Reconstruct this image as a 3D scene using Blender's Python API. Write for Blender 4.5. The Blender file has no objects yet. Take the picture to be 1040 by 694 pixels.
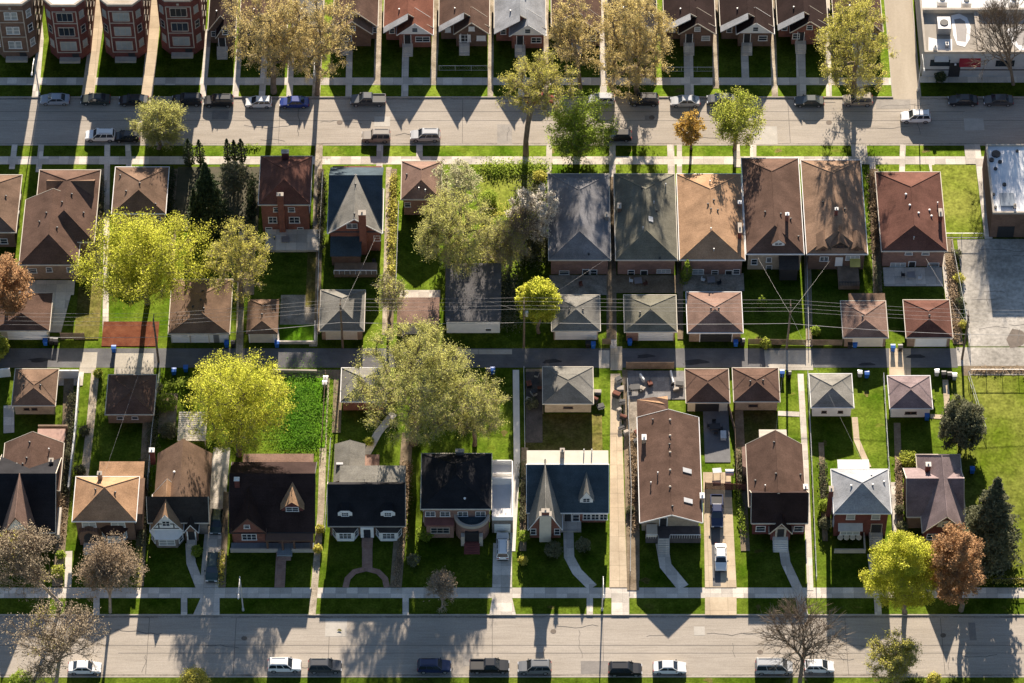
import bpy, math, random
import numpy as np
from mathutils import Vector

random.seed(7)
scene = bpy.context.scene
COL = scene.collection

# ---------------------------------------------------------------- camera (aerial, long lens, looking along +Y and down)
F_PX, W_PX, CX, CY = 3780.0, 1040.0, 520.0, 347.0
DEP = math.radians(52.0)
DIST = F_PX / 6.65
FW = np.array([0.0, math.cos(DEP), -math.sin(DEP)])
UP = np.array([0.0, math.sin(DEP), math.cos(DEP)])
CAM = -FW * DIST
cam_data = bpy.data.cameras.new("camera")
cam_data.sensor_width = 36.0
cam_data.lens = F_PX / W_PX * 36.0
cam_data.clip_start = 1.0
cam_data.clip_end = 6000.0
cam = bpy.data.objects.new("camera", cam_data)
COL.objects.link(cam)
cam.location = Vector(CAM)
cam.rotation_euler = (math.pi / 2 - DEP, 0, 0)
scene.camera = cam

# ---------------------------------------------------------------- sky, sun, exposure
SUN_EL, SUN_AZ = math.radians(20.5), math.radians(2.5)
world = bpy.data.worlds.new("World")
scene.world = world
world.use_nodes = True
wn = world.node_tree
sky = wn.nodes.new("ShaderNodeTexSky")
sky.sky_type = 'NISHITA'
sky.sun_disc = False
sky.sun_elevation = SUN_EL
sky.sun_rotation = SUN_AZ
sky.air_density = 0.85
sky.dust_density = 0.35
bg = wn.nodes["Background"]
bg.inputs[1].default_value = 0.052
wn.links.new(sky.outputs[0], bg.inputs[0])
sun_data = bpy.data.lights.new("sun", 'SUN')
sun_data.energy = 5.0
sun_data.angle = math.radians(0.5)
sun_data.color = (1.0, 0.87, 0.72)
sun = bpy.data.objects.new("sun", sun_data)
COL.objects.link(sun)
sv = Vector((-math.sin(SUN_AZ) * math.cos(SUN_EL), -math.cos(SUN_AZ) * math.cos(SUN_EL), -math.sin(SUN_EL)))
sun.rotation_euler = sv.to_track_quat('-Z', 'Y').to_euler()
sun.location = (20, 150, 120)
scene.view_settings.view_transform = 'Standard'
scene.view_settings.look = 'None'
scene.view_settings.exposure = 1.52
scene.view_settings.gamma = 1.0
scene.view_settings.use_curve_mapping = False


# ---------------------------------------------------------------- photo-measurement helpers (they return world positions)
def ray(px, py):
    return FW * F_PX + np.array([1.0, 0, 0]) * (px - CX) + UP * (CY - py)


def G(px, py, z=0.0):
    r = ray(px, py)
    t = (z - CAM[2]) / r[2]
    p = CAM + r * t
    return float(p[0]), float(p[1])


def onY(px, py, Y):
    r = ray(px, py)
    t = (Y - CAM[1]) / r[1]
    p = CAM + r * t
    return float(p[0]), float(p[2])


def S(x, y, z=0.0):
    d = float(np.dot(np.array([x, y, z]) - CAM, FW))
    return F_PX / d


# ---------------------------------------------------------------- materials
MATS = {}


def mat(key, rgb, rough=0.85, var=0.18, scale=0.6, fine=0.12, fscale=6.0, rgb2=None, slab=0.0, slabvar=0.12,
        metal=0.0, spec=0.3, bump=0.0, stretch=None, transl=0.0, island=0.0, streak=0.0, bricks=False, coat=0.0, gloss=0.0):
    if key in MATS:
        return MATS[key]
    m = bpy.data.materials.new(key)
    m.use_nodes = True
    nt = m.node_tree
    N, L = nt.nodes, nt.links
    b = N["Principled BSDF"]
    b.inputs["Roughness"].default_value = rough
    b.inputs["Metallic"].default_value = metal
    b.inputs["Specular IOR Level"].default_value = spec
    if coat:
        b.inputs["Coat Weight"].default_value = coat
        b.inputs["Coat Roughness"].default_value = 0.06
    geo = N.new("ShaderNodeNewGeometry")
    src = geo.outputs["Position"]
    if stretch:
        mp = N.new("ShaderNodeMapping")
        mp.inputs["Scale"].default_value = stretch
        L.new(src, mp.inputs["Vector"])
        vsrc = mp.outputs[0]
    else:
        vsrc = src

    def noise(sc, det, v):
        n = N.new("ShaderNodeTexNoise")
        n.inputs["Scale"].default_value = sc
        n.inputs["Detail"].default_value = det
        n.inputs["Roughness"].default_value = 0.6
        L.new(v, n.inputs["Vector"])
        return n.outputs["Fac"]

    def math_(op, a, bb, clamp=False):
        n = N.new("ShaderNodeMath")
        n.operation = op
        n.use_clamp = clamp
        for i, q in enumerate((a, bb)):
            if isinstance(q, (int, float)):
                n.inputs[i].default_value = q
            else:
                L.new(q, n.inputs[i])
        return n.outputs[0]

    big = noise(scale, 4.0, vsrc)
    ramp = N.new("ShaderNodeMapRange")
    ramp.inputs[1].default_value = 0.33
    ramp.inputs[2].default_value = 0.67
    L.new(big, ramp.inputs[0])
    mix = N.new("ShaderNodeMix")
    mix.data_type = 'RGBA'
    L.new(ramp.outputs[0], mix.inputs[0])
    c2 = rgb2 if rgb2 else tuple(min(1, c * (1 + var)) for c in rgb)
    c1 = rgb if rgb2 else tuple(c * (1 - var) for c in rgb)
    mix.inputs[6].default_value = (*c1, 1)
    mix.inputs[7].default_value = (*c2, 1)
    col = mix.outputs[2]
    fac = None
    if fine:
        f = noise(fscale, 3.0, src)
        fac = math_('ADD', math_('MULTIPLY', math_('SUBTRACT', f, 0.5), 2.6 * fine), 1.0)
    if streak:
        mp2 = N.new("ShaderNodeMapping")
        mp2.inputs["Scale"].default_value = (0.25, 4.0, 0.6)
        L.new(src, mp2.inputs["Vector"])
        f2 = noise(1.0, 4.0, mp2.outputs[0])
        g2 = math_('ADD', math_('MULTIPLY', math_('SUBTRACT', f2, 0.5), 2.4 * streak), 1.0)
        fac = g2 if fac is None else math_('MULTIPLY', fac, g2)
    if gloss:
        f3 = noise(0.9, 5.0, src)
        fac = math_('MULTIPLY', fac, math_('ADD', math_('MULTIPLY', math_('SUBTRACT', f3, 0.5), 1.5), 1.0))
    if slab:
        sx = N.new("ShaderNodeSeparateXYZ")
        L.new(src, sx.inputs[0])
        cb = N.new("ShaderNodeCombineXYZ")
        fr = []
        for i in range(2):
            d = math_('DIVIDE', sx.outputs[i], slab)
            L.new(math_('FLOOR', d, 0.0), cb.inputs[i])
            fr.append(math_('FRACT', d, 0.0))
        wnn = N.new("ShaderNodeTexWhiteNoise")
        wnn.noise_dimensions = '3D'
        L.new(cb.outputs[0], wnn.inputs["Vector"])
        g2 = math_('ADD', math_('MULTIPLY', math_('SUBTRACT', wnn.outputs["Value"], 0.5), 2 * slabvar), 1.0)
        for q in fr:
            jn = math_('GREATER_THAN', q, 0.035)
            g2 = math_('MULTIPLY', g2, math_('ADD', math_('MULTIPLY', jn, 0.22), 0.78))
        fac = g2 if fac is None else math_('MULTIPLY', fac, g2)
    if bricks:
        sx = N.new("ShaderNodeSeparateXYZ")
        L.new(src, sx.inputs[0])
        cb = N.new("ShaderNodeCombineXYZ")
        L.new(math_('ADD', sx.outputs[0], sx.outputs[1]), cb.inputs[0])
        L.new(sx.outputs[2], cb.inputs[1])
        bt = N.new("ShaderNodeTexBrick")
        L.new(cb.outputs[0], bt.inputs["Vector"])
        bt.inputs["Scale"].default_value = 1.0
        bt.inputs["Brick Width"].default_value = 0.42
        bt.inputs["Row Height"].default_value = 0.14
        bt.inputs["Mortar Size"].default_value = 0.018
        bt.inputs["Color1"].default_value = (0.85, 0.85, 0.85, 1)
        bt.inputs["Color2"].default_value = (1.15, 1.12, 1.1, 1)
        bt.inputs["Mortar"].default_value = (1.35, 1.35, 1.35, 1)
        mm = N.new("ShaderNodeMix")
        mm.data_type = 'RGBA'
        mm.blend_type = 'MULTIPLY'
        mm.inputs[0].default_value = 1.0
        L.new(col, mm.inputs[6])
        L.new(bt.outputs["Color"], mm.inputs[7])
        col = mm.outputs[2]
    if island:
        g2 = math_('ADD', math_('MULTIPLY', math_('SUBTRACT', geo.outputs["Random Per Island"], 0.5), 2 * island), 1.0)
        fac = g2 if fac is None else math_('MULTIPLY', fac, g2)
    if fac is not None:
        vm = N.new("ShaderNodeVectorMath")
        vm.operation = 'SCALE'
        L.new(col, vm.inputs[0])
        L.new(fac, vm.inputs[3])
        col = vm.outputs[0]
    L.new(col, b.inputs["Base Color"])
    if bump:
        bp = N.new("ShaderNodeBump")
        bp.inputs["Strength"].default_value = bump
        bp.inputs["Distance"].default_value = 0.08
        L.new(noise(fscale, 4.0, src), bp.inputs["Height"])
        L.new(bp.outputs[0], b.inputs["Normal"])
    if gloss:
        # forward sheen of grass blades: a dim diffuse base plus a broad coloured gloss
        sc = []
        for kk in (0.15, gloss):
            vq = N.new("ShaderNodeVectorMath")
            vq.operation = 'SCALE'
            L.new(col, vq.inputs[0])
            vq.inputs[3].default_value = kk
            sc.append(vq.outputs[0])
        L.new(sc[0], b.inputs["Base Color"])
        gl = N.new("ShaderNodeBsdfGlossy")
        gl.inputs["Roughness"].default_value = 0.56
        L.new(sc[1], gl.inputs["Color"])
        ad = N.new("ShaderNodeAddShader")
        L.new(b.outputs[0], ad.inputs[0])
        L.new(gl.outputs[0], ad.inputs[1])
        L.new(ad.outputs[0], N["Material Output"].inputs[0])
    if transl:
        tr = N.new("ShaderNodeBsdfTranslucent")
        L.new(col, tr.inputs["Color"])
        ms = N.new("ShaderNodeMixShader")
        ms.inputs[0].default_value = transl
        L.new(b.outputs[0], ms.inputs[1])
        L.new(tr.outputs[0], ms.inputs[2])
        L.new(ms.outputs[0], N["Material Output"].inputs[0])
    MATS[key] = m
    return m


def roofm(key, rgb, rgb2=None, var=0.12):
    return mat(key, rgb, rough=0.95, var=var * 1.9, scale=0.38, fine=0.42, fscale=6.5, rgb2=rgb2, streak=0.16, spec=0.06, bump=0.08)


def brickm(key, rgb):
    return mat(key, rgb, rough=0.9, var=0.16, scale=0.8, fine=0.16, fscale=9.0, bricks=True, spec=0.15)


M = dict(
    ground=mat("far_ground", (0.10, 0.10, 0.07), var=0.3, scale=0.05),
    grass=mat("lawn_grass", (0.050, 0.095, 0.006), rgb2=(0.130, 0.175, 0.022), scale=0.22, fine=0.65, fscale=3.2, rough=0.95, spec=0.0, gloss=0.50, bump=0.7),
    lush=mat("lush_grass", (0.06, 0.16, 0.008), rgb2=(0.12, 0.23, 0.016), scale=0.3, fine=0.65, fscale=3.0, rough=0.95, spec=0.0, gloss=0.50, bump=0.7),
    dry=mat("dry_grass", (0.10, 0.105, 0.022), rgb2=(0.16, 0.135, 0.05), scale=0.4, fine=0.65, fscale=3.0, rough=0.95, spec=0.0, gloss=0.50, bump=0.4),
    field=mat("field_grass", (0.085, 0.125, 0.010), rgb2=(0.165, 0.180, 0.038), scale=0.12, fine=0.65, fscale=2.4, rough=0.95, spec=0.0, gloss=0.50, bump=0.4),
    dirt=mat("yard_dirt", (0.17, 0.13, 0.085), rgb2=(0.27, 0.215, 0.15), scale=0.5, fine=0.3, fscale=4.0, rough=1.0, spec=0.05),
    mulch=mat("red_mulch", (0.13, 0.04, 0.022), rgb2=(0.21, 0.08, 0.042), scale=0.7, fine=0.35, fscale=5.0, rough=1.0, spec=0.05),
    street=mat("street_asphalt", (0.345, 0.305, 0.255), rgb2=(0.415, 0.37, 0.315), scale=0.35, fine=0.2, fscale=6.0, rough=0.95, spec=0.1, streak=0.22, stretch=(0.15, 1.0, 1)),
    alley=mat("alley_asphalt", (0.10, 0.10, 0.105), rgb2=(0.15, 0.148, 0.15), scale=0.35, fine=0.15, fscale=4.0, rough=0.9, spec=0.2, streak=0.18),
    conc=mat("pavement_concrete", (0.50, 0.455, 0.395), rgb2=(0.63, 0.575, 0.50), scale=0.5, fine=0.22, fscale=6.0, rough=0.95, spec=0.1, slab=1.6, slabvar=0.22),
    tan=mat("tan_concrete", (0.46, 0.37, 0.26), rgb2=(0.56, 0.46, 0.33), scale=0.5, fine=0.14, fscale=5.0, rough=0.95, spec=0.1, slab=2.6, slabvar=0.09),
    white=mat("pale_concrete", (0.62, 0.59, 0.54), rgb2=(0.72, 0.69, 0.63), scale=0.5, fine=0.10, fscale=5.0, rough=0.9, spec=0.1),
    oldconc=mat("worn_concrete", (0.38, 0.34, 0.28), rgb2=(0.52, 0.48, 0.41), scale=0.22, fine=0.18, fscale=3.0, rough=0.95, spec=0.1, slab=5.2, slabvar=0.06),
    gang=mat("worn_gangway", (0.26, 0.215, 0.155), rgb2=(0.52, 0.45, 0.35), scale=0.45, fine=0.5, fscale=4.0, rough=1.0, spec=0.05),
    gravel=mat("yard_gravel", (0.20, 0.175, 0.14), rgb2=(0.36, 0.32, 0.265), scale=0.7, fine=0.5, fscale=5.0, rough=1.0, spec=0.05),
    lot=mat("cracked_lot_paving", (0.27, 0.25, 0.215), rgb2=(0.50, 0.465, 0.41), scale=0.16, fine=0.5, fscale=1.6, rough=0.95, spec=0.1),
    kerb=mat("kerb_concrete", (0.40, 0.36, 0.31), scale=0.4, var=0.12, fine=0.12),
    paver=mat("red_paver", (0.27, 0.16, 0.12), rgb2=(0.34, 0.22, 0.17), scale=1.0, fine=0.2, fscale=5.0, slab=0.6, slabvar=0.12),
    stain=mat("wet_stain", (0.16, 0.13, 0.105), var=0.2, scale=1.0, fine=0.2),
    tar=mat("tar_seam", (0.12, 0.11, 0.10), var=0.1, scale=2.0),
    # trim
    wtrim=mat("white_trim", (0.78, 0.77, 0.74), rough=0.6, var=0.05, scale=1.0, fine=0.04),
    cream=mat("cream_trim", (0.60, 0.54, 0.44), rough=0.7, var=0.06, scale=1.0, fine=0.05),
    btrim=mat("brown_trim", (0.12, 0.07, 0.05), rough=0.7, var=0.1, scale=1.0, fine=0.05),
    glass=mat("window_glass", (0.025, 0.032, 0.042), rough=0.08, var=0.3, scale=0.5, fine=0, spec=0.6),
    blind=mat("window_blind", (0.30, 0.32, 0.315), rough=0.5, var=0.1, scale=1.0, fine=0.1),
    stone=mat("pale_stone", (0.42, 0.37, 0.31), rough=0.9, var=0.1, scale=1.0, fine=0.1),
    metal=mat("grey_metal", (0.35, 0.35, 0.36), rough=0.45, var=0.1, scale=1.0, fine=0.05, metal=0.6),
    galv=mat("galvanised_steel", (0.55, 0.55, 0.54), rough=0.5, var=0.1, scale=1.0, fine=0.05, metal=0.4),
    dark=mat("dark_metal", (0.03, 0.03, 0.032), rough=0.5, var=0.1, scale=1.0, fine=0.05),
    wood=mat("weathered_wood", (0.21, 0.15, 0.105), rough=0.95, var=0.25, scale=0.8, fine=0.2, fscale=5),
    redwood=mat("stained_wood", (0.16, 0.06, 0.04), rough=0.9, var=0.2, scale=0.8, fine=0.2, fscale=5),
    polew=mat("pole_wood", (0.17, 0.125, 0.09), rough=0.95, var=0.2, scale=1.5, fine=0.2),
    bluebin=mat("blue_plastic", (0.02, 0.115, 0.42), rough=0.45, var=0.1, scale=2, fine=0.05),
    blackbin=mat("black_plastic", (0.02, 0.02, 0.022), rough=0.5, var=0.1, scale=2, fine=0.05),
    rubber=mat("tyre_rubber", (0.016, 0.016, 0.017), rough=0.85, var=0.1, scale=2, fine=0.05),
    alloy=mat("wheel_alloy", (0.45, 0.45, 0.46), rough=0.35, var=0.1, scale=2, fine=0.0, metal=0.7),
    lamp=mat("lamp_lens", (0.75, 0.76, 0.78), rough=0.15, var=0.05, scale=2, fine=0.0, spec=0.6),
    red=mat("red_lens", (0.35, 0.012, 0.012), rough=0.2, var=0.05, scale=2, fine=0.0, spec=0.6),
    bark=mat("tree_bark", (0.15, 0.115, 0.085), rgb2=(0.24, 0.19, 0.14), rough=1.0, scale=1.2, fine=0.2, spec=0.05),
    palebark=mat("pale_bark", (0.25, 0.20, 0.155), rgb2=(0.34, 0.28, 0.22), rough=1.0, scale=1.2, fine=0.2, spec=0.05),
)


# ---------------------------------------------------------------- mesh builder
class MB:
    def __init__(s):
        s.v, s.f, s.m = [], [], []

    def add(s, vs, fs, mi=0):
        o = len(s.v)
        s.v += [tuple(map(float, q)) for q in vs]
        s.f += [tuple(i + o for i in f) for f in fs]
        s.m += [mi] * len(fs)
        return s

    def box(s, x0, x1, y0, y1, z0, z1, mi=0):
        return s.add([(x0, y0, z0), (x1, y0, z0), (x1, y1, z0), (x0, y1, z0), (x0, y0, z1), (x1, y0, z1), (x1, y1, z1), (x0, y1, z1)],
                     [(0, 3, 2, 1), (4, 5, 6, 7), (0, 1, 5, 4), (1, 2, 6, 5), (2, 3, 7, 6), (3, 0, 4, 7)], mi)

    def prism(s, poly, a0, a1, axis='y', mi=0):
        """poly = list of (u, z); extruded along axis from a0 to a1"""
        n = len(poly)
        if axis == 'y':
            vs = [(u, a0, z) for u, z in poly] + [(u, a1, z) for u, z in poly]
        elif axis == 'x':
            vs = [(a0, u, z) for u, z in poly] + [(a1, u, z) for u, z in poly]
        else:
            vs = [(u, w, a0) for u, w in poly] + [(u, w, a1) for u, w in poly]
        fs = [tuple(range(n)), tuple(range(2 * n - 1, n - 1, -1))]
        fs += [(i, i + n, (i + 1) % n + n, (i + 1) % n) for i in range(n)]
        return s.add(vs, fs, mi)

    def shell(s, vs, fs, t, mi=0):
        """roof skin: faces given from above, thickened downwards by t"""
        n = len(vs)
        allv = list(vs) + [(x, y, z - t) for x, y, z in vs]
        out = [tuple(f) for f in fs] + [tuple(i + n for i in reversed(f)) for f in fs]
        edges = {}
        for f in fs:
            for i in range(len(f)):
                edges[(f[i], f[(i + 1) % len(f)])] = 1
        for a, b in edges:
            if (b, a) not in edges:
                out.append((b, a, a + n, b + n))
        return s.add(allv, out, mi)

    def tube(s, pts, rs, n=6, mi=0, cap=True):
        rings = []
        vs = []
        for i, p in enumerate(pts):
            p = Vector(p)
            a = Vector(pts[max(0, i - 1)])
            b = Vector(pts[min(len(pts) - 1, i + 1)])
            d = (b - a)
            if d.length < 1e-9:
                d = Vector((0, 0, 1))
            d.normalize()
            u = d.orthogonal().normalized() if abs(d.z) < 0.99 else Vector((1, 0, 0))
            w = d.cross(u)
            r = rs[i] if isinstance(rs, (list, tuple)) else rs
            ring = []
            for k in range(n):
                q = p + u * (math.cos(2 * math.pi * k / n) * r) + w * (math.sin(2 * math.pi * k / n) * r)
                ring.append(len(vs))
                vs.append(tuple(q))
            rings.append(ring)
        fs = []
        for A, B in zip(rings, rings[1:]):
            fs += [(A[k], A[(k + 1) % n], B[(k + 1) % n], B[k]) for k in range(n)]
        if cap:
            fs += [tuple(reversed(rings[0])), tuple(rings[-1])]
        return s.add(vs, fs, mi)

    def mesh(s, name, mats):
        me = bpy.data.meshes.new(name)
        me.from_pydata(s.v, [], s.f)
        mats = mats if isinstance(mats, (list, tuple)) else [mats]
        for m in mats:
            me.materials.append(m)
        if len(mats) > 1:
            me.polygons.foreach_set("material_index", s.m)
        me.update()
        return me


def link(name, me, parent=None, loc=(0, 0, 0), rotz=0.0):
    o = bpy.data.objects.new(name, me)
    COL.objects.link(o)
    o.location = loc
    o.rotation_euler = (0, 0, rotz)
    if parent is not None:
        o.parent = parent
    return o


def tag(o, label=None, cat=None, group=None, kind=None):
    if label:
        o["label"] = label
    if cat:
        o["category"] = cat
    if group:
        o["group"] = group
    if kind:
        o["kind"] = kind
    return o


def thing(name, label, cat, loc, rotz=0.0, group=None):
    return tag(link(name, None, None, loc, rotz), label, cat, group)


def struct(name, mb, m):
    o = link(name, mb.mesh(name, m))
    o["kind"] = "structure"
    return o


# ---------------------------------------------------------------- ground, streets, pavements
def Yof(py, z=0.0):
    return G(520, py, z)[1]


XL, XR = -190.0, 190.0
Y1, Y2, Y3, Y4 = Yof(99), Yof(147), Yof(625), Yof(687)
SX0, SX1 = G(904, 60)[0], G(931, 60)[0]
b_ = MB()
b_.add([(-2500, -2500, -0.16), (2500, -2500, -0.16), (2500, 2500, -0.16), (-2500, 2500, -0.16)], [(0, 1, 2, 3)])
struct("ground", b_, M['ground'])


def slab(name, x0, x1, y0, y1, z, m):
    q = MB()
    q.add([(x0, y0, z), (x1, y0, z), (x1, y1, z), (x0, y1, z)], [(0, 1, 2, 3)])
    return struct(name, q, m)


slab("road", -600, 600, Y2 - 0.05, Y1 + 0.05, -0.125, M['street'])
slab("road", -600, 600, Y4 - 0.05, Y3 + 0.05, -0.125, M['street'])
slab("road", SX0 - 0.05, SX1 + 0.05, Y1 - 0.3, 400, -0.120, mat("side_street_concrete", (0.38, 0.325, 0.25), rgb2=(0.46, 0.40, 0.315), scale=0.4, fine=0.12, fscale=4.0, rough=0.95, streak=0.0, stretch=(1.0, 0.15, 1)))


def block(name, x0, x1, y0, y1):
    q = MB()
    q.box(x0, x1, y0, y1, -0.5, 0.0)
    return struct(name, q, M['grass'])


KW = 0.18
block("lawn", -600, SX0 - KW, Y1 + KW, 400)
block("lawn", SX1 + KW, 600, Y1 + KW, 400)
block("lawn", -600, 600, Y3 + KW, Y2 - KW)
block("lawn", -600, 600, -400, Y4 - KW)


def kerb(x0, x1, y0, y1):
    q = MB()
    q.box(x0, x1, y0, y1, -0.5, 0.015)
    struct("kerb", q, M['kerb'])


kerb(-600, SX0, Y1, Y1 + KW)
kerb(SX1, 600, Y1, Y1 + KW)
kerb(-600, 600, Y2 - KW, Y2)
kerb(-600, 600, Y3, Y3 + KW)
kerb(-600, 600, Y4 - KW, Y4)
kerb(SX0 - KW, SX0, Y1 + KW, 400)
kerb(SX1, SX1 + KW, Y1 + KW, 400)

_pz = [0.012]


def patch(name, pts, m, world=False, z=None):
    """thin ground sheet from photo-measured corners"""
    if z is None:
        _pz[0] += 0.0007
        z = _pz[0]
    q = MB()
    w = [(p if world else G(*p)) for p in pts]
    area = sum(w[i][0] * w[(i + 1) % len(w)][1] - w[(i + 1) % len(w)][0] * w[i][1] for i in range(len(w)))
    if area < 0:
        w = w[::-1]
    q.add([(x, y, z) for x, y in w], [tuple(range(len(w)))])
    return struct(name, q, m)


def strip(name, pts, width, m, z=None):
    """path of constant width along photo-measured centre points"""
    w = [G(*p) for p in pts]
    L_, R_ = [], []
    for i, p in enumerate(w):
        a, b = w[max(0, i - 1)], w[min(len(w) - 1, i + 1)]
        dx, dy = b[0] - a[0], b[1] - a[1]
        l = math.hypot(dx, dy)
        nx, ny = -dy / l * width / 2, dx / l * width / 2
        L_.append((p[0] + nx, p[1] + ny))
        R_.append((p[0] - nx, p[1] - ny))
    if z is None:
        _pz[0] += 0.0007
        z = _pz[0]
    q = MB()
    n = len(w)
    q.add([(x, y, z) for x, y in L_ + R_], [(i, i + n, i + n + 1, i + 1) for i in range(n - 1)])
    for k, f in enumerate(q.f):
        a, b, c = [q.v[i] for i in f[:3]]
        if (b[0] - a[0]) * (c[1] - a[1]) - (b[1] - a[1]) * (c[0] - a[0]) < 0:
            q.f[k] = f[::-1]
    return struct(name, q, m)


def rect(name, x0, x1, y0, y1, m, z=None):
    """axis-aligned sheet: x measured at the near edge y1, y0 the far edge"""
    a, b = G(x0, y1), G(x1, y1)
    yf = G((x0 + x1) / 2, y0)[1]
    return patch(name, [(a[0], a[1]), (b[0], a[1]), (b[0], yf), (a[0], yf)], m, world=True, z=z)
# alley and sidewalks
AY0, AY1 = Yof(373.5), Yof(354)
slab("road", -600, G(972, 364)[0], AY0, AY1, 0.010, M['alley'])
slab("road", G(972, 364)[0], 600, AY0 + 0.3, AY1 + 0.2, 0.012, M['lot'])
slab("sidewalk", -600, SX0 - KW, Yof(86.5), Yof(79), 0.160 - 0.15, M['conc'])
slab("sidewalk", SX1 + KW, 600, Yof(84), Yof(77.5), 0.010, M['conc'])
slab("sidewalk", -600, 600, Yof(167), Yof(159), 0.010, M['conc'])
slab("sidewalk", -600, 600, Yof(607.5), Yof(597), 0.010, M['conc'])
slab("sidewalk", -600, 600, Yof(724), Yof(713), 0.010, M['conc'])

# paths from kerb to house fronts, top row
for pts, w, m in [
    ([(37.5, 0), (41, 40), (36, 98)], 1.1, 'conc'), ([(101, -40), (98, 30), (89, 98)], 2.0, 'tan'), ([(158, -40), (156, 30), (149, 98)], 1.9, 'tan'),
    ([(212, 30), (206, 98)], 1.0, 'conc'), ([(243, 50), (239, 98)], 1.0, 'conc'), ([(270, 40), (266, 98)], 1.0, 'conc'), ([(296, 48), (294, 98)], 1.0, 'conc'),
    ([(326, 0), (323, 60), (321, 98)], 1.3, 'gang'), ([(355, 50), (354, 98)], 1.0, 'conc'), ([(385, 0), (383, 86)], 1.1, 'gang'), ([(412, 50), (411, 98)], 1.1, 'conc'),
    ([(444, 0), (440, 86)], 1.1, 'gang'), ([(499, 0), (498, 98)], 0.9, 'gang'), ([(530, 48), (530, 98)], 1.2, 'conc'), ([(554, 0), (554, 98)], 1.1, 'gang'),
    ([(612, 0), (613, 98)], 1.1, 'conc'), ([(699, 50), (700, 98)], 1.5, 'conc'), ([(726, 0), (727, 90)], 1.0, 'gang'), ([(756, 48), (757, 79)], 1.2, 'conc'),
    ([(784, 0), (787, 98)], 1.0, 'gang'), ([(813, 48), (814, 98)], 1.5, 'conc'), ([(840, 0), (842, 98)], 0.9, 'conc'), ([(872, 45), (873, 98)], 1.3, 'conc'),
    # second row fronts
    ([(15, 147), (12, 172)], 0.9, 'conc'), ([(42, 147), (39, 175)], 0.9, 'conc'), ([(109, 147), (107, 350)], 0.9, 'conc'), ([(130, 147), (131, 170)], 0.9, 'conc'),
    ([(324, 147), (321, 250), (318, 352)], 1.2, 'gang'), ([(386, 147), (385, 178)], 1.0, 'conc'), ([(426, 147), (426, 166)], 1.0, 'conc'), ([(395, 170), (391, 340)], 0.9, 'gang'),
    ([(558, 147), (557, 178)], 0.9, 'conc'), ([(622, 147), (622, 250), (623, 354)], 1.0, 'conc'), ([(681, 147), (682, 178)], 1.1, 'conc'), ([(690, 147), (690, 290)], 0.8, 'conc'),
    ([(748, 147), (749, 170)], 1.0, 'conc'), ([(765, 147), (765, 160)], 1.0, 'conc'), ([(917, 147), (916, 177)], 0.9, 'conc'),
    ([(946, 167), (948, 177)], 0.9, 'conc'), ([(820, 250), (822, 352)], 1.0, 'gang'), ([(247, 168), (243, 365)], 1.1, 'gang'),
    ([(886, 165), (890, 300)], 0.9, 'conc'), ([(958, 255), (968, 345)], 0.9, 'conc'),
    # lower block back yards and gangways
    ([(97, 376), (92, 430), (84, 500)], 1.2, 'gang'), ([(332, 376), (329, 430), (326, 520), (317, 625)], 1.0, 'gang'),
    ([(524, 376), (525, 470), (520, 560)], 0.95, 'white'), ([(813, 380), (818, 470), (823, 600)], 0.9, 'conc'),
    ([(868, 424), (870, 447), (882, 475)], 0.9, 'tan'), ([(960, 386), (963, 425)], 0.9, 'tan'), ([(945, 423), (962, 424)], 0.8, 'tan'),
    ([(907, 490), (910, 560), (914, 600)], 0.9, 'conc'), ([(790, 420), (812, 421)], 0.9, 'conc'),
    ([(400, 420), (384, 440), (372, 462), (370, 478)], 1.2, 'conc'), ([(9, 412), (9, 440)], 1.6, 'conc'),
    # lower fronts
    ([(193, 552), (194, 572), (204, 598)], 1.35, 'conc'), ([(187, 607), (187, 625)], 0.9, 'conc'), ([(373, 546), (373, 578)], 1.5, 'paver'),
    ([(351, 597), (353, 588), (360, 581), (372, 578), (384, 581), (391, 588), (393, 597)], 0.9, 'paver'),
    ([(577, 532), (578, 566), (586, 581), (602, 597)], 1.5, 'conc'), ([(599, 607), (599, 625)], 0.9, 'conc'),
    ([(672, 552), (676, 575), (694, 597)], 1.8, 'conc'), ([(795, 552), (798, 572), (811, 600), (816, 625)], 1.4, 'conc'),
    ([(70, 560), (69, 597)], 1.0, 'conc'), ([(98, 607), (98, 625)], 0.9, 'conc'), ([(885, 563), (889, 597)], 1.2, 'conc'), ([(891, 607), (892, 625)], 1.0, 'conc'),
    ([(286, 556), (284, 597)], 1.5, 'paver'), ([(412, 607), (412, 625)], 0.9, 'conc'),
]:
    strip("path", pts, w, M[m])

# driveways and paved yards
patch("driveway", [(217, 455), (234, 455), (226, 550), (222, 597), (203, 597), (207, 550)], M['conc'])
patch("driveway", [(204, 607), (223, 607), (223, 625), (196, 625)], M['conc'])
patch("driveway", [(501, 552), (520, 552), (520, 597), (500, 597)], M['conc'])
patch("driveway", [(500, 607), (520, 607), (524, 625), (497, 625)], M['conc'])
patch("driveway", [(714, 480), (742, 480), (748, 597), (716, 597)], M['tan'])
patch("driveway", [(716, 607), (748, 607), (748, 625), (716, 625)], M['tan'])
patch("driveway", [(722, 528), (731, 528), (732, 596), (724, 596)], M['alley'])
patch("driveway", [(620, 380), (630, 380), (637, 597), (619, 597)], M['tan'])
patch("driveway", [(621, 607), (639, 607), (639, 625), (621, 625)], M['conc'])
patch("driveway", [(864, 147), (880, 147), (882, 167), (866, 167)], M['oldconc'])
patch("driveway", [(979, 147), (995, 147), (1008, 243), (1000, 243), (991, 167), (981, 167)], M['conc'])
patch("driveway", [(84, 358), (99, 358), (97, 379), (80, 379)], M['oldconc'], z=0.018)
patch("driveway", [(117, 359), (156, 359), (156, 380), (116, 380)], M['oldconc'], z=0.018)
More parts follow.
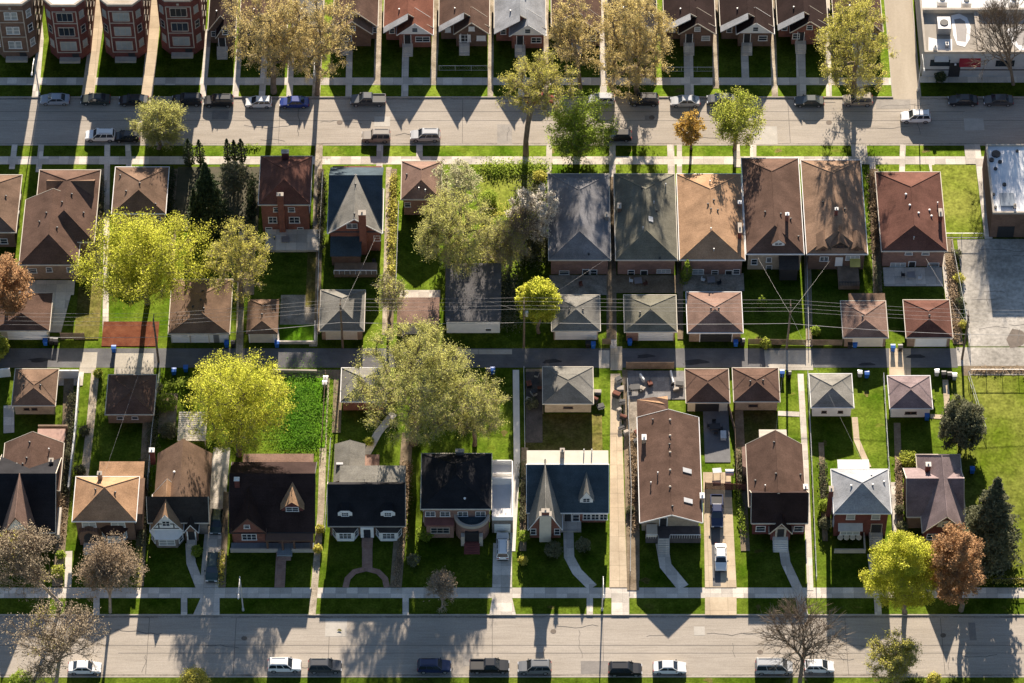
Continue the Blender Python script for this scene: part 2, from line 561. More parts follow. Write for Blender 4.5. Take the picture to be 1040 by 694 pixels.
patch("driveway", [(620, 352), (632, 352), (632, 376), (620, 376)], M['tan'], z=0.018)
patch("driveway", [(608, 356), (619, 356), (619, 374), (608, 374)], M['oldconc'], z=0.018)
patch("driveway", [(776, 356), (824, 356), (826, 376), (778, 376)], M['oldconc'], z=0.018)
patch("driveway", [(903, 354), (925, 354), (925, 382), (903, 382)], M['tan'], z=0.018)
patch("driveway", [(445, 355), (520, 355), (520, 360), (445, 360)], M['oldconc'], z=0.018)
patch("parking_lot", [(972, 243), (1090, 243), (1110, 352), (984, 352)], M['lot'], z=0.016)
patch("puddle_stain", [(1022, 345), (1028, 334), (1038, 336), (1046, 345), (1036, 352), (1026, 354)], M['stain'], z=0.022)
# yards
rect("yard", 103, 160, 327, 352, M['mulch'])
rect("yard", 284, 321, 300, 330, M['gravel'])
rect("lawn", 282, 320, 330, 347, M['lush'])
rect("yard", 310, 324, 245, 312, M['dry'])
rect("lawn", 487, 556, 168, 262, M['field'])
rect("yard", 406, 447, 295, 303, M['conc'])
rect("yard", 558, 620, 280, 300, M['gravel'])
rect("yard", 626, 688, 280, 298, M['dirt'])
rect("yard", 692, 756, 278, 296, M['gravel'])
rect("patio", 898, 958, 272, 291, M['conc'])
rect("yard", 275, 345, 376, 385, M['dirt'])
rect("yard", 337, 346, 380, 440, M['dirt'])
rect("lawn", 284, 330, 384, 455, M['lush'])
rect("patio", 370, 385, 462, 480, M['paver'])
rect("patio", 38, 68, 432, 455, M['paver'])
rect("yard", 534, 612, 421, 458, M['dry'])
rect("yard", 534, 552, 375, 421, M['dirt'])
rect("yard", 637, 649, 376, 600, M['dirt'])
rect("patio", 716, 742, 410, 470, mat("dark_patio", (0.16, 0.16, 0.165), var=0.15, scale=0.6))
rect("yard", 746, 790, 418, 455, M['dry'])
rect("patio", 638, 696, 377, 406, mat("dark_slab_yard", (0.17, 0.165, 0.165), rgb2=(.24, .23, .225), scale=.5, fine=.35, slab=1.1, slabvar=.12))
rect("yard", 640, 658, 406, 440, M['gravel'])
rect("lawn", 984, 1120, 380, 592, M['field'])
rect("lawn", 953, 998, 168, 241, M['field'])
rect("yard", 968, 978, 243, 350, M['dirt'])
rect("yard", 978, 1110, 372, 382, M['dirt'])
rect("yard", 55, 84, 378, 392, M['conc'])
rect("yard", 12, 75, 285, 300, M['conc'])
rect("yard", 160, 178, 400, 440, M['dirt'])
patch("yard", [(38, 290), (76, 285), (62, 338), (46, 338)], M['conc'])
for pts, w in (([(70, 385), (66, 500), (58, 596)], 1.5), ([(152, 385), (147, 480), (141, 596)], 1.4), ([(414, 440), (408, 520), (402, 597)], 1.7), ([(533, 455), (531, 560)], 1.0), ([(646, 440), (646, 590)], 1.0),
               ([(750, 410), (754, 500), (757, 560)], 1.3), ([(834, 450), (838, 550)], .8), ([(911, 430), (915, 560)], 1.0), ([(102, 172), (96, 340)], 1.2), ([(178, 172), (172, 280)], 1.4), ([(257, 172), (252, 300)], 1.8),
               ([(326, 172), (322, 340)], .9), ([(400, 172), (396, 340)], 1.0), ([(888, 172), (893, 345)], 1.3), ([(690, 180), (691, 345)], .9), ([(230, 500), (226, 597)], .9), ([(819, 180), (822, 345)], .8), ([(621, 180), (621, 345)], 1.5)):
    strip("yard", pts, w, M['dirt'])
rect("yard", 534, 551, 378, 450, mat("burnt_dirt", (.05, .045, .042), rgb2=(.10, .085, .075), scale=.6, fine=.4))
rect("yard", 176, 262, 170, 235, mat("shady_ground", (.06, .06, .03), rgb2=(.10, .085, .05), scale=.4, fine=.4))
rect("yard", 75, 100, 292, 345, M['dry'])
# worn seams and stains on the roads
for y0, xs in ((122, (0, 1040)), (113, (0, 900)), (655, (0, 1040)), (663, (200, 1040))):
    a, b = G(xs[0] - 80, y0), G(xs[1] + 80, y0)
    slab("road_seam", a[0], b[0], a[1] - 0.035, a[1] + 0.035, -0.118, M['tar'])
for i, (px, y0, y1) in enumerate(((612, 626, 686), (152, 626, 686), (335, 626, 686), (500, 626, 686), (858, 626, 686), (955, 626, 686), (240, 626, 686), (700, 100, 147), (470, 100, 147), (800, 100, 147), (285, 100, 147))):
    a, b = G(px, y0), G(px, y1)
    slab("road_seam", a[0] - 0.035, a[0] + 0.035, b[1], a[1], -0.116, M['tar'])
for px, py, rx, ry in ((705, 368, 13, 3), (560, 367, 9, 2.5), (930, 362, 9, 2.5), (230, 368, 10, 2), (40, 366, 12, 2), (880, 370, 8, 2), (400, 368, 10, 2), (655, 362, 9, 2)):
    patch("road_stain", [(px + rx * math.cos(a) * (1 + 0.3 * math.sin(3 * a + px)), py + ry * math.sin(a) * (1 + 0.3 * math.cos(2 * a + px))) for a in [i * math.pi / 7 for i in range(14)]],
          mat("alley_oil", (0.035, 0.035, 0.037), var=0.3, rough=0.6), z=0.020)

rk = random.Random(31)
for k in range(46):                      # tar-sealed cracks wandering over the streets and the paved lot
    if k < 22:
        px, py, hor = rk.uniform(20, 1020), rk.uniform(632, 682), rk.random() < .55
    elif k < 38:
        px, py, hor = rk.uniform(20, 1020), rk.uniform(104, 142), rk.random() < .55
    else:
        px, py, hor = rk.uniform(985, 1036), rk.uniform(250, 335), rk.random() < .5
    n, pts = rk.randint(5, 11), []
    for i in range(n):
        pts.append((px, py))
        if hor:
            px += rk.uniform(3, 8)
            py += rk.uniform(-1.6, 1.6)
        else:
            py += rk.uniform(2, 5)
            px += rk.uniform(-1.8, 1.8)
    lo, hi = (629, 684) if k < 22 else ((101, 145) if k < 38 else (246, 350))
    pts = [q for q in pts if lo < q[1] < hi]
    if len(pts) > 2:
        strip("road_crack", pts, rk.uniform(.05, .10), M['tar'], z=(-.112 if k < 38 else .021) + k * .00007)
pm = [mat("road_patch_dark", (.23, .21, .19), var=.12, fine=.2), mat("road_patch_pale", (.44, .41, .36), var=.08, fine=.15), mat("road_patch_mid", (.29, .265, .235), var=.12, fine=.2)]
for k, (x0, x1, y0, y1) in enumerate(((60, 78, 640, 652), (330, 352, 628, 646), (470, 480, 664, 676), (590, 622, 671, 684), (705, 716, 636, 645), (880, 905, 660, 684), (985, 992, 632, 650), (380, 396, 118, 128), (505, 520, 126, 146), (655, 664, 117, 122), (765, 790, 128, 146), (890, 925, 101, 110), (215, 232, 112, 121), (980, 1000, 120, 132))):
    rect("road_patch", x0, x1, y0, y1, pm[k % 3], z=-.1145 + k * .00005)
for k, (px, py) in enumerate(((248, 648), (562, 641), (772, 662), (958, 645), (345, 124), (590, 126), (842, 124), (662, 119))):
    patch("manhole_cover", [(px + 3.0 * math.cos(a), py + 2.3 * math.sin(a)) for a in [i * math.pi / 7 for i in range(14)]], M['stain'], z=-.108)
# leaf litter, worn and bare spots in the lawns
dm = [M["dry"], M["field"]]
spots_ = [(rk.uniform(430, 470) if False else x, y) for x, y in ((880, 400), (893, 432), (838, 450), (855, 462), (873, 500), (1010, 410), (1030, 450), (1002, 470), (1022, 510), (1034, 560), (1012, 575), (1000, 430), (975, 190), (968, 225), (985, 210), (805, 400), (800, 450), (812, 560), (770, 560), (650, 560), (656, 590), (340, 152), (390, 153), (470, 153), (560, 153), (640, 153), (790, 153), (850, 153), (940, 153), (520, 190), (498, 225), (540, 200), (515, 245), (508, 400), (512, 440), (500, 455), (300, 338), (312, 285), (240, 560), (130, 450), (120, 490), (310, 560), (345, 640), (660, 616), (560, 617), (870, 617), (770, 617), (1020, 617), (60, 470), (66, 395), (430, 690), (560, 691), (720, 691), (250, 691), (890, 691), (440, 84), (690, 92), (480, 92), (720, 285), (830, 340), (770, 345), (908, 335), (470, 440), (490, 400))]
for k, (px, py) in enumerate(spots_):
    rx, ry, ph = rk.uniform(2, 6), rk.uniform(1.2, 3), rk.uniform(0, 6)
    patch("worn_spot", [(px + rx * math.cos(a) * (1 + .35 * math.sin(3 * a + ph) + .15 * math.sin(7 * a)), py + ry * math.sin(a) * (1 + .3 * math.cos(2 * a + ph))) for a in [i * math.pi / 9 for i in range(18)]], dm[k % 2], z=.0045 + k * .00004)

gp = mat("gutter_pan_grit", (.20, .175, .145), rgb2=(.36, .325, .28), scale=.9, fine=.5, fscale=4.0, rough=1.0, spec=.05, stretch=(.25, 1.0, 1))
for x0, x1, y0, y1 in ((-600, SX0, Y1 - .42, Y1 + .02), (SX1, 600, Y1 - .42, Y1 + .02), (-600, 600, Y2 - .02, Y2 + .42), (-600, 600, Y3 - .42, Y3 + .02), (-600, 600, Y4 - .02, Y4 + .42)):
    slab("road_gutter", x0, x1, y0, y1, -.1142, gp)
# ---------------------------------------------------------------- building kit
WIN_CACHE = {}


def win_meshes(w, h, frame, glass, cols, rows):
    k = (round(w, 2), round(h, 2), frame.name, glass.name, cols, rows)
    if k not in WIN_CACHE:
        f = MB()
        t = 0.09
        f.box(-w / 2 - t, -w / 2, -0.07, 0.02, -h / 2, h / 2)
        f.box(w / 2, w / 2 + t, -0.07, 0.02, -h / 2, h / 2)
        f.box(-w / 2 - t, w / 2 + t, -0.068, 0.02, h / 2, h / 2 + t)
        f.box(-w / 2 - t - 0.05, w / 2 + t + 0.05, -0.13, 0.02, -h / 2 - t, -h / 2)
        for i in range(1, cols):
            x = -w / 2 + w * i / cols
            f.box(x - 0.035, x + 0.035, -0.06, 0.01, -h / 2, h / 2)
        for i in range(1, rows):
            z = -h / 2 + h * i / rows
            f.box(-w / 2, w / 2, -0.056, 0.008, z - 0.03, z + 0.03)
        p = MB()
        p.box(-w / 2, w / 2, -0.03, 0.0, -h / 2, h / 2)
        WIN_CACHE[k] = (f.mesh("window", frame), p.mesh("pane", glass))
    return WIN_CACHE[k]


class Roof:
    def __init__(s, o, rect, ze, h, axis, hn, hf):
        s.o, s.rect, s.ze, s.h, s.axis, s.hn, s.hf = o, rect, ze, h, axis, hn, hf

    def z(s, x, y):
        x0, x1, y0, y1 = s.rect
        if s.axis == 'y':
            d = min(x - x0, x1 - x) / ((x1 - x0) / 2)
            e0, e1 = y - y0, y1 - y
        else:
            d = min(y - y0, y1 - y) / ((y1 - y0) / 2)
            e0, e1 = x - x0, x1 - x
        if s.hn > 0:
            d = min(d, e0 / s.hn)
        if s.hf > 0:
            d = min(d, e1 / s.hf)
        return s.ze + s.h * max(0, min(1, d))

    def at(s, px, py):
        z = s.ze + s.h * 0.6
        for _ in range(14):
            x, y = G(px, py, z)
            z = 0.5 * z + 0.5 * s.z(x, y)
        return x, y, z


def roof_mesh(mb, rect, ze, h, axis, hn, hf, t=0.14, mi=0):
    x0, x1, y0, y1 = rect
    if axis == 'y':
        c = (x0 + x1) / 2
        a, b = (c, y0 + hn, ze + h), (c, y1 - hf, ze + h)
        vs = [(x0, y0, ze), (x1, y0, ze), (x1, y1, ze), (x0, y1, ze), a, b]
        if b[1] - a[1] < 0.02:
            vs = vs[:4] + [(c, (a[1] + b[1]) / 2, ze + h)]
            fs = [(0, 1, 4), (1, 2, 4), (2, 3, 4), (3, 0, 4)]
        else:
            fs = [(1, 2, 5, 4), (3, 0, 4, 5)]
            if hn > 0:
                fs.append((0, 1, 4))
            if hf > 0:
                fs.append((2, 3, 5))
    else:
        c = (y0 + y1) / 2
        a, b = (x0 + hn, c, ze + h), (x1 - hf, c, ze + h)
        vs = [(x0, y0, ze), (x1, y0, ze), (x1, y1, ze), (x0, y1, ze), a, b]
        fs = [(0, 1, 5, 4), (2, 3, 4, 5)]
        if hn > 0:
            fs.append((3, 0, 4))
        if hf > 0:
            fs.append((1, 2, 5))
    mb.shell(vs, fs, t, mi)


class H:
    """one building: an Empty at its base that parents walls, roofs, windows and so on"""

    def __init__(s, name, label, cat, px, py, group=None):
        s.x, s.y = G(px, py)
        s.o = thing(name, label, cat, (s.x, s.y, 0), 0, group)
        s.rng = random.Random(hash((round(px), round(py))) & 0xffff)

    def part(s, name, mb, m, parent=None, label=None):
        mb.v = [(x - s.x, y - s.y, z) for x, y, z in mb.v]
        o = link(name, mb.mesh(name, m), parent or s.o)
        if label:
            o["label"] = label
        return o

    def eave(s, x0, x1, yn, yf, ze):
        a, b = G(x0, yn, ze), G(x1, yn, ze)
        return (a[0], b[0], a[1], G((x0 + x1) / 2, yf, ze)[1])

    def wall(s, r, z0, z1, m, name='wall', label=None):
        q = MB()
        q.box(r[0], r[1], r[2], r[3], z0, z1)
        return s.part(name, q, m, label=label)

    def gwall(s, r, ze, h, axis, ov, m, z0=-0.1, gn=True, gf=True, t=0.14, ovx=None):
        """walls under a gable or hip roof whose eave rectangle is r"""
        x0, x1, y0, y1 = r
        ovx = ov if ovx is None else ovx
        q = MB()
        if axis == 'y':
            X0, X1, Y0, Y1_ = x0 + ovx, x1 - ovx, y0 + ov, y1 - ov
            e = ze + h * ovx / ((x1 - x0) / 2) - t - 0.02
            if not (gn or gf):
                q.box(X0, X1, Y0, Y1_, z0, ze - 0.03)
            else:
                ga, gb = (Y0, Y1_)
                q.prism([(X0, z0), (X1, z0), (X1, e), ((X0 + X1) / 2, ze + h - t - 0.02), (X0, e)], ga if gn else ga + (y1 - y0) * .3, gb if gf else gb - (y1 - y0) * .3)
                if not gn or not gf:
                    q.box(X0 + .004, X1 - .004, Y0 + .004, Y1_ - .004, z0, ze - 0.03)
        else:
            X0, X1, Y0, Y1_ = x0 + ovx, x1 - ovx, y0 + ov, y1 - ov
            e = ze + h * ov / ((y1 - y0) / 2) - t - 0.02
            q.prism([(Y0, z0), (Y1_, z0), (Y1_, e), ((Y0 + Y1_) / 2, ze + h - t - 0.02), (Y0, e)], X0, X1, axis='x')
        s.part('wall', q, m)
        return X0, X1, Y0, Y1_

    def roof(s, r, ze, h, m, axis='y', hn=0.0, hf=0.0, trim=None, name='roof', parent=None, t=0.14):
        q = MB()
        roof_mesh(q, r, ze, h, axis, hn, hf, t)
        o = s.part(name, q, m, parent)
        if trim:
            g = MB()
            x0, x1, y0, y1 = r
            w = 0.11
            zt, zb = ze + 0.035, ze - 0.17
            if axis == 'y':
                g.box(x0 - w, x0 - 0.005, y0, y1, zb, zt)
                g.box(x1 + 0.005, x1 + w, y0, y1, zb, zt)
                c = (x0 + x1) / 2
                for yy, hh, sg in ((y0, hn, -1), (y1, hf, 1)):
                    if hh > 0:
                        g.box(x0 - w, x1 + w, yy + sg * 0.005 + (-w if sg < 0 else 0), yy + sg * 0.005 + (0 if sg < 0 else w), zb, zt + 0.002)
                    else:
                        for xa in (x0, x1):
                            g.add([(xa, yy, ze - 0.2), (c, yy, ze + h - 0.2), (c, yy, ze + h + 0.03), (xa, yy, ze + 0.03),
                                   (xa, yy + sg * 0.06, ze - 0.2), (c, yy + sg * 0.06, ze + h - 0.2), (c, yy + sg * 0.06, ze + h + 0.03), (xa, yy + sg * 0.06, ze + 0.03)],
                                  [(0, 1, 2, 3), (7, 6, 5, 4), (0, 4, 5, 1), (3, 2, 6, 7)])
            else:
                g.box(x0, x1, y0 - w, y0 - 0.005, zb, zt)
                g.box(x0, x1, y1 + 0.005, y1 + w, zb, zt)
                if hn > 0:
                    g.box(x0 - w, x0 - 0.005, y0, y1, zb, zt)
                if hf > 0:
                    g.box(x1 + 0.005, x1 + w, y0, y1, zb, zt)
            s.part('gutter', g, trim, o)
        if name == 'roof' and h > .9 and parent is None:
            x0, x1, y0, y1 = r
            c, d = (x0 + x1) / 2, (y0 + y1) / 2
            if axis == 'y':
                A, B = (c, y0 + hn, ze + h), (c, y1 - hf, ze + h)
                segs = [(A, B)] if B[1] - A[1] > .1 else []
                segs += [(A, (x0, y0, ze)), (A, (x1, y0, ze))] if hn > 0 else []
                segs += [(B, (x0, y1, ze)), (B, (x1, y1, ze))] if hf > 0 else []
            else:
                segs = [((x0 + hn, d, ze + h), (x1 - hf, d, ze + h))]
            q = MB()
            for a, e in segs:
                q.tube([(a[0], a[1], a[2] - .02), (e[0], e[1], e[2] - .02)], .085, 6)
            s.part('ridge_cap', q, m, o)
        return Roof(o, r, ze, h, axis, hn, hf)

    def win(s, px, py, Y, w=1.0, h=1.2, frame='wtrim', glass='glass', cols=1, rows=2, parent=None):
        """window on a wall facing the camera, centred where the photo shows it"""
        x, z = onY(px, py, Y)
        return s.winxyz(x, Y, z, w, h, frame, glass, cols, rows, 0.0, parent)

    def winxyz(s, x, y, z, w, h, frame='wtrim', glass='glass', cols=1, rows=2, rot=0.0, parent=None):
        f, p = win_meshes(w, h, M[frame], M[glass], cols, rows)
        o = link('window', f, parent or s.o, (x - s.x, y - s.y, z), rot)
        link('pane', p, o)
        return o

    def sidewins(s, X0, X1, Y0, Y1_, z=2.3, n=3, frame='wtrim', w=0.9, h=1.2):
        for i in range(n):
            y = Y0 + (Y1_ - Y0) * (i + 0.6) / (n + 0.2)
            s.winxyz(X0 - 0.004, y, z, w, h, frame, rot=-math.pi / 2)
            s.winxyz(X1 + 0.004, y, z, w, h, frame, rot=math.pi / 2)

    def door(s, px, py, Y, w=0.95, h=2.0, m='dark', frame='wtrim', z=None):
        x, zz = onY(px, py, Y)
        if z is not None:
            zz = z + h / 2
        q = MB()
        q.box(x - w / 2, x + w / 2, Y - 0.05, Y + 0.02, zz - h / 2, zz + h / 2)
        o = s.part('door', q, M[m])
        f = MB()
        f.box(x - w / 2 - 0.1, x - w / 2, Y - 0.08, Y + 0.02, zz - h / 2, zz + h / 2 + 0.1)
        f.box(x + w / 2, x + w / 2 + 0.1, Y - 0.08, Y + 0.02, zz - h / 2, zz + h / 2 + 0.1)
        f.box(x - w / 2, x + w / 2, Y - 0.078, Y + 0.02, zz + h / 2, zz + h / 2 + 0.1)
        s.part('door_frame', f, M[frame], o)
        return x, zz

    def chimney(s, rf, px, py, hh=1.1, w=0.6, d=0.6, m=None, cap='stone'):
        x, y, z = rf.at(px, py)
        return s.chimxyz(rf.o, x, y, z - 0.6, z + hh, w, d, m, cap)

    def chimxyz(s, parent, x, y, z0, z1, w=0.6, d=0.6, m=None, cap='stone'):
        q = MB()
        q.box(x - w / 2, x + w / 2, y - d / 2, y + d / 2, z0, z1)
        o = s.part('chimney', q, m or BR['red'], parent)
        c = MB()
        c.box(x - w / 2 - 0.06, x + w / 2 + 0.06, y - d / 2 - 0.06, y + d / 2 + 0.06, z1, z1 + 0.1)
        c.tube([(x, y, z1 + 0.1), (x, y, z1 + 0.38)], 0.13, 8)
        link_ = s.part('chimney', c, M[cap], parent)
        link_.name = 'chimney_cap'
        return o

    def vents(s, rf, pts, m='dark'):
        for px, py in pts:
            x, y, z = rf.at(px, py)
            q = MB()
            q.tube([(x, y, z - 0.1), (x, y, z + 0.16)], 0.10, 7)
            q.tube([(x, y, z + 0.16), (x, y, z + 0.22), (x, y, z + 0.27)], [0.19, 0.19, 0.06], 7)
            s.part('roof_vent', q, M[m], rf.o)

    def pipes(s, rf, pts):
        for px, py in pts:
            x, y, z = rf.at(px, py)
            q = MB()
            q.tube([(x, y, z - 0.1), (x, y, z + 0.5)], 0.08, 6)
            q.tube([(x, y, z + 0.5), (x, y, z + 0.62)], [0.14, 0.11], 6)
            s.part('flue_pipe', q, M['galv'], rf.o)

    def skylight(s, rf, px, py, w=0.7, d=1.0):
        x, y, z = rf.at(px, py)
        zl, zr = rf.z(x - w / 2, y), rf.z(x + w / 2, y)
        q = MB()
        q.add([(x - w / 2, y - d / 2, zl - .02), (x + w / 2, y - d / 2, zr - .02), (x + w / 2, y + d / 2, zr - .02), (x - w / 2, y + d / 2, zl - .02),
               (x - w / 2, y - d / 2, zl + .14), (x + w / 2, y - d / 2, zr + .14), (x + w / 2, y + d / 2, zr + .14), (x - w / 2, y + d / 2, zl + .14)],
              [(0, 3, 2, 1), (4, 5, 6, 7), (0, 1, 5, 4), (1, 2, 6, 5), (2, 3, 7, 6), (3, 0, 4, 7)])
        s.part('skylight', q, M['galv'], rf.o)

    def steps(s, x, y_wall, z_top, w=1.4, n=6, m='conc', dirn=-1, landing=0.9, rail=True):
        q = MB()
        q.box(x - w / 2, x + w / 2, y_wall - landing, y_wall + 0.01, -0.1, z_top)
        st = 0.29
        for i in range(1, n):
            zt = z_top * (1 - i / n)
            q.box(x - w / 2, x + w / 2, y_wall - landing - st * i, y_wall - landing - st * (i - 1), -0.1, zt)
        o = s.part('steps', q, M[m])
        if rail:
            for sx in (-1, 1):
                g = MB()
                xx = x + sx * (w / 2 - 0.06)
                a = (xx, y_wall - landing, z_top + 0.9)
                b = (xx, y_wall - landing - st * (n - 1), z_top / n + 0.9)
                g.tube([(xx, y_wall - 0.05, z_top + 0.9), a, b], 0.03, 5)
                for (p, zb) in ((a, z_top), (b, 0)):
                    g.tube([p, (p[0], p[1], zb)], 0.025, 5)
                s.part('handrail', g, M['metal'], o)
        return o

    def dormer(s, rf, px, py, w=1.5, hw=1.3, hg=0.8, roofm_=None, wallm_=None, frame='wtrim', depth=3.0, win=(0.8, 0.8)):
        """small gabled dormer; (px,py) is the foot of its front wall on the roof"""
        x, y, z = rf.at(px, py)
        q = MB()
        zt = z + hw
        q.prism([(x - w / 2, z - 0.3), (x + w / 2, z - 0.3), (x + w / 2, zt), (x, zt + hg - 0.1), (x - w / 2, zt)], y, y + depth)
        d = s.part('dormer', q, wallm_ or M['wtrim'], rf.o)
        r = MB()
        ov = 0.2
        sl = hg / (w / 2)
        roof_mesh(r, (x - w / 2 - ov, x + w / 2 + ov, y - 0.2, y + depth), zt - sl * ov + 0.06, hg + sl * ov, 'y', 0, 0, 0.1)
        o = s.part('dormer', r, roofm_, rf.o)
        o.name = 'dormer_roof'
        s.winxyz(x, y - 0.004, z + hw * 0.62, win[0], win[1], frame, 'glass', 2, 2, 0.0, rf.o)
        return x, y, zt


BR = dict(red=brickm("red_brick", (.20, .086, .064)), brown=brickm("brown_brick", (0.145, 0.092, 0.068)), tanb=brickm("tan_brick", (0.25, 0.175, 0.125)),
          pink=brickm("pinkish_brick", (0.235, 0.14, 0.11)), maroon=brickm("maroon_brick", (.13, .047, .04)), buff=brickm("buff_brick", (0.33, 0.265, 0.195)),
          grey=brickm("grey_brick", (0.19, 0.165, 0.145)))
RF = dict(tan=roofm("tan_shingle", (0.36, 0.22, 0.13)), brown=roofm("brown_shingle", (0.118, 0.073, 0.055)), red=roofm("red_shingle", (0.2, 0.085, 0.058)),
          dred=roofm("reddish_brown_shingle", (0.13, 0.062, 0.047)), olive=roofm("olive_grey_shingle", (0.155, 0.148, 0.115)), blue=roofm("blue_grey_shingle", (0.18, 0.178, 0.185)),
          navy=roofm("slate_blue_and_shade_shingle", (0.05, 0.07, 0.086)), black=roofm("black_and_shade_shingle", (0.021, 0.021, 0.024)), grey=roofm("grey_shingle", (0.175, 0.168, 0.15)),  # navy, black: also carry the shade of roof slopes turned from the sun
          pgrey=roofm("pale_grey_shingle", (0.31, 0.32, 0.335)), mtan=roofm("mid_tan_shingle", (.245, .16, .108)), slate=roofm("worn_dark_flat_roof", (.105, .102, .105)), dbrown=roofm("dark_brown_and_shade_shingle", (0.036, 0.023, 0.021)), plum=roofm("plum_brown_shingle", (.215, .165, .165)),  # dbrown: lowered to hold the shade of near slopes too
          pinkb=roofm("dusty_brown_shingle", (0.215, 0.14, 0.11)), tanbr=roofm("tan_brown_shingle", (0.168, 0.11, 0.077)), dgrey=roofm("dark_grey_and_shade_shingle", (0.042, 0.037, 0.034)),  # dgrey: a dark grey deepened for shaded near slopes
          tanpale=roofm("pale_tan_shingle", (0.36, 0.225, 0.135)), mgrey=roofm("dove_grey_shingle", (0.225, 0.215, 0.19)),
          tarwhite=mat("white_roof_coating", (0.80, 0.79, 0.78), rgb2=(0.66, 0.65, 0.64), rough=0.8, scale=0.3, fine=0.05),
          gravel=mat("gravel_roof", (0.40, 0.34, 0.27), rgb2=(0.52, 0.46, 0.38), rough=0.95, scale=0.25, fine=0.15),
          mem=mat("roof_membrane", (0.28, 0.25, 0.21), rgb2=(0.36, 0.325, 0.28), rough=0.9, scale=0.4, fine=0.08))
# ---------------------------------------------------------------- second row: bungalows seen from behind
def bungalow(label, x0, x1, yn, yf, ze, h, an, af, rf, br, by=None, cat='house', name='bungalow', trim='cream', wins=(), doors=(), sides=3, group='houses along the upper street', vents=(), pipes=(), chims=(), ov=0.35, wframe='wtrim'):
    b = H(name, label, cat, (x0 + x1) / 2, by or yn + ze * 4.0, group)
    r = b.eave(x0, x1, yn, yf, ze)
    xc = (x0 + x1) / 2
    hn = max(0.0, G(xc, an, ze + h)[1] - r[2]) if an else 0.0
    hf = max(0.0, r[3] - G(xc, af, ze + h)[1]) if af else 0.0
    if r[3] - hf < r[2] + hn:
        m = (r[3] + r[2]) / 2
        hn = m - r[2]
        hf = r[3] - m
    w = b.gwall(r, ze, h, 'y', ov, BR[br] if isinstance(br, str) else br, gn=not an, gf=not af)
    R = b.roof(r, ze, h, RF[rf], 'y', hn, hf, M[trim] if trim else None)
    for q in wins:
        b.win(q[0], q[1], w[2] - 0.004, *(q[2:4] if len(q) > 2 else (1.0, 1.1)), frame=wframe, glass=q[4] if len(q) > 4 else 'glass', cols=q[5] if len(q) > 5 else 1)
    for q in doors:
        b.door(q[0], q[1], w[2] - 0.004, m=q[2] if len(q) > 2 else 'dark')
    if sides:
        b.sidewins(*w, z=ze * 0.55, n=sides)
    b.vents(R, vents, 'dark')
    b.pipes(R, pipes)
    for q in chims:
        b.chimney(R, q[0], q[1], m=BR[br] if isinstance(br, str) else None)
    b.R, b.w, b.r = R, w, r
    return b


b = bungalow("orange brown roofed bungalow at the frame edge above the copper tree", -50, 16, 236, 178, 4.0, 1.8, 205, 190, 'tanbr', 'brown', 250, vents=((6, 200),), wins=((4, 245),))
b = bungalow("large brown two part hip roofed bungalow beside the copper tree", 19.5, 79, 269, 203, 4.0, 2.7, 238, None, 'brown', 'tanb', 286, wins=((50, 274, 0.8, 0.9), (71, 274, 0.8, 0.9), (33, 275, 1.2, 0.9)), trim='cream', vents=((40, 226), (58, 232), (47, 217)), sides=2)
r2 = b.eave(33, 95.5, 246, 173, 4.2)
b.gwall((r2[0], r2[1], r2[2], r2[3]), 4.2, 2.3, 'y', 0.35, BR['tanb'], gn=False, gf=False)
R2 = b.roof(r2, 4.2, 2.3, RF['brown'], 'y', 4.5, 4.0, M['cream'])
b.vents(R2, ((63, 206), (85, 217), (73, 198)))
r3 = b.eave(64, 96, 196, 182, 4.3)
b.roof((r3[0] - 2.5, r3[1], r3[2] - 1.2, r3[3]), 4.3, 1.9, RF['tanbr'], 'x', 0, 0, None)

b = bungalow("small brown hip roofed house just behind the bright yellow tree", 113.5, 168, 217, 170, 4.4, 2.2, 193, 184, 'tanbr', 'tanb', 235, wins=((119, 222, 0.8, 0.9), (142, 222, 0.8, 0.9), (160, 222, 0.8, 0.9)), trim='wtrim', vents=((122, 179), (142, 187), (128, 195), (158, 208)))
b = bungalow("two storey red brick house with dark red roof and tall rear chimney", 262.5, 315, 208, 159, 6.9, 2.6, 182, 172, 'dred', 'red', 240, name='brick_house',
             wins=((281, 213, 0.9, 0.9), (296, 213, 0.9, 0.9), (277, 223.5, 1.2, 1.3, 'glass', 2), (299, 223.5, 1.5, 1.3, 'glass', 2), (273, 233, 0.9, 0.8), (305, 233, 0.8, 0.8)), trim='cream', sides=3)
x, z = onY(287.5, 236, b.w[2])
b.chimxyz(b.R.o, x, b.w[2] - 0.32, -0.1, 9.3, 0.95, 0.62, BR['red'], 'stone')
b.chimney(b.R, 290, 161, 1.6, 1.1, 0.7, BR['maroon'])
b.wall((b.w[0] + 0.5, b.w[0] + 9, b.w[2] - 4.2, b.w[2] - 0.01), -0.1, 0.5, M['conc'], 'patio_slab')

# steep cross-gabled house; shade of the near slope painted into the main roof
b = H('brick_house', 'steep roofed brick house with triangular grey rear gable, chimney and shade-coloured main slope', 'house', 360, 262, 'houses along the upper street')
ze, h = 4.6, 3.5
r = b.eave(333, 388, 237.5, 162, ze)
Yr = G(361, 178, ze + h)[1]
Yn = r[2]
b.part('wall', MB().box(r[0] + .35, r[1] - .35, Yn + .4, 2 * Yr - Yn - 4, -0.1, ze - 0.05), BR['red'])
q = MB()
q.shell([(r[0], Yn + .35, ze), (r[1], Yn + .35, ze), (r[1], Yr, ze + h), (r[0], Yr, ze + h), (r[1], Yr + 4.6, ze), (r[0], Yr + 4.6, ze)], [(0, 1, 2, 3), (3, 2, 4, 5)], 0.14)
ro = b.part('roof', q, RF['navy'])
b.part('wall', MB().prism([(Yn + .6, -0.1), (Yr + 4.2, -0.1), (Yr + 4.2, ze), (Yr, ze + h - .25), (Yn + .6, ze)], r[0] + .3, r[1] - .3, 'x'), BR['red'])
